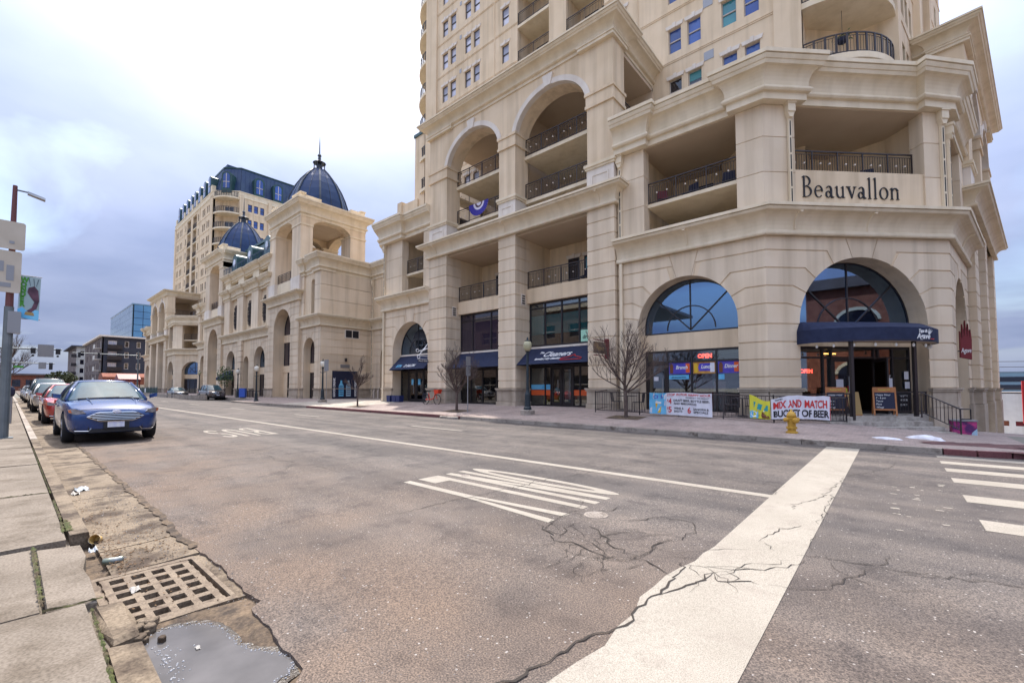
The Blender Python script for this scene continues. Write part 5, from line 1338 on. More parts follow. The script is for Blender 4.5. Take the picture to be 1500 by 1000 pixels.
d = MB(fr_open).box(-.95,-.84,0,.06,.55,2.88).box(-.11,0,0,.06,.55,2.88).box(-.84,-.11,0,.06,.55,.8).box(-.84,-.11,0,.06,2.75,2.88); near.part('door', d, 'frame', en); near.part('pane', MB(fr_open).box(-.84,-.11,.025,.035,.8,2.75), 'shop_glass', en)
for a, b, z0, z1, m in ((3.62,3.95,1.35,2.0,'paper'),(3.98,4.12,1.35,1.62,'yellow_print'),(4.14,4.30,1.36,1.72,'red'),(5.68,5.95,1.45,1.85,'paper'),(5.98,6.22,1.55,2.05,'paper'),(6.78,6.98,2.0,2.35,'paper'),(6.80,7.02,1.6,1.9,'paper')):
    near.part('notice', MB(FC).box(a,b,.835,.842,z0,z1), m, en)
stick(near, FC, 'Happy', .20, 5.72, .838, 2.10, 'white', en, shear=.3, sx=.8)
near.part('blackboard', MB(FC).box(6.32,7.02,.80,.83,.60,1.42), 'black', en)
stick(near, FC, 'HAPPY', .13, 6.67, .79, 1.24, 'white', en, align='CENTER'); stick(near, FC, 'HOUR', .13, 6.67, .79, 1.06, 'white', en, align='CENTER'); stick(near, FC, 'DAILY', .12, 6.67, .79, .86, 'white', en, align='CENTER')
stick(near, FC, 'OPEN', .22, 2.35, .93, 2.28, 'neon', en, bold=.01, align='CENTER')
M['lamp_glow'] = mat('warm lamp', (1,.6,.2), .5, emit=(1,.5,.12), estr=3)
near.part('wall_lamp', MB(FC).box(3.5,4.05,1.3,1.36,3.12,3.17), 'lamp_glow', en)
# bowed awning on two posts
ctr, aw, bo = 4.05, 2.80, 1.7
def bow(k, e=1.0, n=20):
    t_ = math.pi*(1-k/n); return (ctr+aw*e*math.cos(t_), -bo*e*math.sin(t_)**.85)
mb = MB(FC); n = 20; vs = []; fs = []
for k in range(n+1):
    u, v = bow(k); vs += [(u,v,3.40),(u,v,3.93)]
    for s in (.25,.5,.75,1.0): vs.append((u+(ctr+ (u-ctr)*.93-u)*s, v*(1-s), 3.93+.40*math.sin(s*math.pi/2)))
for k in range(n):
    for j in range(5): fs.append((6*k+j, 6*k+6+j, 6*k+7+j, 6*k+j+1))
mb.add(vs, fs); aw_o = near.part('awning', mb, 'navy', smooth=False)
mb = MB(FC); vs = []; fs = []
for k in range(n+1): u, v = bow(k, .995); vs += [(u,v,3.42),(ctr+(u-ctr)*.95,-.02,3.50)]
mb.add(vs, [(2*k,2*k+1,2*k+3,2*k+2) for k in range(n)]); near.part('lining', mb, 'soffit', aw_o)
af = MB(FC)
for k in range(n): af.tube([(*bow(k,.99),3.44),(*bow(k+1,.99),3.44)], .025, 5)
near.part('awning_frame', af, 'iron', aw_o)
for k in range(1, 10):
    u, v = bow(2*k, .9); near.part('bulb', MB(FC).lathe([(.015,3.36),(.045,3.30),(.05,3.26),(.03,3.21),(.004,3.20)], u, v, 8), 'lamp_white' if 'lamp_white' in M else M.setdefault('lamp_white', mat('bulb glass', (.85,.83,.78), .2)), aw_o, smooth=True)
for u, v in ((2.45,-1.28),(5.12,-1.2)): near.part('awning_post', MB(FC).box(u-.055,u+.055,v-.055,v+.055,.4,3.44), 'frame', aw_o)
def on_bow(u0):
    s = (u0-ctr)/aw; v = -bo*math.sin(math.acos(max(-1,min(1,s))))**.85; u1 = u0+.02; v1 = -bo*math.sin(math.acos(max(-1,min(1,(u1-ctr)/aw))))**.85
    return FC @ Matrix.Translation((u0, v-.015, 0)) @ Matrix.Rotation(math.atan2(v1-v, u1-u0), 4, 'Z')
for txt, u0, z, sz in (('Taps &', 4.86, 3.74, .17), ('Agave', 4.78, 3.50, .30)):
    near.part('lettering', text_mb(txt, sz, on_bow(u0) @ Matrix.Translation((0,0,z)), ext=.003, shear=.3, bold=.006, sx=.85), 'white', aw_o)
for k in range(5): near.part('emblem', MB(on_bow(5.38)).prism([(.02,3.66),(.06,3.66),(-.10+.09*k,3.90-abs(k-2)*.03)], -.01, .0), 'white', aw_o)
near.part('emblem', MB(on_bow(5.5)).box(0,.22,-.012,0,3.49,3.52), 'red', aw_o)
# entrance steps, platform and rails
M['step'] = stained('worn step concrete', (.40,.36,.32), (.48,.44,.39), (.26,.23,.20), 1.2)
near.part('platform', MB(FC).box(1.35,5.22,-1.32,.1,-1.0,.53), 'step'); near.part('threshold', MB(FC).box(1.42,7.06,.1,1.2,-1.0,.531), 'step')
for k in range(4):
    near.part('step', MB(FC).box(1.2,5.22+.09*(k+1),-1.32-.33*(k+1),-1.30,-1.2,.53-.172*(k+1)), 'step')
hr = MB(FC); P0 = [(5.66,-1.42,1.42),(6.9,-2.55,.78)]
hr.tube([(5.18,-1.35,.5),(5.18,-1.35,1.45),(5.60,-2.35,.86),(5.88,-2.45,.86),(5.88,-2.45,.50),(5.60,-2.35,.50)], .028, 6).tube([(5.60,-2.35,.86),(5.60,-2.35,-.2)], .028, 6)
hr.tube([(5.18,-1.35,.70),(5.60,-2.35,.10)], .02, 6)
for k in range(1, 10):
    s = k/10; hr.tube([(5.18+.42*s,-1.35-1.0*s,.70-.6*s),(5.18+.42*s,-1.35-1.0*s,1.45-.59*s)], .011, 5)
near.part('handrail', hr, 'iron')
railing(near, [(5.45,.12),(7.0,.12)], .53, .95, True, Mx=FC, name='handrail'); railing(near, [(1.3,-1.25),(2.4,-1.25)], .53, .9, True, Mx=FC, name='handrail'); railing(near, [(1.2,.2),(3.4,.2)], .53, .85, True, Mx=FC, name='handrail')
# --- pavilion shops
def bayroom(i, m='room'):
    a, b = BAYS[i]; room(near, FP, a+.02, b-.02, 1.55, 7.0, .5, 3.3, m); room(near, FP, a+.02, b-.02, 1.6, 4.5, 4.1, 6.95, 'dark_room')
bayroom(0); bayroom(1)
cl = shopfront(near, FP, [8.37,9.55,9.98,10.76,11.56,12.02,13.38], 1.38, .52, 3.05, 2.9, doors=(2,3))
for a, b in ((8.46,9.5),(9.6,9.95),(11.60,11.98),(12.06,13.3)):
    near.part('decal', MB(FP).box(a,b,1.415,1.425,1.2,1.52), 'orange_print', cl)
for a, b in ((8.46,9.5),(9.6,9.95)): near.part('decal', MB(FP).box(a,b,1.416,1.424,1.55,1.85), 'sky_print', cl)
near.part('shop_counter', MB(FP).box(8.6,9.9,2.5,3.0,.5,1.2), 'yellow_print'); near.part('curtain', MB(FP).box(10.1,10.7,2.6,2.7,.5,2.6), 'white')
up = shopfront(near, FP, [8.37,9.55,10.78,12.0,13.38], 1.38, 4.16, 6.91, 6.55, 'shop_glass')
for a, b in ((8.45,9.5),(9.6,10.73),(10.83,11.95),(12.05,13.3)): near.part('blind', MB(FP).box(a,b,1.47,1.49,4.92,6.1), 'teal_print', up)
near.part('notice', MB(FP).box(12.1,13.3,1.40,1.41,4.25,4.95), M.setdefault('mint', mat('mint print', (.4,.72,.55), .6)), up); stick(near, FP, 'drive', .32, 12.2, 1.385, 4.45, 'black', up, shear=.2)
ac = awning(near, FP, 8.42, 13.33, 1.30, 4.06, .02, 3.02)
for txt, u, s, sz, m in (('Cleaners', 9.95, .42, .68, 'white'), ('The', 9.58, .62, .26, 'white'), ('laundry | dry cleaning', 9.55, .24, .26, 'white')):
    near.part('lettering', text_mb(txt, sz, slope_frame(FP, u, 1.30, 4.06, .02, 3.02, s), ext=.003, shear=.3, bold=.006, sx=.80), m, ac)
sfm = slope_frame(FP, 12.2, 1.30, 4.06, .02, 3.02, .15)
near.part('emblem', MB(sfm).tube([(-.75,-.02,.02),(-.72,-.02,.16),(-.2,-.02,.30),(-.06,-.02,.42),(.02,-.02,.50),(.1,-.02,.42),(.05,-.02,.36),(.3,-.02,.26),(.62,-.02,.14),(.62,-.02,.02),(-.75,-.02,.02)], .022, 5), 'red', ac)
va = shopfront(near, FP, [1.97,3.05,4.2,5.5,6.93], 1.38, .52, 3.05, 2.9)
near.part('display', MB(FP).box(5.75,6.6,3.2,3.3,.55,2.3), 'teal_print'); near.part('display', MB(FP).box(2.0,3.0,1.8,2.0,.5,2.4), 'navy')
tb = MB(FP).box(3.35,4.3,2.1,2.7,1.22,1.27)
for u in (3.4,4.2):
    for v in (2.15,2.6): tb.box(u,u+.05,v,v+.05,.55,1.22)
near.part('shop_table', tb, 'brown_print'); near.part('display', MB(FP).lathe([(.15,1.28),(.2,1.4),(.12,1.6),(.02,1.7)], 3.8, 2.4, 8), 'white'); near.part('blind', MB(FP).box(3.15,6.8,1.55,1.57,2.75,3.0), 'white')
shopfront(near, FP, [1.97,3.2,5.0,6.93], 1.38, 4.16, 6.91, 6.4, 'glass_plum')
awning(near, FP, 2.0, 6.9, 1.30, 4.10, .02, 3.0)
# --- salon
room(near, FA, -30.35,-25.95, .95, 6, .5, 3.3, 'dark_room')
sl = shopfront(near, FA, [-30.4,-29.43,-28.42,-27.45,-25.9], .82, .52, 3.44, 3.0, doors=(1,2))
near.part('notice', MB(FA).box(-28.95,-28.65,.8,.81,1.9,2.35), 'sky_print', sl); near.part('notice', MB(FA).box(-28.1,-27.8,.8,.81,1.9,2.35), 'sky_print', sl); near.part('curtain', MB(FA).box(-30.3,-29.5,1.1,1.12,.6,2.9), M.setdefault('pale_blue', mat('pale blue', (.35,.5,.62), .7)), sl)
asl = awning(near, FA, -30.38, -25.92, .78, 4.22, -.35, 3.08)
for txt, u, m in (('RITA', -29.75, 'sky_print'), ('D SALON', -28.7, 'white')):
    near.part('lettering', text_mb(txt, .40, slope_frame(FA, u, .78, 4.22, -.35, 3.08, .16), ext=.003, shear=.3, bold=.008, sx=.8), m, asl)
# --- plain infill on the sides that face away
for Fx, c, r in ((F3, 3.35, 2.25), (frame(0,20.3) @ Matrix.Translation((-31.85,0,0)) @ Matrix.Scale(-1,4,(1,0,0)) @ Matrix.Rotation(R(45),4,'Z'), 3.1, 1.9)):
    near.part('shopfront', MB(Fx).box(c-r, c+r, .8, .9, -2.5, 3.46), 'glass_dark')
M3 = Matrix.Translation((-132.8,0,0)) @ Matrix.Scale(-1,4,(1,0,0))
for Fx, c, r in ((M3 @ FA, -7.115, 2.25), (M3 @ FA, -28.15, 2.25), (M3 @ FC, 4.24, 2.84), (M3 @ frame(-31.85,20.3) @ Matrix.Scale(-1,4,(1,0,0)) @ Matrix.Rotation(R(45),4,'Z'), 3.1, 1.9)):
    window(farb, Fx, c-r, c+r, .3, 3.5, .8, 'glass_dark', rail=False, mull=3, fw=.1)
for a, b in BAYS: 
    for z0, z1 in ((.4,6.9),): window(farb, M3 @ FP, a, b, z0, z1, 1.38, 'glass_dark', rail=True, mull=3, fw=.1)
# name of the building on the chamfer
sg = T('building_sign', 'large dark serif letters reading Beauvallon on the chamfered corner above the door', 'sign', (-1, 22.5, 9.5))
def serif(Mx):
    H, X = 1.0, .56          # cap height and x-height
    out = []; x = 0
    def stem(u, z0, z1, w_=.075, top=True, bot=True, side=0):
        p = [[(u,z0),(u+w_,z0),(u+w_,z1),(u,z1)]]
        if bot: p.append([(u-.07,z0),(u+w_+.07,z0),(u+w_+.02,z0+.035),(u-.02,z0+.035)])
        if top: p.append([(u-.085,z1-.06),(u,z1-.07),(u+w_*.6,z1),(u,z1-.01)])
        return p
    def bowl(cx, cz, a, b, ta=.085, tb=.028, t0=0, t1=360, n=26): return ring(cx, cz, a, b, ta, tb, t0, t1, n)
    def B(): return stem(.06,0,H,.09) + bowl(.2,.755,.30,.245,.09,.03,-90,90,12) + bowl(.2,.265,.37,.265,.095,.03,-90,90,12) + [[(.18,.49),(.22,.49),(.22,.525),(.18,.525)]], .66
    def e(): return bowl(.27,X/2,.25,X/2+.01,.08,.028,0,318,24) + [[(.06,X*.52),(.50,X*.60),(.50,X*.66),(.06,X*.58)]], .60
    def a(): return bowl(.2,.16,.17,.165,.09,.03,20,340,20) + [[(.32,.06),(.425,.06),(.425,.38),(.32,.38)]] + bowl(.24,.38,.185,.185,.10,.03,0,150,12) + [[(.325,.08),(.42,.10),(.52,.0),(.56,.03),(.48,-.01),(.38,-.01)]], .58
    def u(): return stem(.06,.18,X,.075,True,False) + stem(.42,0,X,.075,True,False) + bowl(.28,.18,.22,.19,.10,.05,180,330,12) + [[(.52,0),(.60,.03),(.52,.05)]], .66
    def v(): return [[(.02,X),(.14,X),(.32,.10),(.27,-.01)],[(.27,-.01),(.31,.0),(.50,X),(.455,X)],[(-.05,X-.03),(.21,X-.03),(.21,X),(-.05,X)],[(.38,X-.03),(.57,X-.03),(.57,X),(.38,X)]], .58
    def l(): return stem(.08,0,H+.02,.075), .31
    def o(): return bowl(.28,X/2,.27,X/2+.012,.085,.028), .62
    def n_(): return stem(.07,0,X,.075) + stem(.42,0,  .36,.075,False,True) + bowl(.30,.36,.22,.20,.10,.045,10,160,12), .66
    for f in (B, e, a, u, v, a, l, l, o, n_):
        p, w_ = f(); out.append([[(q[0]+x, q[1]) for q in pl] for pl in p]); x += w_+.045
    return out, x
letters, wd = serif(None)
k = 4.45/wd
for pl in letters:
    mb = MB(FC @ Matrix.Translation((1.72, .03, 9.62)))
    for p in pl:
        A = sum(p[i][0]*p[(i+1) % len(p)][1]-p[(i+1) % len(p)][0]*p[i][1] for i in range(len(p)))
        q = [(a*k, b*.90) for a, b in (p if A > 0 else p[::-1])]
        mb.prism(q, .0, .035)
    sg.part('letter', mb, 'black')
# ------------------------------------------------------------------ things on the pavements
def tree(name, label, x, y, z, h, fork, spread, seed, trunk_r=.085, lev=4, group=None, col='bark'):
    r_ = random.Random(seed); t = T(name, label, 'tree', (x,y,z), group)
    base = Vector((x,y,z)); top = base+Vector((r_.uniform(-.05,.05), r_.uniform(-.05,.05), fork))
    tr = MB().tube([base-Vector((0,0,.1)), base+Vector((0,0,.12)), base.lerp(top,.5)+Vector((.02,-.01,0)), top], [trunk_r*1.5, trunk_r*1.05, trunk_r*.92, trunk_r*.85], 9)
    t.part('trunk', tr, col, smooth=True)
    cr = MB()
    def grow(p, d, ln, rad, k):
        pts = [p]; rs = [rad]; n = 4; dd = d.copy()
        for i in range(n):
            dd = (dd+Vector((r_.gauss(0,.10), r_.gauss(0,.10), .07+r_.gauss(0,.05)))).normalized(); pts.append(pts[-1]+dd*ln/n); rs.append(rad*(1-.62*(i+1)/n))
        cr.tube(pts, rs, 6 if k > 2 else 4 if k > 1 else 3, False)
        if k <= 0: return
        m = r_.randint(5, 7) if k > 1 else r_.randint(4, 6)
        for j in range(m):
            s = .22+.78*(j+r_.random()*.6)/m; i = min(n-1, int(s*n)); q = pts[i].lerp(pts[i+1], min(1, s*n-i))
            ax = Vector((r_.gauss(0,1), r_.gauss(0,1), r_.gauss(0,.5))).normalized()
            nd = (dd*(.95)+ax*.62+Vector((0,0,.18))).normalized()
            grow(q, nd, ln*r_.uniform(.42,.62)*(1.1-.35*s), max(.0055, rad*(1-.62*s)*.62), k-1)
    n0 = 10
    for j in range(n0):
        a = 2*math.pi*j/n0+r_.uniform(-.3,.3); el = r_.uniform(.55, 1.15) if j % 2 else r_.uniform(.35,.75)
        s = .72+.28*r_.random(); p = base.lerp(top, s)
        d = Vector((math.cos(a)*math.cos(el), math.sin(a)*math.cos(el), math.sin(el)))
        grow(p, d, (h-fork)*r_.uniform(.62,.86)*spread, trunk_r*.45, lev-1)
    grow(top, Vector((0,0,1)), (h-fork)*.8, trunk_r*.7, lev-1)
    t.part('crown', cr, col)
    return t
M['bark'] = mat('grey bark', (.075,.05,.042), .9, (.13,.095,.08), 6, .5, 40)
def pit(x, y, s=.75):
    z = walk_z(x,y)
    return struct('tree_pit', MB().add([(x-s,y-s*.7,walk_z(x-s,y-s*.7)+.012),(x+s,y-s*.7,walk_z(x+s,y-s*.7)+.012),(x+s,y+s*.7,walk_z(x+s,y+s*.7)+.012),(x-s,y+s*.7,walk_z(x-s,y+s*.7)+.012)], [(0,1,2,3)]), 'dirt', kind='structure')
for nm, lb, x, y, h, f, sp, sd in (('bare_tree','bare street tree with a round twiggy crown in front of the restaurant patio fence',-8.67,17.48,4.15,1.42,1.0,4),
                              ('bare_tree','bare street tree with an upright crown beside the slim sign post before the awnings',-18.7,16.75,3.7,1.25,.9,9),
                              ('bare_tree','thin bare sapling at the driveway in front of the dark blue poster',-28.93,16.44,3.6,1.5,.62,14)):
    tree(nm, lb, x, y, walk_z(x,y), h, f, sp, sd, .075 if x > -20 else .055, group=None)
    pit(x, y)
# leafy little tree far along the street
M['leaf'] = mat('young leaves', (.05,.085,.03), .7, (.085,.13,.045), 3)
def leafy(label, x, y, h, seed, m='leaf', w_=.9, name='leafy_tree', cat='tree', nl=700, z=None):
    r_ = random.Random(seed); z = walk_z(x,y) if z is None else z; t = T(name, label, cat, (x,y,z))
    t.part('trunk', MB().tube([(x,y,z-.1),(x+.03,y,z+h*.45),(x,y,z+h*.8)], [.07,.05,.02], 7), 'bark')
    c = MB()
    for k in range(nl):
        q = Vector((r_.gauss(0,1), r_.gauss(0,1), r_.gauss(0,1))).normalized()*r_.random()**.4; p = Vector((x+q.x*w_, y+q.y*w_, z+h*.66+q.z*h*.36)); s = r_.uniform(.06,.13)*w_
        if math.sin(p.x*5)+math.sin(p.z*6)+math.sin(p.y*4.3) > 1.2: continue
        a = Vector((r_.gauss(0,1), r_.gauss(0,1), r_.gauss(0,1))).normalized()*s; b = Vector((r_.gauss(0,1), r_.gauss(0,1), r_.gauss(0,1))).normalized()*s
        c.add([p-a,p+b,p+a,p-b], [(0,1,2,3)])
    t.part('crown', c, m); return t
leafy('slim young tree in fresh leaf in front of the far corner of the domed block', -62.5, 17.6, 4.0, 3)
# lamp posts
M['post_paint'] = mat('dark blue-green post paint', (.018,.028,.036), .45); M['globe'] = mat('frosted lamp globe', (.42,.39,.24), .35, spec=.6)
M['globe_pale'] = mat('pale lamp globe', (.75,.72,.62), .3); M['footing'] = M['kerb']
def lamp(label, x, y, h, foot=True, arms=False, globe='globe', group='street lamps along the far pavement'):
    z = walk_z(x,y); t = T('street_lamp', label, 'street lamp', (x,y,z), group)
    if foot: t.part('footing', MB().lathe([(.37,z-.1),(.37,z+.2),(.33,z+.23)], x, y, 8, R(22.5)), 'kerb')
    z1 = z+.23 if foot else z
    t.part('post', MB().lathe([(.20,z1),(.20,z1+.10),(.15,z1+.16),(.135,z1+.75),(.10,z1+.85),(.075,z1+.95),(.06,z+h-.75),(.085,z+h-.72),(.085,z+h-.68),(.06,z+h-.66),(.10,z+h-.60),(.12,z+h-.58)], x, y, 12), 'post_paint', smooth=False)
    l = t.part('luminaire', MB().lathe([(.12,z+h-.58),(.19,z+h-.45),(.215,z+h-.30),(.20,z+h-.16),(.14,z+h-.10)], x, y, 14), globe, smooth=True)
    t.part('finial', MB().lathe([(.15,z+h-.11),(.15,z+h-.07),(.05,z+h-.02),(.05,z+h+.03),(.015,z+h+.12)], x, y, 10), 'post_paint', l)
    if arms: t.part('banner_arm', MB().tube([(x-.5,y,z+h-1.0),(x-.2,y,z+h-1.08),(x,y,z+h-1.0),(x+.2,y,z+h-1.08),(x+.5,y,z+h-1.0)], .025, 5), 'post_paint')
    return t
lamp('dark lamp post with a cream globe on a concrete footing, left of the Cleaners door', -13.64, 16.89, 3.72)
lamp('dark lamp post with scrolled arms beside the dark blue poster wall', -37.1, 17.79, 3.62, True, True, 'globe_pale')
lamp('dark lamp post standing at the kerb nose right of the blue box', -47.2, 16.0, 3.5, False, True, 'globe_pale')
lamp('dark lamp post right behind the parked grey utility car', -59.75, 18.2, 3.45, False, False, 'globe_pale')
lamp('dark lamp post left of the parked grey utility car', -76.5, 18.3, 3.6, False, False)
# slim sign posts
def post_sign(label, x, y, z, h, w_, hs, m='metal', name='sign_post', rot=0, n=1):
    t = T(name, label, 'sign', (x,y,z)); t.part('post', MB().tube([(x,y,z-.1),(x,y,z+h)], .028, 6), 'metal')
    for k in range(n): 
        Fm = frame(x,y,z,rot); t.part('sign_plate', MB(Fm).box(-w_/2,w_/2,-.045,-.03,h-hs*(k+1)-.06*k,h-hs*k-.06*k), m)
    return t
post_sign('slim parking sign post seen edge on beside the upright bare tree', -17.49, 16.46, walk_z(-17.49,16.46), 3.05, .3, .5, rot=84, n=2)
post_sign('grey backed sign on a slim post next to the scrolled lamp post', -35.6, 17.4, walk_z(-35.6,17.4), 3.6, .75, .95, 'metal')
# hydrant
hx, hy = -2.43, 16.35; hz = walk_z(hx,hy); M['hyd'] = mat('mustard hydrant paint', (.42,.23,.025), .5, (.50,.29,.04), 8, .1, 30)
hy_t = T('fire_hydrant', 'mustard yellow fire hydrant on the pavement in front of the beer banner', 'hydrant', (hx,hy,hz))
k = .98
hy_t.part('barrel', MB().lathe([(.17,hz-.02),(.17,hz+.04),(.12,hz+.05),(.115,hz+.12),(.15,hz+.13),(.15,hz+.19),(.115,hz+.20),(.115,hz+.44),(.14,hz+.45),(.14,hz+.50)], hx, hy, 16), 'hyd')
hy_t.part('bonnet', MB().lathe([(.145,hz+.50),(.135,hz+.56),(.10,hz+.64),(.05,hz+.68),(.03,hz+.69),(.03,hz+.75),(.0,hz+.752)], hx, hy, 16), 'hyd', smooth=True)
def cyl_h(p, q, r): return MB().tube([p, q], r, 10)
hd = Vector((s_ := .7071, .7071, 0)).normalized(); hn = Vector((.7071,-.7071,0))
for sg in (-1, 1):
    c = Vector((hx,hy,hz+.42)); o = hy_t.part('hose_outlet', MB().tube([c+hd*sg*.08, c+hd*sg*.19], .055, 10), 'hyd'); hy_t.part('cap', MB().tube([c+hd*sg*.19, c+hd*sg*.235, c+hd*sg*.26], [.065,.065,.03], 8), 'hyd', o)
c = Vector((hx,hy,hz+.40)); o = hy_t.part('hose_outlet', MB().tube([c+hn*.08, c+hn*.18], .075, 10), 'hyd'); hy_t.part('cap', MB().tube([c+hn*.18, c+hn*.22, c+hn*.25], [.088,.088,.03], 8), 'hyd', o)
# patio fence and its banners
fen = T('patio_fence', 'low black iron patio fence along the restaurant front', 'fence', (-6,18.5,.4))
FPTS = [(-11.0,18.9),(-10.9,18.75),(-8.5,18.45),(-3.3,18.5),(-1.3,20.5)]
def seg_rail(p, q):
    z0, z1 = walk_z(*p), walk_z(*q); d = Vector((q[0]-p[0],q[1]-p[1])); Ln = d.length; d.normalize()
    def P(s, h): return (p[0]+d.x*s, p[1]+d.y*s, z0+(z1-z0)*s/Ln+h)
    m = MB(); m.tube([P(0,.98),P(Ln,.98)], .022, 5).tube([P(0,.12),P(Ln,.12)], .018, 5)
    fen.part('rail', m, 'iron')
    n = int(Ln/.13)
    for k in range(1, n):
        s = Ln*k/n; fen.part('baluster', MB().tube([P(s,.12),P(s,.98)], .0095, 4), 'iron')
    n2 = max(1, round(Ln/1.9))
    for k in range(n2+1): s = Ln*k/n2; fen.part('post', MB().tube([P(s,-.1),P(s,1.03)], .03, 4), 'iron')
for p, q in zip(FPTS[1:-1], FPTS[2:]): seg_rail(p, q)
seg_rail((-10.9,20.0), (-10.9,18.75)); seg_rail((-1.3,20.5), (-1.95,21.25))
def banner(label, pts, zt, zb, m, name='banner', seed=1, nx=26, ny=8, sag=.05):
    """cloth hung on the fence line; pts run left to right as seen from the street"""
    r_ = random.Random(seed); P = [Vector(p) for p in pts]; Ls = [0]
    for a, b in zip(P[:-1], P[1:]): Ls.append(Ls[-1]+(b-a).length)
    def at(s):
        for i in range(len(P)-1):
            if s <= Ls[i+1]+1e-6: q = P[i].lerp(P[i+1], (s-Ls[i])/(Ls[i+1]-Ls[i])); d = (P[i+1]-P[i]).normalized(); return q, d
    W = Ls[-1]
    def surf(u, w_, out=0):     # u,w_ in 0..1
        q, d = at(u*W); n = Vector((d.y,-d.x)); g = walk_z(q.x,q.y)
        z0, z1 = zb(u)+g, zt(u)+g
        rip = .03*math.sin(u*17+seed)*(.4+.6*math.sin(w_*3))+.018*math.sin(u*41+w_*5)
        q = q+n*(.06+rip+out); return Vector((q.x,q.y,z0+(z1-z0)*w_))
    mb = MB(); mb.add([surf(i/nx, j/ny) for j in range(ny+1) for i in range(nx+1)], [(j*(nx+1)+i, j*(nx+1)+i+1, (j+1)*(nx+1)+i+1, (j+1)*(nx+1)+i) for j in range(ny) for i in range(nx)])
    t = T(name, label, 'banner', (pts[0][0], pts[0][1], walk_z(*pts[0])+.1)); t.part('cloth', mb, m, smooth=True)
    def put(nm, mesh, mm, u0, w0, du, dw, out=.012):
        """wrap flat artwork (x,z in 0..1) on the cloth"""
        b = MB(); b.add([surf(min(.998,max(.002,u0+du*v.x)), w0+dw*v.z, out) for v in mesh.v], mesh.f); return t.part(nm, b, mm)
    def words(txt, mm, u0, w0, du, dw, bold=.0, out=.012):
        b = text_mb(txt, 1, Matrix(), ext=0, bold=bold); xs = [v.x for v in b.v]; zs = [v.z for v in b.v]; x0, x1, z0, z1 = min(xs), max(xs), 0, max(zs)
        for v in b.v: v.x = (v.x-x0)/(x1-x0); v.z = (v.z-z0)/(z1-z0)
        return put('lettering', b, mm, u0, w0, du, dw, out)
    return t, put, words
cl_m = mat('white banner cloth', (.66,.65,.72), .8, (.72,.72,.77), 3, .1, 20); M['cloth'] = cl_m
def rect(): return MB().add([(i/6,0,j/3) for j in range(4) for i in range(7)], [(j*7+i, j*7+i+1, (j+1)*7+i+1, (j+1)*7+i) for j in range(3) for i in range(6)])
tA, put, words = banner('white happy hour banner with red prices and a blue beer panel, on the fence', [(-8.0,18.45),(-5.42,18.47)], lambda u: 1.0-.02*math.sin(u*9), lambda u: .10-.06*u, 'cloth', seed=2)
put('print', rect(), 'sky_print', .0, .0, .285, 1.0, .006)
words('Chill', 'poster_blue', .07, .74, .15, .16, .02)
put('print', MB().add([(.12,0,0),(.88,0,0),(1,0,.85),(0,0,.85)], [(0,1,2,3)]), 'beer', .10, .06, .10, .52); put('print', MB().add([(0,0,0),(1,0,0),(1,0,1),(0,0,1)], [(0,1,2,3)]), 'white', .10, .50, .10, .09)
words('STOP IN FOR HAPPY HOUR', 'red', .30, .86, .68, .10, .02)
for txt, mm, u0, w0, du, dw in (('4','red',.325,.50,.05,.25),('DRAFT BEER, BOTTLE BEER,','black',.41,.60,.55,.10),('AND MARGARITAS','black',.41,.47,.36,.09),('5','red',.325,.12,.05,.25),('WINE &','black',.41,.26,.15,.09),('SHOTS','black',.41,.13,.13,.09),('6','red',.63,.12,.05,.25),('SANGRIA &','black',.72,.26,.23,.09),('SPECIALS','black',.72,.13,.22,.09),('$','red',.305,.62,.018,.10),('$','red',.305,.26,.018,.10),('MONDAY TO FRIDAY','black',.60,.76,.36,.05)):
    words(txt, mm, u0, w0, du, dw, .02)
tB, put, words = banner('small yellow and blue beach banner at the left of the beer bucket banner', [(-4.09,18.5),(-3.40,18.5)], lambda u: 1.0-.22*math.sin(u*1.9)**2, lambda u: .12+.0*u, 'yellow_print', seed=5, nx=10)
put('print', rect(), 'teal_print', .22, .45, .68, .30, .006); put('print', rect(), 'sky_print', .02, .02, .40, .32, .007); put('print', MB().add([(.5+.5*math.cos(q*.4),0,.5+.5*math.sin(q*.4)) for q in range(16)], [tuple(range(16))]), 'white', .06, .06, .34, .26)
put('print', MB().add([(0,0,0),(1,0,0),(.92,0,.4),(.6,0,.55),(.35,0,1),(.3,0,.5),(.05,0,.4)], [tuple(range(7))]), 'brown_print', .42, .04, .55, .36, .009); put('print', MB().add([(.0,0,0),(1,0,.1),(.8,0,1),(.2,0,.8)], [(0,1,2,3)]), 'white', .35, .38, .4, .10, .008)
tC, put, words = banner('white banner reading mix and match bucket of beer on the fence behind the hydrant', [(-3.38,18.45),(-3.3,18.48),(-1.78,20.0)], lambda u: .86+.16*min(1,u*4)-.03*abs(math.sin(u*7)), lambda u: .08+.10*u*(1-u)-.02*u+.06, 'cloth', seed=9, nx=34)
words('TWISTED', 'black', .04, .88, .14, .07, .03); words('MIX AND MATCH', 'red', .03, .50, .92, .32, .03); words('BUCKET OF BEER', 'black', .03, .10, .94, .30, .03)
put('print', rect(), 'red', .988, .0, .012, 1.0, .004)
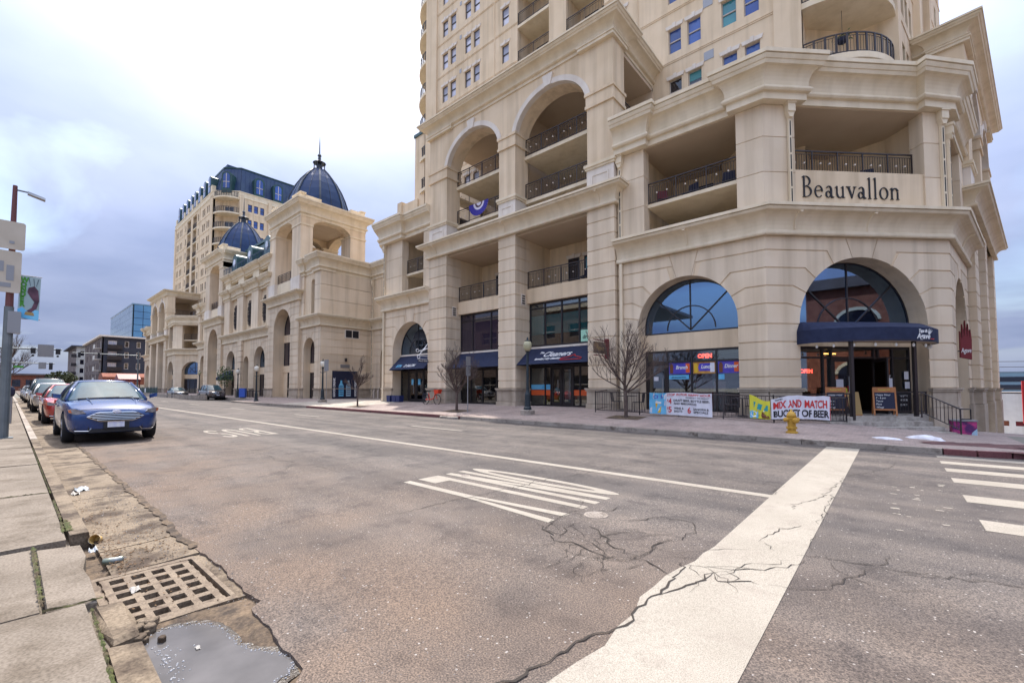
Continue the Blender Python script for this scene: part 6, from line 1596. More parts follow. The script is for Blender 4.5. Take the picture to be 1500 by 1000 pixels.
# pleated bunting on a balcony rail, a hanging basket and balcony furniture
Fb = frame(-25.45, 20.0); bu = T('bunting_fan', 'blue and white pleated fan bunting hung on the left arcade balcony rail', 'bunting', (-21.4,21,14.4)); M['bunting_blue'] = mat('bunting blue', (.05,.04,.30), .8); M['bunting_white'] = mat('bunting white', (.65,.62,.72), .8)
for k, (r0, r1, m) in enumerate(((0,.22,'bunting_white'),(.22,.36,'plum'),(.36,.52,'bunting_white'),(.52,.95,'bunting_blue'))):
    mb = MB(Fb); n = 36; vs = []
    for i in range(n+1):
        a = math.pi*i/n; pl = .02*(1 if i % 2 else -1)
        for r in (r0, r1): vs.append((4.25-r*math.cos(a), .93-.05*r+pl*r, 14.45-r*math.sin(a)*.95))
    mb.add(vs, [(2*i,2*i+1,2*i+3,2*i+2) for i in range(n)]); bu.part('pleated_cloth', mb, m)
hb = T('hanging_basket', 'dark hanging basket under the bowed corner balcony', 'planter', (-.2,26.3,19)); hc = Vector((-1.35,26.55,19.15))
hb.part('basket', MB().lathe([(.03,hc.z-.5),(.2,hc.z-.42),(.24,hc.z-.25),(.05,hc.z-.22)], hc.x, hc.y, 10), 'slate'); hb.part('chain', MB().tube([hc-Vector((0,0,.25)), hc+Vector((0,0,1.2))], .012, 4), 'iron')
hl_ = MB(); r_ = random.Random(5)
for k in range(70): p = hc+Vector((r_.gauss(0,.17), r_.gauss(0,.17), -.2+r_.gauss(0,.1))); a = Vector((r_.gauss(0,1),r_.gauss(0,1),r_.gauss(0,1))).normalized()*.08; b = Vector((r_.gauss(0,1),r_.gauss(0,1),r_.gauss(0,1))).normalized()*.05; hl_.add([p-a,p+b,p+a,p-b],[(0,1,2,3)])
hb.part('foliage', hl_, 'leaf')
def lounge(label, Fm, u, v, z, a, red=False):
    F_ = Fm @ frame(u,v,z,a); t = T('balcony_chair', label, 'chair', F_.translation); t.part('seat', MB(F_).box(-.27,.27,-.28,.25,.36,.42), 'dark_red' if red else 'slate'); t.part('backrest', MB(F_).prism([(-.27,.42),(.27,.42),(.25,.95),(-.25,.95)], .22, .28), 'dark_red' if red else 'slate')
    for sx in (-.24,.24):
        for sy in (-.22,.22): t.part('leg', MB(F_).box(sx-.025,sx+.025,sy-.025,sy+.025,0,.36), 'iron')
FA_ = frame(0,20.3)
lounge('dark red chair at the left end of the open corner balcony rail', FA_, -8.5, 1.2, 10.78, 30, True); lounge('dark chair in the middle of the open corner balcony', FA_, -7.2, 1.4, 10.78, -20); lounge('dark chair at the right end of the open corner balcony', FA_, -5.4, 1.2, 10.78, 10)
lounge('dark chair behind the rail above the building name, on the left', FC, 2.4, 1.4, 10.78, 20); lounge('dark chair behind the rail above the building name, on the right', FC, 6.0, 1.4, 10.78, -30)
lounge('dark chair on the balcony over the Cleaners', Fb, 11.9, 2.2, 7.81, -20); lounge('dark chair on the balcony over the empty shop', Fb, 5.6, 2.2, 7.81, 15)
# patio chairs and tables behind the fence
def patio_chair(x, y, a, lb):
    z = walk_z(x,y); Fm = frame(x,y,z,a); t = T('patio_chair', lb, 'chair', (x,y,z), 'black patio chairs behind the fence')
    t.part('seat', MB(Fm).box(-.22,.22,-.22,.22,.44,.47), 'iron'); b = MB(Fm)
    for k in range(6): b.tube([(-.2+.08*k,.22,.46),(-.2+.08*k,.27,.88)], .012, 4)
    b.tube([(-.23,.27,.88),(.23,.27,.88)], .016, 4); t.part('backrest', b, 'iron')
    for sx in (-.2,.2):
        for sy in (-.2,.2): t.part('leg', MB(Fm).tube([(sx,sy,.45),(sx*1.15,sy*1.15,0)], .014, 4), 'iron')
    return t
for x, y, a, lb in ((-10.2,19.6,100,'black wire patio chair at the left end of the fence, left of its table'),(-9.0,19.4,-80,'black wire patio chair just left of the bare tree trunk'),(-5.0,19.5,20,'black wire patio chair between the happy hour and yellow banners'),(-4.2,19.55,170,'black wire patio chair right behind the yellow banner'),(-3.0,19.9,60,'black wire patio chair behind the beer bucket banner')): patio_chair(x, y, a, lb)
for x, y, lb in ((-9.6,19.5,'small black patio table behind the fence left of the bare tree'),(-4.6,19.6,'small black patio table behind the fence beside the yellow banner')):
    z = walk_z(x,y); t = T('patio_table', lb, 'table', (x,y,z)); t.part('table_top', MB().box(x-.35,x+.35,y-.35,y+.35,z+.72,z+.75), 'iron'); t.part('leg', MB().tube([(x,y,z),(x,y,z+.72)], .03, 6), 'iron'); t.part('foot', MB().lathe([(.25,z),(.05,z+.05)], x, y, 10), 'iron')
# menu boards at the door
M['wood'] = mat('orange wood', (.36,.13,.04), .6, (.46,.19,.07), 5); M['card'] = mat('brown cardboard', (.36,.24,.10), .8)
def aboard(label, u, v, rot, w_, h, text=True, face='slate'):
    Fm = FC @ Matrix.Translation((u,v,.53)) @ Matrix.Rotation(R(rot),4,'Z'); t = T('menu_board', label, 'sandwich board', Fm.translation)
    for sg in (-1, 1):
        Fs = Fm @ Matrix.Translation((0,.0,h)) @ Matrix.Rotation(R(-11)*1, 4, 'X') @ Matrix.Translation((0,0,-h)) if sg < 0 else Fm @ Matrix.Translation((0,.02,h)) @ Matrix.Rotation(R(14),4,'X') @ Matrix.Translation((0,0,-h))
        fr_ = MB(Fs).box(-w_/2,-w_/2+.05,0,.03,0,h).box(w_/2-.05,w_/2,0,.03,0,h).box(-w_/2+.05,w_/2-.05,0,.03,h-.20,h).box(-w_/2+.05,w_/2-.05,0,.03,.20,.26)
        o = t.part('board_frame', fr_, 'wood'); t.part('board', MB(Fs).box(-w_/2+.05,w_/2-.05,.012,.022,.26,h-.20), face, o)
        if sg < 0 and text:
            for k, tx in enumerate(('Happy Hour','3 - 6 pm','Tacos','Pints','Wings')): t.part('chalk_writing', text_mb(tx, .10, Fs @ Matrix.Translation((-w_/2+.09,.008,h-.33-.125*k)), ext=.001, shear=.15, sx=.9), 'white', o)
            t.part('chalk_writing', text_mb('Restaurant', .085, Fs @ Matrix.Translation((0,-.004,h-.12)), ext=.001, align='CENTER'), 'yellow_print', o)
aboard('wooden sandwich board with a chalk menu, right of the open restaurant door', 4.25, -.75, -36, .72, 1.12)
aboard('wooden sandwich board half hidden by the left awning post', 2.35, -.6, -40, .66, 1.12, True)
Fm = FC @ Matrix.Translation((3.25,-.55,.53)) @ Matrix.Rotation(R(-10),4,'X'); cb = T('board_panel', 'plain brown board leaning beside the open restaurant door', 'board', Fm.translation); cb.part('panel', MB(Fm).box(-.24,.26,0,.02,0,.95), 'card'); cb.part('edge_strip', MB(Fm).box(-.24,.26,-.006,0,.0,.03), 'wood')
# utility box wrapped in pink artwork by the rail
Fm = FC @ frame(6.2,-1.95,-.05,-40); zb_ = walk_z(2.9,24.0)-.1; bx = T('utility_box', 'pink and purple painted utility box at the foot of the stair rail', 'box', Fm.translation)
M['pink'] = mat('pink artwork', (.50,.05,.20), .6, (.10,.02,.12), 4, p0=.42, p1=.58); M['pale_blue'] = M.get('pale_blue') or mat('pale blue', (.35,.5,.62), .7)
bx.part('case', MB(Fm).box(-.35,.28,-.3,.3,-.5,.45), 'pink'); bx.part('lid', MB(Fm).box(-.38,.31,-.33,.33,.45,.5), 'metal'); bx.part('painted_stripe', MB(Fm).prism([(.0,-.5),(.28,-.5),(.28,.2),(.15,.05)], -.305, -.3), 'pale_blue')
# melting snow by the kerb
M['snow'] = mat('old snow', (.72,.72,.78), .8, (.55,.53,.56), 6, .6, 30)
def snow(label, x, y, rx, ry, h, seed):
    r_ = random.Random(seed); z = walk_z(x,y); mb = MB(); n = 18; vs = [(x,y,z+h)]
    for ring_, q in ((.5,.8),(.85,.45),(1.0,-.2)):
        for k in range(n):
            a = 2*math.pi*k/n; f = ring_*(1+.25*math.sin(a*3+seed)+.12*r_.gauss(0,1)*(ring_ > .6)); vs.append((x+rx*f*math.cos(a), y+ry*f*math.sin(a), z+h*q*r_.uniform(.7,1.1)))
    fs = [(0,1+k,1+(k+1)%n) for k in range(n)]+[(1+i*n+k, 1+(i+1)*n+k, 1+(i+1)*n+(k+1)%n, 1+i*n+(k+1)%n) for i in range(2) for k in range(n)]
    mono('snow_pile', MB().add(vs, fs), 'snow', label, 'snow', smooth=True)
snow('small patch of old snow on the pavement right of the hydrant', -.2, 16.8, .30, .14, .06, 1); snow('larger heap of melting snow near the corner kerb', .72, 18.0, .42, .20, .13, 4)
# hanging shop signs
ps = T('hanging_sign', 'dark hanging sign board on a red wall plate beside the Cleaners shop', 'sign', (-10.88,20,3.6)); M['dark_print'] = mat('dark print', (.03,.015,.015), .5, (.22,.14,.08), 3)
ps.part('wall_plate', MB().box(-10.95,-10.81,19.78,19.99,3.10,4.12), 'dark_red'); ps.part('arm', MB().box(-10.90,-10.86,18.6,19.78,3.98,4.02), 'dark_red'); ps.part('arm', MB().box(-10.90,-10.86,18.6,19.78,3.22,3.26), 'dark_red'); ps.part('board', MB().box(-10.92,-10.84,18.62,19.70,3.34,3.90), 'dark_print')
ps.part('lettering', text_mb('Agave', .34, frame(-10.835,18.72,3.5,90), ext=.004, shear=.2, sx=.95), 'card')
ss = T('hanging_sign', 'white scissors sign over a small dark plate above the salon awning', 'sign', (-25.55,20.2,4))
F_ = frame(-25.55,20.24,0,-90); m = MB(F_); m.tube([(0,0,3.95),(.55,0,3.95),(1.1,0,3.95)], .018, 5).tube([(0,0,3.72),(1.12,0,3.72)], .014, 5); ss.part('arm', m, 'white')
m = MB(F_); m.tube([(.15,-.03,4.95),(.45,-.03,4.55),(.75,-.03,4.25),(.95,-.03,4.0)], [.01,.04,.045,.03], 6).tube([(-.05,.03,4.6),(.35,.03,4.5),(.7,.03,4.35),(1.0,.03,4.3)], [.01,.04,.045,.03], 6)
for cu, cz in ((1.02,3.88),(1.12,4.32)): m.tube([(cu+.12*math.cos(q*.7),0,cz+.12*math.sin(q*.7)) for q in range(10)], .026, 5)
ss.part('scissors', m, 'white'); ss.part('board', MB(F_).box(.05,1.1,-.03,.03,3.50,3.70), 'slate'); ss.part('lettering', text_mb('Rita D Salon', .16, frame(-25.515,19.2,3.55,90), ext=.003), 'white')
rs = T('hanging_sign', 'red agave shaped sign with white lettering on the side wall past the corner', 'sign', (C2[0]+.4,C2[1]+1.2,3.6)); F_ = F3 @ frame(1.0,-.05,-.2,-62) @ Matrix.Scale(.45,4,(1,0,0))
m = MB(F_).prism([(.1,3.15),(.9,3.05),(.95,3.9),(.88,4.35),(.80,3.95),(.72,4.6),(.62,4.0),(.52,4.75),(.42,4.0),(.30,4.6),(.24,3.9),(.12,4.3)], -.06, .06); rs.part('board', m, 'dark_red'); rs.part('lettering', text_mb('Agave', .30, F_ @ Matrix.Translation((.13,-.07,3.35)), ext=.003, shear=.2), 'white'); rs.part('bracket', MB(F_).box(-.05,.12,-.02,.02,3.4,3.45), 'iron')
# big dark poster on the blank wall of the domed block
pw_ = T('wall_poster', 'large dark blue poster with two bottles filling the blank side wall of the domed block', 'poster', (-43,22.7,2)); FS = FSr
pw_.part('panel', MB(FS).box(1.25,3.98,-.13,-.07,.58,3.42), 'slate')
for u, m in ((2.2,'sky_print'),(3.0,'pale_blue')):
    pw_.part('bottle_print', MB(FS).prism([(u-.26,.8),(u+.26,.8),(u+.26,1.9),(u+.10,2.2),(u+.10,2.45),(u-.10,2.45),(u-.10,2.2),(u-.26,1.9)], -.136, -.131), m)
    for k in range(5): pw_.part('label_line', MB(FS).box(u-.2,u+.2,-.142,-.137,1.0+.2*k,1.07+.2*k), 'slate')
for txt, u, z in (('GOOD DRINK', 1.55, .75), ('GOOD FOOD', 3.88, .75)):
    pw_.part('lettering', text_mb(txt, .30, FS @ Matrix.Translation((u,-.135,z)) @ Matrix.Rotation(R(-90),4,'Y'), ext=.003, bold=.012), 'white')
# rental bicycle
bk_z = walk_z(-24.4,19.1); M['bike_red'] = mat('orange red bike paint', (.70,.055,.02), .4); M['rubber'] = mat('rubber', (.015,.015,.016), .8)
F_ = frame(-24.25,19.35,bk_z,4) @ Matrix.Scale(1.02,4); bk = T('bicycle', 'orange red rental bicycle with a front basket leaning by the pier next to the salon', 'bicycle', F_.translation)
def wheel(u):
    c = MB(F_); rt = [(u+.33*math.cos(q*2*math.pi/24),0,.34+.33*math.sin(q*2*math.pi/24)) for q in range(25)]; c.tube(rt, .022, 6, False); o = bk.part('wheel', c, 'rubber')
    s = MB(F_)
    for q in range(14): a = q*math.pi/7; s.tube([(u,0,.34),(u+.31*math.cos(a),0,.34+.31*math.sin(a))], .004, 3)
    s.tube([(u,-.05,.34),(u,.05,.34)], .03, 8); bk.part('spokes', s, 'metal', o)
wheel(-.56); wheel(.58)
m = MB(F_); m.tube([(-.56,0,.34),(-.15,0,.32),(.25,0,.42),(.42,0,.80)], .035, 8).tube([(-.15,0,.32),(-.26,0,.78)], .026, 8).tube([(-.56,.04,.34),(-.22,.03,.62)], .016, 6).tube([(.58,0,.34),(.43,0,.82),(.38,0,1.02)], .024, 8); bk.part('frame', m, 'bike_red')
bk.part('saddle', MB(F_).prism([(-.40,.86),(-.12,.88),(-.12,.92),(-.40,.95)], -.07, .07), 'rubber'); bk.part('seat_post', MB(F_).tube([(-.26,0,.78),(-.28,0,.87)], .018, 6), 'metal')
bk.part('basket', MB(F_).prism([(.46,.72),(.80,.76),(.88,1.02),(.40,1.0)], -.16, .16), 'bike_red'); bk.part('handlebar', MB(F_).tube([(.25,-.28,1.06),(.36,-.2,1.10),(.38,0,1.06),(.36,.2,1.10),(.25,.28,1.06)], .015, 6), 'metal')
bk.part('mudguard', MB(F_).tube([(-.56+.40*math.cos(R(q)),0,.34+.40*math.sin(R(q))) for q in range(20,170,15)], .03, 5), 'slate'); bk.part('pedals', MB(F_).tube([(-.2,-.14,.22),(-.15,-.06,.32),(-.15,.06,.32),(-.1,.14,.42)], .018, 5), 'metal'); bk.part('kickstand', MB(F_).tube([(-.2,.0,.3),(-.12,.16,.02)], .012, 5), 'metal')
M['bin_blue'] = mat('dark blue plastic', (.012,.022,.10), .5)
for q, x in enumerate((-30.2,-29.5,-28.95)):
    z = walk_z(x,20.1); t = T('planter_box', ('deep blue planter box at the far left of the salon door','deep blue planter box in the middle of the row by the salon door','deep blue planter box nearest the salon door')[q], 'planter', (x,19.95,z), 'blue planters by the salon door'); t.part('tub', MB(frame(x,20.0,z)).prism([(-.22,0),(.22,0),(.26,.5),(-.26,.5)], -.2, .2), 'bin_blue'); t.part('soil', MB(frame(x,20.0,z)).box(-.2,.2,-.16,.16,.44,.505), 'dirt')
# newspaper box, bike racks and cafe rail by the domed block
z = walk_z(-57.0,17.9); t = T('newspaper_box', 'bright blue newspaper box on the pavement before the domed block', 'newspaper box', (-57.0,17.9,z)); M['news_blue'] = mat('news blue', (.05,.12,.50), .5); t.part('case', MB(frame(-57,17.9,z,-35)).box(-.32,.32,-.3,.3,.12,1.15), 'news_blue'); t.part('window', MB(frame(-57,17.9,z,-35)).box(-.2,.2,-.31,-.30,.5,.95), 'paper'); t.part('leg', MB(frame(-57,17.9,z,-35)).box(-.25,.25,-.22,.22,0,.12), 'iron')
cf = T('cafe_rail', 'dark cafe rail with planters in front of the middle arches of the domed block', 'fence', (-58,18.6,.5)); railing(cf, [(-62,18.6),(-55.6,18.6)], walk_z(-58,18.6), 1.0, True, knobs=False)
for q, x in enumerate((-61,-59.4,-57.8,-56.4)):
    z = walk_z(x,19.2); t = T('cafe_table', ('leftmost dark cafe table behind the cafe rail','second dark cafe table from the left behind the cafe rail','third dark cafe table from the left behind the cafe rail','rightmost dark cafe table behind the cafe rail')[q], 'table', (x,19.2,z), 'cafe tables behind the rail'); t.part('table_top', MB().box(x-.4,x+.4,18.9,19.5,z+.7,z+.76), 'slate'); t.part('leg', MB().tube([(x,19.2,z),(x,19.2,z+.7)], .05, 6), 'iron')
# near-side street pole with its plates, banner and control box
pz_ = nz(-19.5)+.08; px, py = -19.5, -.06
pole = T('street_light', 'tall steel street light pole at the left edge carrying cream sign plates', 'street light', (px,py,pz_)); M['pole'] = mat('weathered pole steel', (.13,.15,.16), .5, (.18,.20,.21), 3, metal=.3); M['pole_rust'] = mat('rust brown pole', (.14,.05,.05), .6)
pole.part('post', MB().tube([(px,py,pz_-.1),(px,py,4.0)], [.115,.10], 12), 'pole'); pole.part('base_plate', MB().box(px-.2,px+.2,py-.2,py+.2,pz_-.05,pz_+.03), 'pole'); pole.part('upper_post', MB().tube([(px,py,4.0),(px,py,7.62)], [.085,.05], 10), 'pole_rust')
pole.part('arm', MB().tube([(px,py,7.5),(px,py+.3,7.50),(px,py+.35,7.48)], .025, 6), 'pole'); pole.part('lamp_head', MB().add([(px-.09,py+.25,7.44),(px+.09,py+.25,7.44),(px+.11,py+.62,7.35),(px-.11,py+.62,7.35),(px-.07,py+.25,7.52),(px+.07,py+.25,7.52),(px+.08,py+.62,7.42),(px-.08,py+.62,7.42)], [(0,3,2,1),(4,5,6,7),(0,1,5,4),(1,2,6,5),(2,3,7,6),(3,0,4,7)]), 'metal')
pole.part('control_box', MB().box(px-.12,px+.16,py-.02,py+.24,3.22,3.86), 'metal')
M['cream'] = mat('cream sign back', (.46,.40,.32), .6, (.52,.46,.38), 2)
def plate(label, y0, y1, z0, z1, m, x=px+.13, name='sign_plate', r=.06):
    F_ = frame(x,0,0,90); pts = []
    for cx, cz, a in ((y1-r,z0+r,-90),(y1-r,z1-r,0),(y0+r,z1-r,90),(y0+r,z0+r,180)):
        for q in range(5): pts.append((cx+r*math.cos(R(a+22.5*q)), cz+r*math.sin(R(a+22.5*q))))
    return MB(F_).prism(pts, -.012, .012)
t = T('road_sign', 'back of the upper cream sign plate on the street light pole', 'sign', (px+.12,-.3,6)); t.part('plate', plate('', -.62,.19,5.68,6.50,'cream'), 'cream'); t.part('sticker', MB().box(px+.146,px+.15,-.12,-.02,5.84,5.92), 'metal')
t = T('road_sign', 'lower and larger cream sign plate on the street light pole', 'sign', (px+.12,-.3,5)); t.part('plate', plate('', -.62,.14,4.40,5.62,'cream'), 'cream')
for k, (a, b, c, d) in enumerate(((-.45,-.2,5.0,5.3),(-.15,.0,4.75,5.2),(-.4,-.05,4.55,4.68))): t.part('faded_print', MB().box(px+.146,px+.149,a,b,c,d), 'metal')
bn = T('street_banner', 'pale blue street banner with green letters and a purple swirl hanging from the pole', 'banner', (px,.3,4.3)); F_ = frame(px+.02,0,0,90)
M['ban_grey'] = mat('banner pale grey blue', (.30,.40,.42), .7); M['green_print'] = mat('green print', (.06,.26,.03), .6);
bn.part('cloth', MB(F_).prism([(.10,3.72),(.53,3.64),(.55,4.94),(.12,4.98)], -.01, .01), 'ban_grey'); bn.part('arm', MB(F_).tube([(-.05,0,4.97),(.57,0,4.97)], .012, 5).tube([(-.05,0,3.68),(.57,0,3.68)], .012, 5), 'iron')
bn.part('sea_print', MB(F_).prism([(.10,3.72),(.53,3.64),(.53,3.95),(.38,3.98),(.30,3.90),(.2,4.02),(.10,3.96)], -.016, -.011), 'sky_print')
for k, ch in enumerate('WONDER'): bn.part('lettering', text_mb(ch, .20, F_ @ Matrix.Translation((.14,-.018,4.78-.145*k)), ext=.002, bold=.012, sx=.75), 'green_print')
bn.part('swirl_print', MB(F_).prism([(.30,4.62),(.42,4.68),(.50,4.56),(.53,4.25),(.48,4.0),(.36,3.86),(.28,3.92),(.38,4.02),(.43,4.2),(.36,4.32),(.28,4.48)], -.017, -.011), 'plum'); bn.part('prow_print', MB(F_).prism([(.24,3.80),(.44,3.78),(.42,3.88),(.26,3.90)], -.02, -.017), 'card')
for k, (x0, x1) in enumerate(((.30,.34),(.40,.42),(.50,.46))): bn.part('ray_print', MB(F_).prism([(x1-.004,4.68),(x1+.004,4.68),(x0+.006,4.90),(x0-.006,4.90)], -.016, -.011), 'slate')
# parking meters and a shuttered stand of sign posts on the near pavement
for k, (x, lb) in enumerate(((-27.0,'nearest grey parking meter on the left pavement, just past the big pole'),(-34.0,'second grey parking meter along the left pavement'),(-42.0,'farthest grey parking meter along the left pavement'))):
    z = nz(x)+.08; t = T('parking_meter', lb, 'parking meter', (x,.1,z), 'parking meters along the left kerb'); t.part('post', MB().tube([(x,.1,z-.05),(x,.1,z+1.1)], .035, 8), 'metal'); t.part('head', MB().lathe([(.06,z+1.1),(.10,z+1.2),(.10,z+1.38),(.05,z+1.48),(.01,z+1.5)], x, .1, 10), 'slate')
# litter by the drain
M['can'] = mat('can print', (.26,.27,.27), .35, (.14,.16,.12), 9, metal=.6); M['cup'] = mat('paper cup', (.66,.45,.16), .7); M['plastic'] = mat('thin plastic', (.24,.27,.32), .4, (.34,.36,.38), 9); M['litter_paper'] = mat('dirty paper', (.30,.28,.26), .8, (.38,.36,.33), 9)
can_c = Vector((-5.50,.69,.005)); can_d = Vector((.25,.96,0)).normalized()
cn = T('drink_can', 'crumpled silver drink can lying on its side by the grate', 'can', can_c); cn.part('body', MB().tube([can_c-can_d*.075, can_c-can_d*.066, can_c-can_d*.02, can_c+can_d*.03, can_c+can_d*.066, can_c+can_d*.075], [.026,.034,.034,.031,.034,.027], 14), 'can', smooth=True); cn.part('end', MB().tube([can_c+can_d*.0755, can_c+can_d*.077], .025, 14), 'metal')
cc = Vector((-6.36,.66,.02)); cd_ = Vector((.75,-.35,.25)).normalized(); cu_ = T('paper_cup', 'yellowish paper cup tipped over in the gutter above the can', 'cup', cc); cu_.part('body', MB().tube([cc-cd_*.06, cc+cd_*.05], [.032,.046], 16, False), 'cup', smooth=True); cu_.part('base', MB().tube([cc-cd_*.06, cc-cd_*.055], .031, 16), 'cup'); cu_.part('rim', MB().tube([cc+cd_*.047, cc+cd_*.053], .049, 16, False), 'white')
def scrap(label, x, y, z, s, m, seed, name='wrapper', cat='litter'):
    r_ = random.Random(seed); n = 6; vs = [(x+(i-n/2)/n*s*2+r_.gauss(0,s*.06), y+(j-n/2)/n*s+r_.gauss(0,s*.06), z+abs(r_.gauss(0,s*.22))) for j in range(n+1) for i in range(n+1)]
    mono(name, MB().add(vs, [(j*(n+1)+i, j*(n+1)+i+1, (j+1)*(n+1)+i+1, (j+1)*(n+1)+i) for j in range(n) for i in range(n)]), m, label, cat, smooth=True)
scrap('crumpled clear plastic wrapper in the gutter far up from the drain', -9.7, .80, -.0, .16, 'plastic', 1); scrap('white paper ball beside the plastic wrapper in the gutter', -9.35, .72, .0, .09, 'litter_paper', 2, 'paper_ball'); scrap('pale torn paper wrapper lying across the grate slots', -4.62, .72, -.012, .06, 'litter_paper', 3); scrap('torn blue and white wrapper between cup and can', -6.0, .60, .0, .06, 'plastic', 4); scrap('dark clump of wet leaves in the gutter pan', -7.9, .95, -.015, .07, 'dirt', 5, 'leaf_clump'); scrap('small pale scrap floating on the puddle', -3.32, .83, pz+.002, .022, 'litter_paper', 6, 'scrap')
for k in range(5): scrap('crumbled bits of dead leaves caught at the head of the grate', -5.25+.03*k+rr.uniform(-.1,.05), .60+.12*k, -.02, .05, 'dirt', 20+k, 'leaf_litter')
# broken kerb lumps left of the lamp post
for k, (x, s, lb) in enumerate(((-17.6,.16,'left lump of broken kerb concrete before the sign post'),(-16.9,.22,'right lump of broken kerb concrete before the lamp post'))):
    mono('broken_kerb', lump([(x+s*1.8*math.cos(a)*rr.uniform(.8,1.2), 14.85+s*math.sin(a)*rr.uniform(.7,1.1)) for a in [q*.785 for q in range(8)]], 0, road_z(x)+.13, .06), 'kerb', lb, 'rubble')
# ------------------------------------------------------------------ cars
M['tyre'] = mat('tyre rubber', (.018,.018,.02), .85); M['rim'] = mat('alloy rim', (.35,.35,.37), .3, metal=.9); M['chrome'] = mat('chrome', (.5,.51,.54), .15, metal=1.0)
M['car_glass'] = mat('car glass', (.02,.05,.065), .03, (.05,.11,.13), 1.2, spec=.7); M['headlamp'] = mat('headlamp', (.16,.15,.16), .12, (.34,.31,.31), 9, spec=.9); M['amber'] = mat('amber lens', (.55,.16,.06), .2); M['dark_plastic'] = mat('dark plastic', (.02,.02,.024), .5); M['plate'] = mat('number plate', (.55,.56,.72), .5, (.72,.72,.74), 14)
M['blue_paint'] = mat('blue car paint', (.004,.035,.15), .22, spec=.5, coat=.6, metal=.2); M['red_paint'] = mat('red car paint', (.38,.025,.02), .25, spec=.5, coat=1.0); M['silver_paint'] = mat('silver car paint', (.50,.49,.47), .3, metal=.4, coat=.6)
M['grey_paint'] = mat('grey car paint', (.05,.05,.055), .28, metal=.4, coat=.8); M['dark_paint'] = mat('dark car paint', (.04,.045,.055), .25, coat=.9); M['tan_paint'] = mat('tan car paint', (.11,.09,.085), .3, metal=.3, coat=.8)
KINDS = {
 'sedan': dict(L=4.87, st=[(-2.43,.66,.42,.78,.84),(-2.36,.80,.32,.90,.96),(-2.0,.89,.22,.99,1.07),(-1.3,.925,.18,.98,1.03),(0,.93,.18,.95,.97),(.8,.925,.18,.94,.99),(1.1,.92,.18,.93,1.01),(1.6,.905,.19,.89,.98),(2.0,.875,.20,.83,.91),(2.22,.83,.21,.76,.84),(2.38,.74,.24,.70,.77),(2.45,.60,.30,.62,.68)],
      base=[(1.18,0,1.0),(1.0,.62,.98),(.80,.82,.95),(-.25,.86,.96),(-1.25,.82,.99),(-1.85,.60,1.04),(-1.98,0,1.06)], roof=[(.22,0,1.42),(.16,.46,1.405),(.06,.57,1.38),(-.35,.61,1.40),(-1.0,.57,1.375),(-1.2,.44,1.37),(-1.26,0,1.38)], rz=1.47, wr=.335, wx=(1.45,-1.40)),
 'suv': dict(L=4.7, st=[(-2.35,.72,.55,1.0,1.05),(-2.30,.86,.40,1.06,1.1),(-1.9,.92,.30,1.08,1.1),(-1.2,.93,.27,1.06,1.08),(0,.935,.26,1.04,1.06),(.8,.93,.26,1.03,1.08),(1.1,.925,.27,1.02,1.10),(1.6,.91,.28,1.0,1.08),(2.0,.88,.30,.96,1.03),(2.22,.84,.32,.90,.97),(2.33,.76,.36,.84,.9),(2.38,.62,.42,.75,.8)],
      base=[(1.22,0,1.09),(1.08,.62,1.08),(.9,.84,1.05),(-.2,.88,1.05),(-1.5,.86,1.08),(-2.1,.70,1.09),(-2.22,0,1.10)], roof=[(.45,0,1.66),(.38,.50,1.65),(.28,.63,1.62),(-.3,.67,1.65),(-1.5,.64,1.64),(-1.9,.52,1.62),(-1.98,0,1.63)], rz=1.72, wr=.36, wx=(1.42,-1.38)),
}
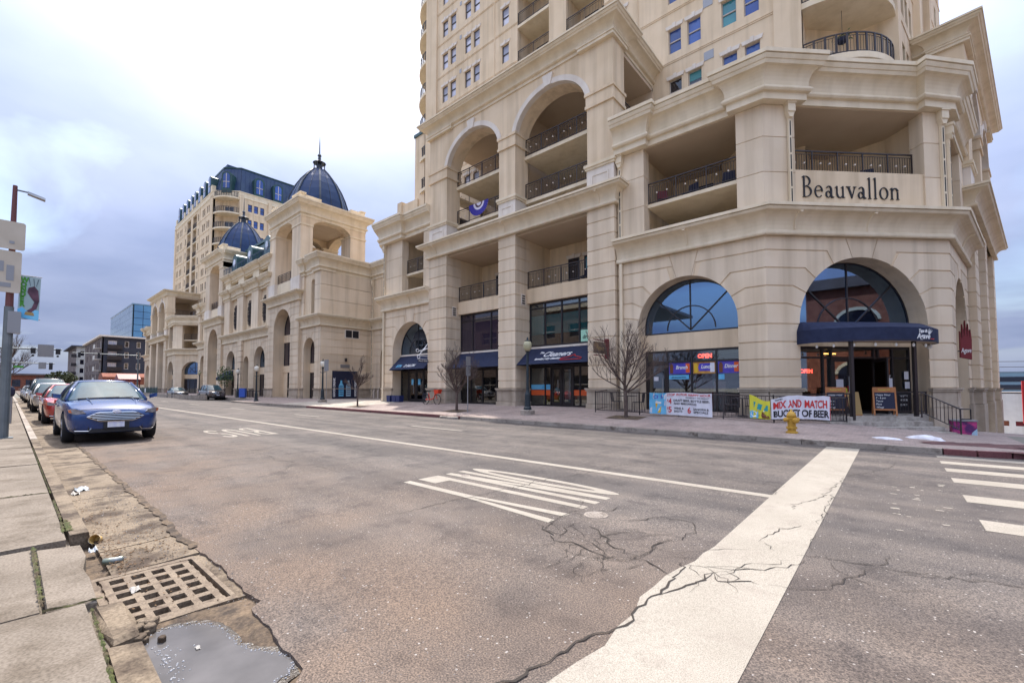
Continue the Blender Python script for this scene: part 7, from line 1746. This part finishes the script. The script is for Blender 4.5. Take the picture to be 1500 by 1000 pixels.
def car(label, paint, loc, ang, kind='sedan', sc=(1,1,1), group=None, detail=True, name='parked_car', rack=False):
    K = KINDS[kind]; t = T(name, label, 'car', (0,0,0), group)
    st = K['st']; secs = []
    for x, w_, zb, zs, zt in st:
        h = [(0,zb),(w_*.80,zb),(w_*.96,zb+.06),(w_*.995,min(zs-.2,zb+.28)),(w_,(zb+zs)/2+.08),(w_*.975,zs-.05),(w_*.90,zs+.01),(w_*.55,zs+(zt-zs)*.8),(0,zt)]
        secs.append([(x,-a,b) for a, b in h]+[(x,a,b) for a, b in h[-2:0:-1]])
    n = len(secs[0]); b = MB()
    b.add([p for s in secs for p in s], [(i*n+k, i*n+(k+1)%n, (i+1)*n+(k+1)%n, (i+1)*n+k) for i in range(len(secs)-1) for k in range(n)]+[tuple(range(n-1,-1,-1)), tuple((len(secs)-1)*n+k for k in range(n))])
    me = b.mesh('body', paint, Vector((0,0,0)), True); ob = bpy.data.objects.new('tmp', me); COL.objects.link(ob)
    ss = ob.modifiers.new('s','SUBSURF'); ss.levels = 2; ss.render_levels = 2
    cu = []
    for wx in K['wx']:
        c = MB(frame(wx,0,K['wr']) @ Matrix.Rotation(R(90),4,'X')).lathe([(K['wr']+.065,-1.2),(K['wr']+.065,1.2)], 0, 0, 28); co = bpy.data.objects.new('cut', c.mesh('cut', None, Vector((0,0,0)))); COL.objects.link(co); cu.append(co)
        bo = ob.modifiers.new('b','BOOLEAN'); bo.operation = 'DIFFERENCE'; bo.object = co; bo.solver = 'EXACT'
    dg = bpy.context.evaluated_depsgraph_get(); me2 = bpy.data.meshes.new_from_object(ob.evaluated_get(dg)); me2.polygons.foreach_set('use_smooth', [True]*len(me2.polygons))
    me2.materials.clear(); me2.materials.append(M[paint])
    for o in [ob]+cu: bpy.data.objects.remove(o)
    body = bpy.data.objects.new('body', me2); COL.objects.link(body); body.parent = t.o
    if hasattr(me2, 'set_sharp_from_angle'): me2.set_sharp_from_angle(angle=R(42))
    t.part('underbody', MB().box(-2.2,2.2,-.72,.72,.22,.45), 'dark_plastic')
    # cabin
    B = K['base']; Rf = K['roof']; full = lambda q: [(x,-y,z) for x,y,z in q]+[(x,y,z) for x,y,z in q[-2:0:-1]]
    fb, fr_ = full(B), full(Rf); m = len(fb); g = MB()
    mids = [tuple((a[i]*.5+c[i]*.5)*(1.0 if i != 1 else 1.025)+(.012 if i == 2 else 0) for i in range(3)) for a, c in zip(fb, fr_)]
    g.add(fb+mids+fr_, [(k,(k+1)%m,m+(k+1)%m,m+k) for k in range(m)]+[(m+k,m+(k+1)%m,2*m+(k+1)%m,2*m+k) for k in range(m)])
    t.part('windows', g, 'car_glass', smooth=True)
    rf = MB(); o = [(x*1.0,y*1.02,z+.004) for x,y,z in fr_]; mi = [(x*.8-.1,y*.75,z+(K['rz']-z)*.75) for x,y,z in fr_]; c = (sum(p[0] for p in fr_)/m,0,K['rz']); lo = [(x,y*1.035,z-.035) for x,y,z in fr_]
    rf.add(lo+o+mi+[c], [(k,(k+1)%m,m+(k+1)%m,m+k) for k in range(m)]+[(m+k,m+(k+1)%m,2*m+(k+1)%m,2*m+k) for k in range(m)]+[(2*m+k,2*m+(k+1)%m,3*m) for k in range(m)]); t.part('roof', rf, paint, smooth=True)
    for k, r_ in ((2,.04),(3,.035),(4,.05),(5,.06)):
        for q in (k, (m-k)%m):
            p = MB(); a, c2 = Vector(fb[q]), Vector(fr_[q]); mm = Vector(mids[q]); p.tube([a, mm*1.0, c2], r_, 6); t.part('pillar', p, paint if k != 3 else 'dark_plastic', smooth=True)
    # wheels
    for wx in K['wx']:
        for sg in (-1, 1):
            F_ = frame(wx, sg*.80, K['wr']) @ Matrix.Rotation(R(-90*sg),4,'X'); r = K['wr']
            o = t.part('wheel', MB(F_).lathe([(r*.62,-.11),(r*.93,-.115),(r,-.085),(r,.085),(r*.93,.115),(r*.66,.115),(r*.64,.07)], 0, 0, 24, caps=False), 'tyre', smooth=True)
            rm = MB(F_).lathe([(r*.64,.10),(r*.60,.10),(r*.58,.04),(.0,.03)], 0, 0, 20, caps=False)
            for k in range(10): a = 2*math.pi*k/10; rm.tube([(.05*math.cos(a),.05*math.sin(a),.085),(r*.61*math.cos(a),r*.61*math.sin(a),.095)], .022, 4)
            rm.lathe([(.07,.05),(.07,.10),(.03,.105)], 0, 0, 10); t.part('rim', rm, 'rim', o)
    for sg in (-1, 1):
        x0 = B[2][0]; z0 = B[2][2]+.05
        o = t.part('mirror', MB().add([(x0-.02,sg*.90,z0-.02),(x0+.10,sg*.93,z0),(x0+.10,sg*1.06,z0+.03),(x0-.02,sg*1.08,z0+.02),(x0-.02,sg*.90,z0+.10),(x0+.09,sg*.93,z0+.10),(x0+.08,sg*1.06,z0+.12),(x0-.02,sg*1.08,z0+.12)], [(0,1,2,3),(4,7,6,5),(0,4,5,1),(1,5,6,2),(2,6,7,3),(3,7,4,0)]), paint); t.part('mirror_glass', MB().add([(x0-.03,sg*.91,z0),(x0-.03,sg*1.07,z0+.03),(x0-.03,sg*1.07,z0+.11),(x0-.03,sg*.91,z0+.09)], [(0,1,2,3)]), 'chrome', o)
        ln = MB()
        for xd in (.95,-.22,-1.25): ln.box(xd-.008,xd+.008,sg*.905-.03*sg-.02,sg*.905-.03*sg+.02+.0,.32,.0+B[3][2]-.06)
        dh = MB().box(-.15,.02,sg*.925-.01,sg*.925+.025,.80,.83).box(-1.2,-1.03,sg*.92-.01,sg*.92+.025,.82,.85); t.part('door_handle', dh, paint)
    # front end
    X = st[-1][0]; zl = st[-1][4]
    suv = kind == 'suv'; zg = .60 if not suv else .78; hw = .54; hh = .10 if not suv else .15
    def front(y, dz=0): return X+.015-.30*abs(y)**2.2*(.9)-.14*max(0,abs(y)-.55)         # bonnet edge in plan
    def strip(yz, d, nm, mm, par=None):
        q = [(front(y)+d, y, z) for y, z in yz]; return t.part(nm, MB().add(q+[(x-.06,y,z) for x,y,z in q], [tuple(range(len(q)))]+[(i,(i+1)%len(q),len(q)+(i+1)%len(q),len(q)+i) for i in range(len(q))]), mm, par)
    Y = lambda a, b, n=8: [a+(b-a)*i/n for i in range(n+1)]
    def outline(sc_):
        top = [(y, zg+hh*min(1, (hw-abs(y))/(hw*.36))) for y in Y(-hw, hw, 14)]; bot = [(y, zg-hh*min(1, (hw-abs(y))/(hw*.42))) for y in Y(hw, -hw, 14)]; return top+bot[1:-1]
    gr = strip(outline(1.0), .035, 'grille', 'dark_plastic')
    ol = outline(1.0); t.part('grille_surround', MB().tube([(front(y)+.045,y,z) for y,z in ol]+[(front(ol[0][0])+.045,*ol[0])], .014, 5), 'chrome', gr)
    for k in (-2,-1,0,1,2):
        z = zg+k*hh*.36; w_ = hw*(1-abs(k)*.15)*.97; t.part('grille_bar', MB().tube([(front(y)+.05,y,z-.0+.01*math.cos(y*3)) for y in Y(-w_,w_)], .008, 5), 'chrome', gr)
    t.part('badge', MB().add([(X+.075,.085*math.cos(q*.5236),zl+.03+.036*math.sin(q*.5236)) for q in range(12)]+[(X-.02,.085*math.cos(q*.5236),zl+.03+.036*math.sin(q*.5236)) for q in range(12)], [tuple(range(12))]+[(i,(i+1)%12,12+(i+1)%12,12+i) for i in range(12)]), 'plate')
    for sg in (-1, 1):
        zh = zg+.12
        hl = strip([(sg*.56,zh-.035),(sg*.72,zh-.06),(sg*.84,zh-.03),(sg*.865,zh+.05),(sg*.76,zh+.07),(sg*.62,zh+.02)], .045, 'headlight', 'headlamp')
        strip([(sg*.80,zh-.03),(sg*.85,zh-.01),(sg*.86,zh+.04),(sg*.82,zh+.045)], .055, 'indicator', 'amber', hl)
        dz = .16 if suv else 0
        fg = strip([(sg*.47,.30+dz),(sg*.74,.31+dz),(sg*.74,.40+dz),(sg*.52,.41+dz)], .03, 'fog_light', 'dark_plastic')
        strip([(sg*.58,.335+dz),(sg*.70,.34+dz),(sg*.69,.378+dz),(sg*.59,.375+dz)], .034, 'fog_lamp_lens', 'headlamp', fg)
        t.part('fog_light_trim', MB().tube([(front(.74)+.035,sg*.74,.295+dz),(front(.5)+.035,sg*.50,.285+dz),(front(.46)+.035,sg*.455,.35+dz)], .012, 5), 'chrome', fg)
        t.part('tail_light', MB().box(st[1][0]-.05,st[1][0]+.08,sg*.78-.1,sg*.78+.06,.80,.92), 'red')
    pl = t.part('plate_mount', MB().box(X-.02,X+.045,-.24,.24,.335 if not suv else .48,.505 if not suv else .65), 'dark_plastic'); t.part('number_plate', MB().box(X+.04,X+.052,-.17,.15,.36 if not suv else .50,.49 if not suv else .63), 'plate', pl)
    t.part('bonnet_gap', MB().tube([(front(y)-.05,y,zg+.135+.05*(1-(y/.8)**2)) for y in Y(-.74,.74,10)], .006, 4), 'dark_plastic')
    t.part('cowl', MB().tube([(B[1][0]+.12,-.62,B[1][2]-.0),(B[0][0]+.06,0,B[0][2]+.005),(B[1][0]+.12,.62,B[1][2]-.0)], .03, 6), 'dark_plastic')
    t.part('lower_grille', MB().box(X-.16,X-.0,-.5,.5,.25 if not suv else .36,.33 if not suv else .44), 'dark_plastic')
    for sg in (-1, 1): t.part('bonnet_crease', MB().tube([(1.15,sg*.46,K['base'][1][2]+.018),(1.6,sg*.44,st[7][4]-.012),(2.05,sg*.42,st[8][4]-.045)], .012, 5), paint)
    t.part('wiper', MB().tube([(1.18,-.3,B[0][2]+.008),(1.10,.2,B[0][2]+.03)], .008, 4).tube([(1.17,.12,B[0][2]+.01),(1.03,.5,B[0][2]+.03)], .008, 4), 'dark_plastic')
    for y in (-.36,.36): t.part('seat', MB().box(-.35,-.2,y-.24,y+.24,.9,1.22), 'dark_plastic')
    if rack:
        rk = MB()
        for y in (-.52,.52): rk.tube([(.2,y,K['rz']+.03),(-1.6,y,K['rz']+.03)], .025, 5)
        for x in (.0,-1.3): rk.tube([(x,-.6,K['rz']+.06),(x,.6,K['rz']+.06)], .02, 5)
        t.part('roof_rack', rk, 'dark_plastic')
    t.o.location = loc; t.o.rotation_euler = (0,0,R(ang)); t.o.scale = sc
    return t
gl = 'cars parked along the left kerb'; gr_ = 'cars parked in the far bay'
def gz(x): return rz(x, 2)
car('shiny blue sedan with a wide chrome barred grille, nearest car at the left kerb', 'blue_paint', (-19.45,2.06,gz(-19)), 0, 'sedan', (1.1,1.13,1.24), gl)
car('red compact car mostly hidden behind the blue sedan', 'red_paint', (-29.0,1.98,gz(-28)), 0, 'sedan', (1.02,1.1,1.18), gl)
car('silver utility car behind the red one with a dark windscreen', 'silver_paint', (-41.5,1.96,gz(-41)), 0, 'suv', (1.0,1.08,1.06), gl)
car('dark utility car with a roof rack behind the silver one', 'dark_paint', (-48.8,2.02,gz(-49)), 0, 'suv', (1.05,1.12,1.28), gl, rack=True)
for x, p, lb in ((-64,'silver_paint','pale car farther along the left kerb'),(-73,'dark_paint','dark car farther along the left kerb'),(-84,'tan_paint','tan car at the far end of the left kerb')): car(lb, p, (x,2.0,gz(x)), 0, 'sedan', (1,1.05,1.15), gl)
car('grey utility car parked in the far bay, nearest of the two there', 'tan_paint', (-62.2,16.2,road_z(-62)), 0, 'suv', (1.0,1.0,1.06), gr_)
car('low dark grey sedan parked in the far bay behind the utility car', 'grey_paint', (-77.2,15.9,road_z(-77)), 0, 'sedan', (1.0,1.0,1.02), gr_)

# ------------------------------------------------------------------ far street furniture
def signal_mast(label, X, y0, y1, z, board, heads):
    t = T('signal_mast', label, 'traffic light', (X,y0,road_z(X))); t.part('pole', MB().tube([(X,y0,0),(X,y0,z+1)], [.16,.11], 10), 'pole'); t.part('mast_arm', MB().tube([(X,y0,z),(X,y1,z+.06)], [.11,.07], 8), 'pole')
    for a, b, c, d in board: t.part('sign_back', MB().box(X+.1,X+.14,a,b,c,d), 'metal')
    for y, h in heads:
        o = t.part('signal_head', MB().box(X-.05,X+.25,y-.2,y+.2,z-h,z+.15), 'dark_plastic')
        for k in range(3): t.part('visor', MB().tube([(X-.05,y,z-.05-.33*k),(X-.25,y,z-.05-.33*k)], .12, 8), 'dark_plastic', o)
    return t
signal_mast('nearer traffic signal mast arm with a large blank sign back over the street', -75, -1.5, 4.1, 6.15, [(2.1,3.4,5.3,6.75)], [(1.75,.5),(3.75,.5)])
signal_mast('farther traffic signal mast arm with a green street name blade', -98, -1.2, 4.6, 5.4, [(2.9,3.7,4.6,5.6)], [(4.2,.9)])
t = T('street_name_sign', 'green street name blade on the farther signal mast', 'sign', (-97.8,.8,4.8)); t.part('blade', MB().box(-97.86,-97.82,.4,1.4,4.7,5.0), 'green_print')
signal_mast('traffic signal mast arm in front of the dark apartment block', -128, 19, 8.5, 9.0, [], [(9.5,.9),(12.5,.9)])
bt = tree('bare_tree', 'tall bare tree far along the left pavement behind the signal masts', -112, -.5, .3, 10.5, 4.0, .9, 21, .22, 4)
M['brick_red'] = mat('red brown brick', (.20,.065,.04), .9, (.27,.10,.06), 2, .2, 20); M['cream_wall'] = mat('cream wall', (.55,.48,.36), .9, (.6,.53,.42), 1)
# ------------------------------------------------------------------ buildings beyond
M['dark_clad'] = mat('slate blue cladding', (.035,.038,.055), .7, (.045,.05,.068), .6); M['brown_clad'] = mat('brown cladding', (.085,.06,.058), .8, (.15,.12,.115), .35); M['pale_clad'] = mat('pale cladding', (.5,.48,.45), .8)
ap = T('apartment_block', 'four storey slate blue apartment block beyond the far tower', 'building', (-170,17.5,0))
Fr = frame(-168,17.0,0,90); Ff = frame(-210,17.0)
for Fx, ln in ((Fr, 34), (Ff, 42)):
    front = Fx is Ff; ops = []
    k = 0; u = 1.2
    while u < ln-3:
        w_ = 1.9 if k % 3 == 0 else .95
        for s in range(5): ops.append((u, u+w_, .9+3.15*s, 2.7+3.15*s))
        u += w_+1.7; k += 1
    ap.part('wall', wall_grid(MB(Fx), 0, ln, 0, 16.3, ops, 0, .3), 'dark_clad' if not front else 'brown_clad')
    for a, b, c, d in ops: window(ap, Fx, a, b, c, d, .1, 'glass_sky_pale' if (a*7+c) % 3 < 1.4 else 'glass_dark', 'white_trim', rail=False, mull=1 if b-a > 1.5 else 0, fw=.12)
for s in range(1, 5):
    for u in (1.0, 15.5, 27): ap.part('balcony', MB(Fr).box(u,u+3.2,-1.2,0,3.15*s+.3,3.15*s+.5).box(u,u+3.2,-1.2,-1.15,3.15*s+.5,3.15*s+1.5), 'frame')
    ap.part('balcony', MB(Ff).box(37,41,-1.4,0,3.15*s+.3,3.15*s+.5).box(37,41,-1.4,-1.35,3.15*s+.5,3.15*s+1.5), 'pale_clad')
ap.part('roof_edge', MB().sweep([(-210.5,16.8),(-167.8,16.8),(-167.8,52)], [(-.5,16.3),(.5,16.3),(.5,16.75),(-.5,16.8)]), 'white_trim'); ap.part('roof', MB().box(-210,-168.2,17.2,51,16.2,16.35), 'roof')
rear = T('apartment_block', 'narrow grey green apartment building left of the slate blue block', 'building', (-228,15,0)); Fq = frame(-226,16.0,0,90); ops = [(u,u+1.1,.9+3.2*s,2.7+3.2*s) for u in (1,3.2,5.4) for s in range(5)]
rear.part('wall', wall_grid(MB(Fq), 0, 8, 0, 17, ops, 0, .3), 'pale_clad'); rear.part('wall', MB().box(-260,-226.3,16,16.4,0,17), 'brown_clad'); rear.part('roof', MB().box(-261,-225,14.6,24,17,17.4), 'dark_clad')
for a, b, c, d in ops: window(rear, Fq, a, b, c, d, .1, 'glass_dark', 'white_trim', rail=False)
for s in range(1,5): rear.part('balcony', MB().box(-225.9,-224.6,14.6,16,3.2*s+.2,3.2*s+1.3), 'frame')
gt = T('glass_tower', 'tall blue glass office tower with a grid of panes behind the slate blue block', 'building', (-290,36,0))
M['curtain_haze_blue'] = mat('curtain wall blue', (.08,.21,.38), .10, (.11,.28,.46), .12, spec=.9); M['curtain_grey'] = mat('curtain wall grey', (.13,.22,.30), .10, (.18,.28,.36), .08, spec=.9)  # tower blue made paler: distance haze is put into the glass colour
gt.part('core', MB().box(-324.6,-260.4,36.4,76,0,40), 'glass_dark')
for s in range(13):
    z = .6+3.03*s
    for k in range(12): gt.part('pane', MB(frame(-260,36.4,0,90)).box(.12+3.3*k,3.3+3.3*k-.06,-.12,.15,z,z+2.85), 'curtain_haze_blue')
    for k in range(8): gt.part('pane', MB(frame(-324.5,36)).box(.1+8.05*k,8.05+8.05*k-.06,-.12,.15,z,z+2.95), 'curtain_grey')
gt.part('roof_edge', MB().box(-325,-259.8,35.7,76,39.9,40.5), 'curtain_grey')
lo = T('corner_shop', 'low red brick corner shop with a cream wall beyond the far tower', 'building', (-150,16,0))
lo.part('wall', MB().box(-158,-150,15.5,27,0,2.6), 'cream_wall'); lo.part('parapet', MB().prism([(-158,2.6),(-150,2.6),(-150,4.6),(-152.5,5.6),(-156,5.6),(-158,4.6)], 15.5, 27), 'brick_red'); lo.part('window', MB().box(-149.99,-149.9,17,20,.8,2.2), 'glass_dark'); lo.part('sign_board', MB().box(-149.98,-149.85,16.5,20,3.0,3.8), 'dark_red')
kg = T('restaurant_pavilion', 'low dark red canopy on posts in front of the far podium', 'canopy', (-131,17.5,0)); kg.part('canopy', MB().prism([(-134,3.2),(-128,3.2),(-128,3.7),(-131,4.9),(-134,3.7)], 15.8, 19.6), 'dark_red')
for x in (-133.8,-128.2):
    for y in (16,19.4): kg.part('post', MB().tube([(x,y,.4),(x,y,3.2)], .09, 6), 'dark_red')
fr2 = T('green_railing', 'dark green rail with a small white notice by the far podium', 'fence', (-112,18,.5)); railing(fr2, [(-126,17.6),(-100,17.6)], walk_z(-110,17.6), 1.3, True, knobs=False, m='mansard_green', gap=.3, post=2.5); fr2.part('infill', MB().box(-126,-100,17.62,17.66,.75,1.75), 'mansard_green'); fr2.part('notice', MB().box(-110.5,-109.7,17.54,17.58,.9,1.7), 'white')
# row of low red buildings and trees closing the street
rw = T('brick_row', 'long low red brick building closing the street behind the parked cars', 'building', (-300,8,0)); rw.part('wall', MB().box(-330,-290,-2,26,0,7.5), 'brick_red'); rw.part('roof', MB().box(-331,-289,-3,27,7.5,8.2), 'brown_clad')
for k in range(6): rw.part('window', MB().box(-289.99,-289.9,1+4*k,3.4+4*k,2.5,5.5), 'glass_dark')
M['evergreen'] = mat('olive evergreen', (.045,.06,.022), .8, (.09,.095,.04), 2)
leafy('spreading olive green tree above the parked car roofs', -215, 11.7, 6.8, 30, 'evergreen', 4.2, nl=900, z=.6)
tree('bare_tree', 'small bare tree at the far end of the left pavement', -150, -3.2, .6, 8.5, 3.0, .9, 33, .2, 4)
# buildings on the near side, mirrored in the shop windows
nb = T('brick_building', 'grey brown brick shop building on the near side of the street', 'building', (-60,-9,0)); Fn = frame(-22,-6.5,0,180)
ops = [(2+5.5*k,5.2+5.5*k,z0,z1) for k in range(9) for z0, z1 in ((.9,3.4),(5,7.4),(8.6,10.4))]; nb.part('wall', wall_grid(MB(Fn), 0, 52, -.2, 12.5, ops, 0, .4), M.setdefault('brick_brown', mat('grey brown brick', (.15,.105,.085), .9, (.21,.15,.12), 2, .2, 20)))
for a, b, c, d in ops: window(nb, Fn, a, b, c, d, .2, 'glass_dark', 'white_trim', mull=1)
nb.part('roof', MB().box(-74,-22,-24,-6.8,12,12.4), 'roof'); nb.part('cornice', MB(Fn).box(-.2,52.2,-.35,.2,12.3,12.9), 'cream_wall')
eb = T('brick_building', 'brown brick corner building with arched windows across the side street', 'building', (34,40,0)); Fe = frame(27,61,-4,-90)
for k in range(8):
    c = 3+5*k
    for z0 in (4.6, 9.6): eb.part('window', MB(Fe).prism([(c-1.5,z0),(c+1.5,z0),(c+1.5,z0+2.4)]+arc(c,1.5,1.0,z0+2.4,10)[1:-1]+[(c-1.5,z0+2.4)], -.05, .1), 'glass_dark'); eb.part('window_trim', MB(Fe).prism(arc(c,1.75,1.3,z0+2.4,10)+arc(c,1.5,1.0,z0+2.4,10)[::-1], -.12, .05), 'cream_wall')
eb.part('wall', MB(Fe).box(0,42,0,12,-3,15.5), 'brick_red'); eb.part('cornice', MB(Fe).box(-.3,42.3,-.5,.2,15.2,16.2), 'brown_clad')
# down the side street
wb = T('white_warehouse', 'white painted warehouse with rust red openings down the side street', 'building', (15,95,-4)); Fw = frame(9.5,92)
ops = [(4.3,5.9,-1.2,-.35),(4.3,7.8,-2.9,-2.3),(1.2,2.8,-3.6,-2.9),(3.4,6.4,-3.6,-2.95),(4.4,8,-5.2,-4.5),(9,12,-1.2,-.4),(9,12,-3.4,-2.6)]
wb.part('wall', wall_grid(MB(Fw), 0, 26, -7.5, 1.0, ops, 0, .4), M.setdefault('whitewash', mat('white painted wall', (.62,.61,.60), .9, (.70,.69,.68), 1, streak=.12)))
for k, (a, b, c, d) in enumerate(ops): wb.part('shutter', MB(Fw).box(a,b,.2,.3,c,d), 'brick_red' if k % 2 == 0 else 'dark_red')
wb.part('roof', MB(Fw).box(0,26,0,18,.9,1.1), 'roof'); wb.part('stair_tower', MB(Fw).box(0,1.1,-.5,0,-7,.2), 'whitewash'); wb.part('lean_to', MB(Fw).box(.3,5,-5,-.5,-7.5,-5.3), 'cream_wall')
sh = T('office_block', 'blue grey glass block rising behind the white warehouse', 'building', (25,190,0)); sh.part('wall', MB().box(20,34,190,205,-8,6.5), 'curtain_grey')
for s in range(5): sh.part('window_band', MB().box(20.3,33.7,189.9,190,-5.6+2.3*s,-4.2+2.3*s), 'glass_dark')
rp = T('totem_sign', 'tall red sign panel on a white post at the right edge', 'sign', (7.6,48,-2)); rp.part('panel', MB().box(7.1,8.6,47.9,48.1,-.9,2.15), 'red'); rp.part('post', MB().box(7.25,7.5,47.92,48.08,-4,-.9), 'white')
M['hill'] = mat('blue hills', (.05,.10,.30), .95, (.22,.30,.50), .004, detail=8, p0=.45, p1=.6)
hp = []; hf = []; nx = 60
for j in range(6):
    for i in range(nx+1):
        x = -200+3400*i/nx; hp.append((x, 7000+j*260, -20+ (j/5)*(150+60*math.sin(i*.45)+45*math.sin(i*1.3+1)+20*math.sin(i*3.1))))
for j in range(5):
    for i in range(nx): hf.append((j*(nx+1)+i, j*(nx+1)+i+1, (j+1)*(nx+1)+i+1, (j+1)*(nx+1)+i))
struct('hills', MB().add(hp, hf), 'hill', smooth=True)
# wires over the side street
wr = MB()
for q in range(3): wr.tube([(4+ k*2.5, 60, 3.2+.5*q-.25*math.sin(math.pi*k/10)) for k in range(11)], .025, 4)
mono('power_lines', wr, 'iron', 'three thin power lines crossing above the side street', 'wires')
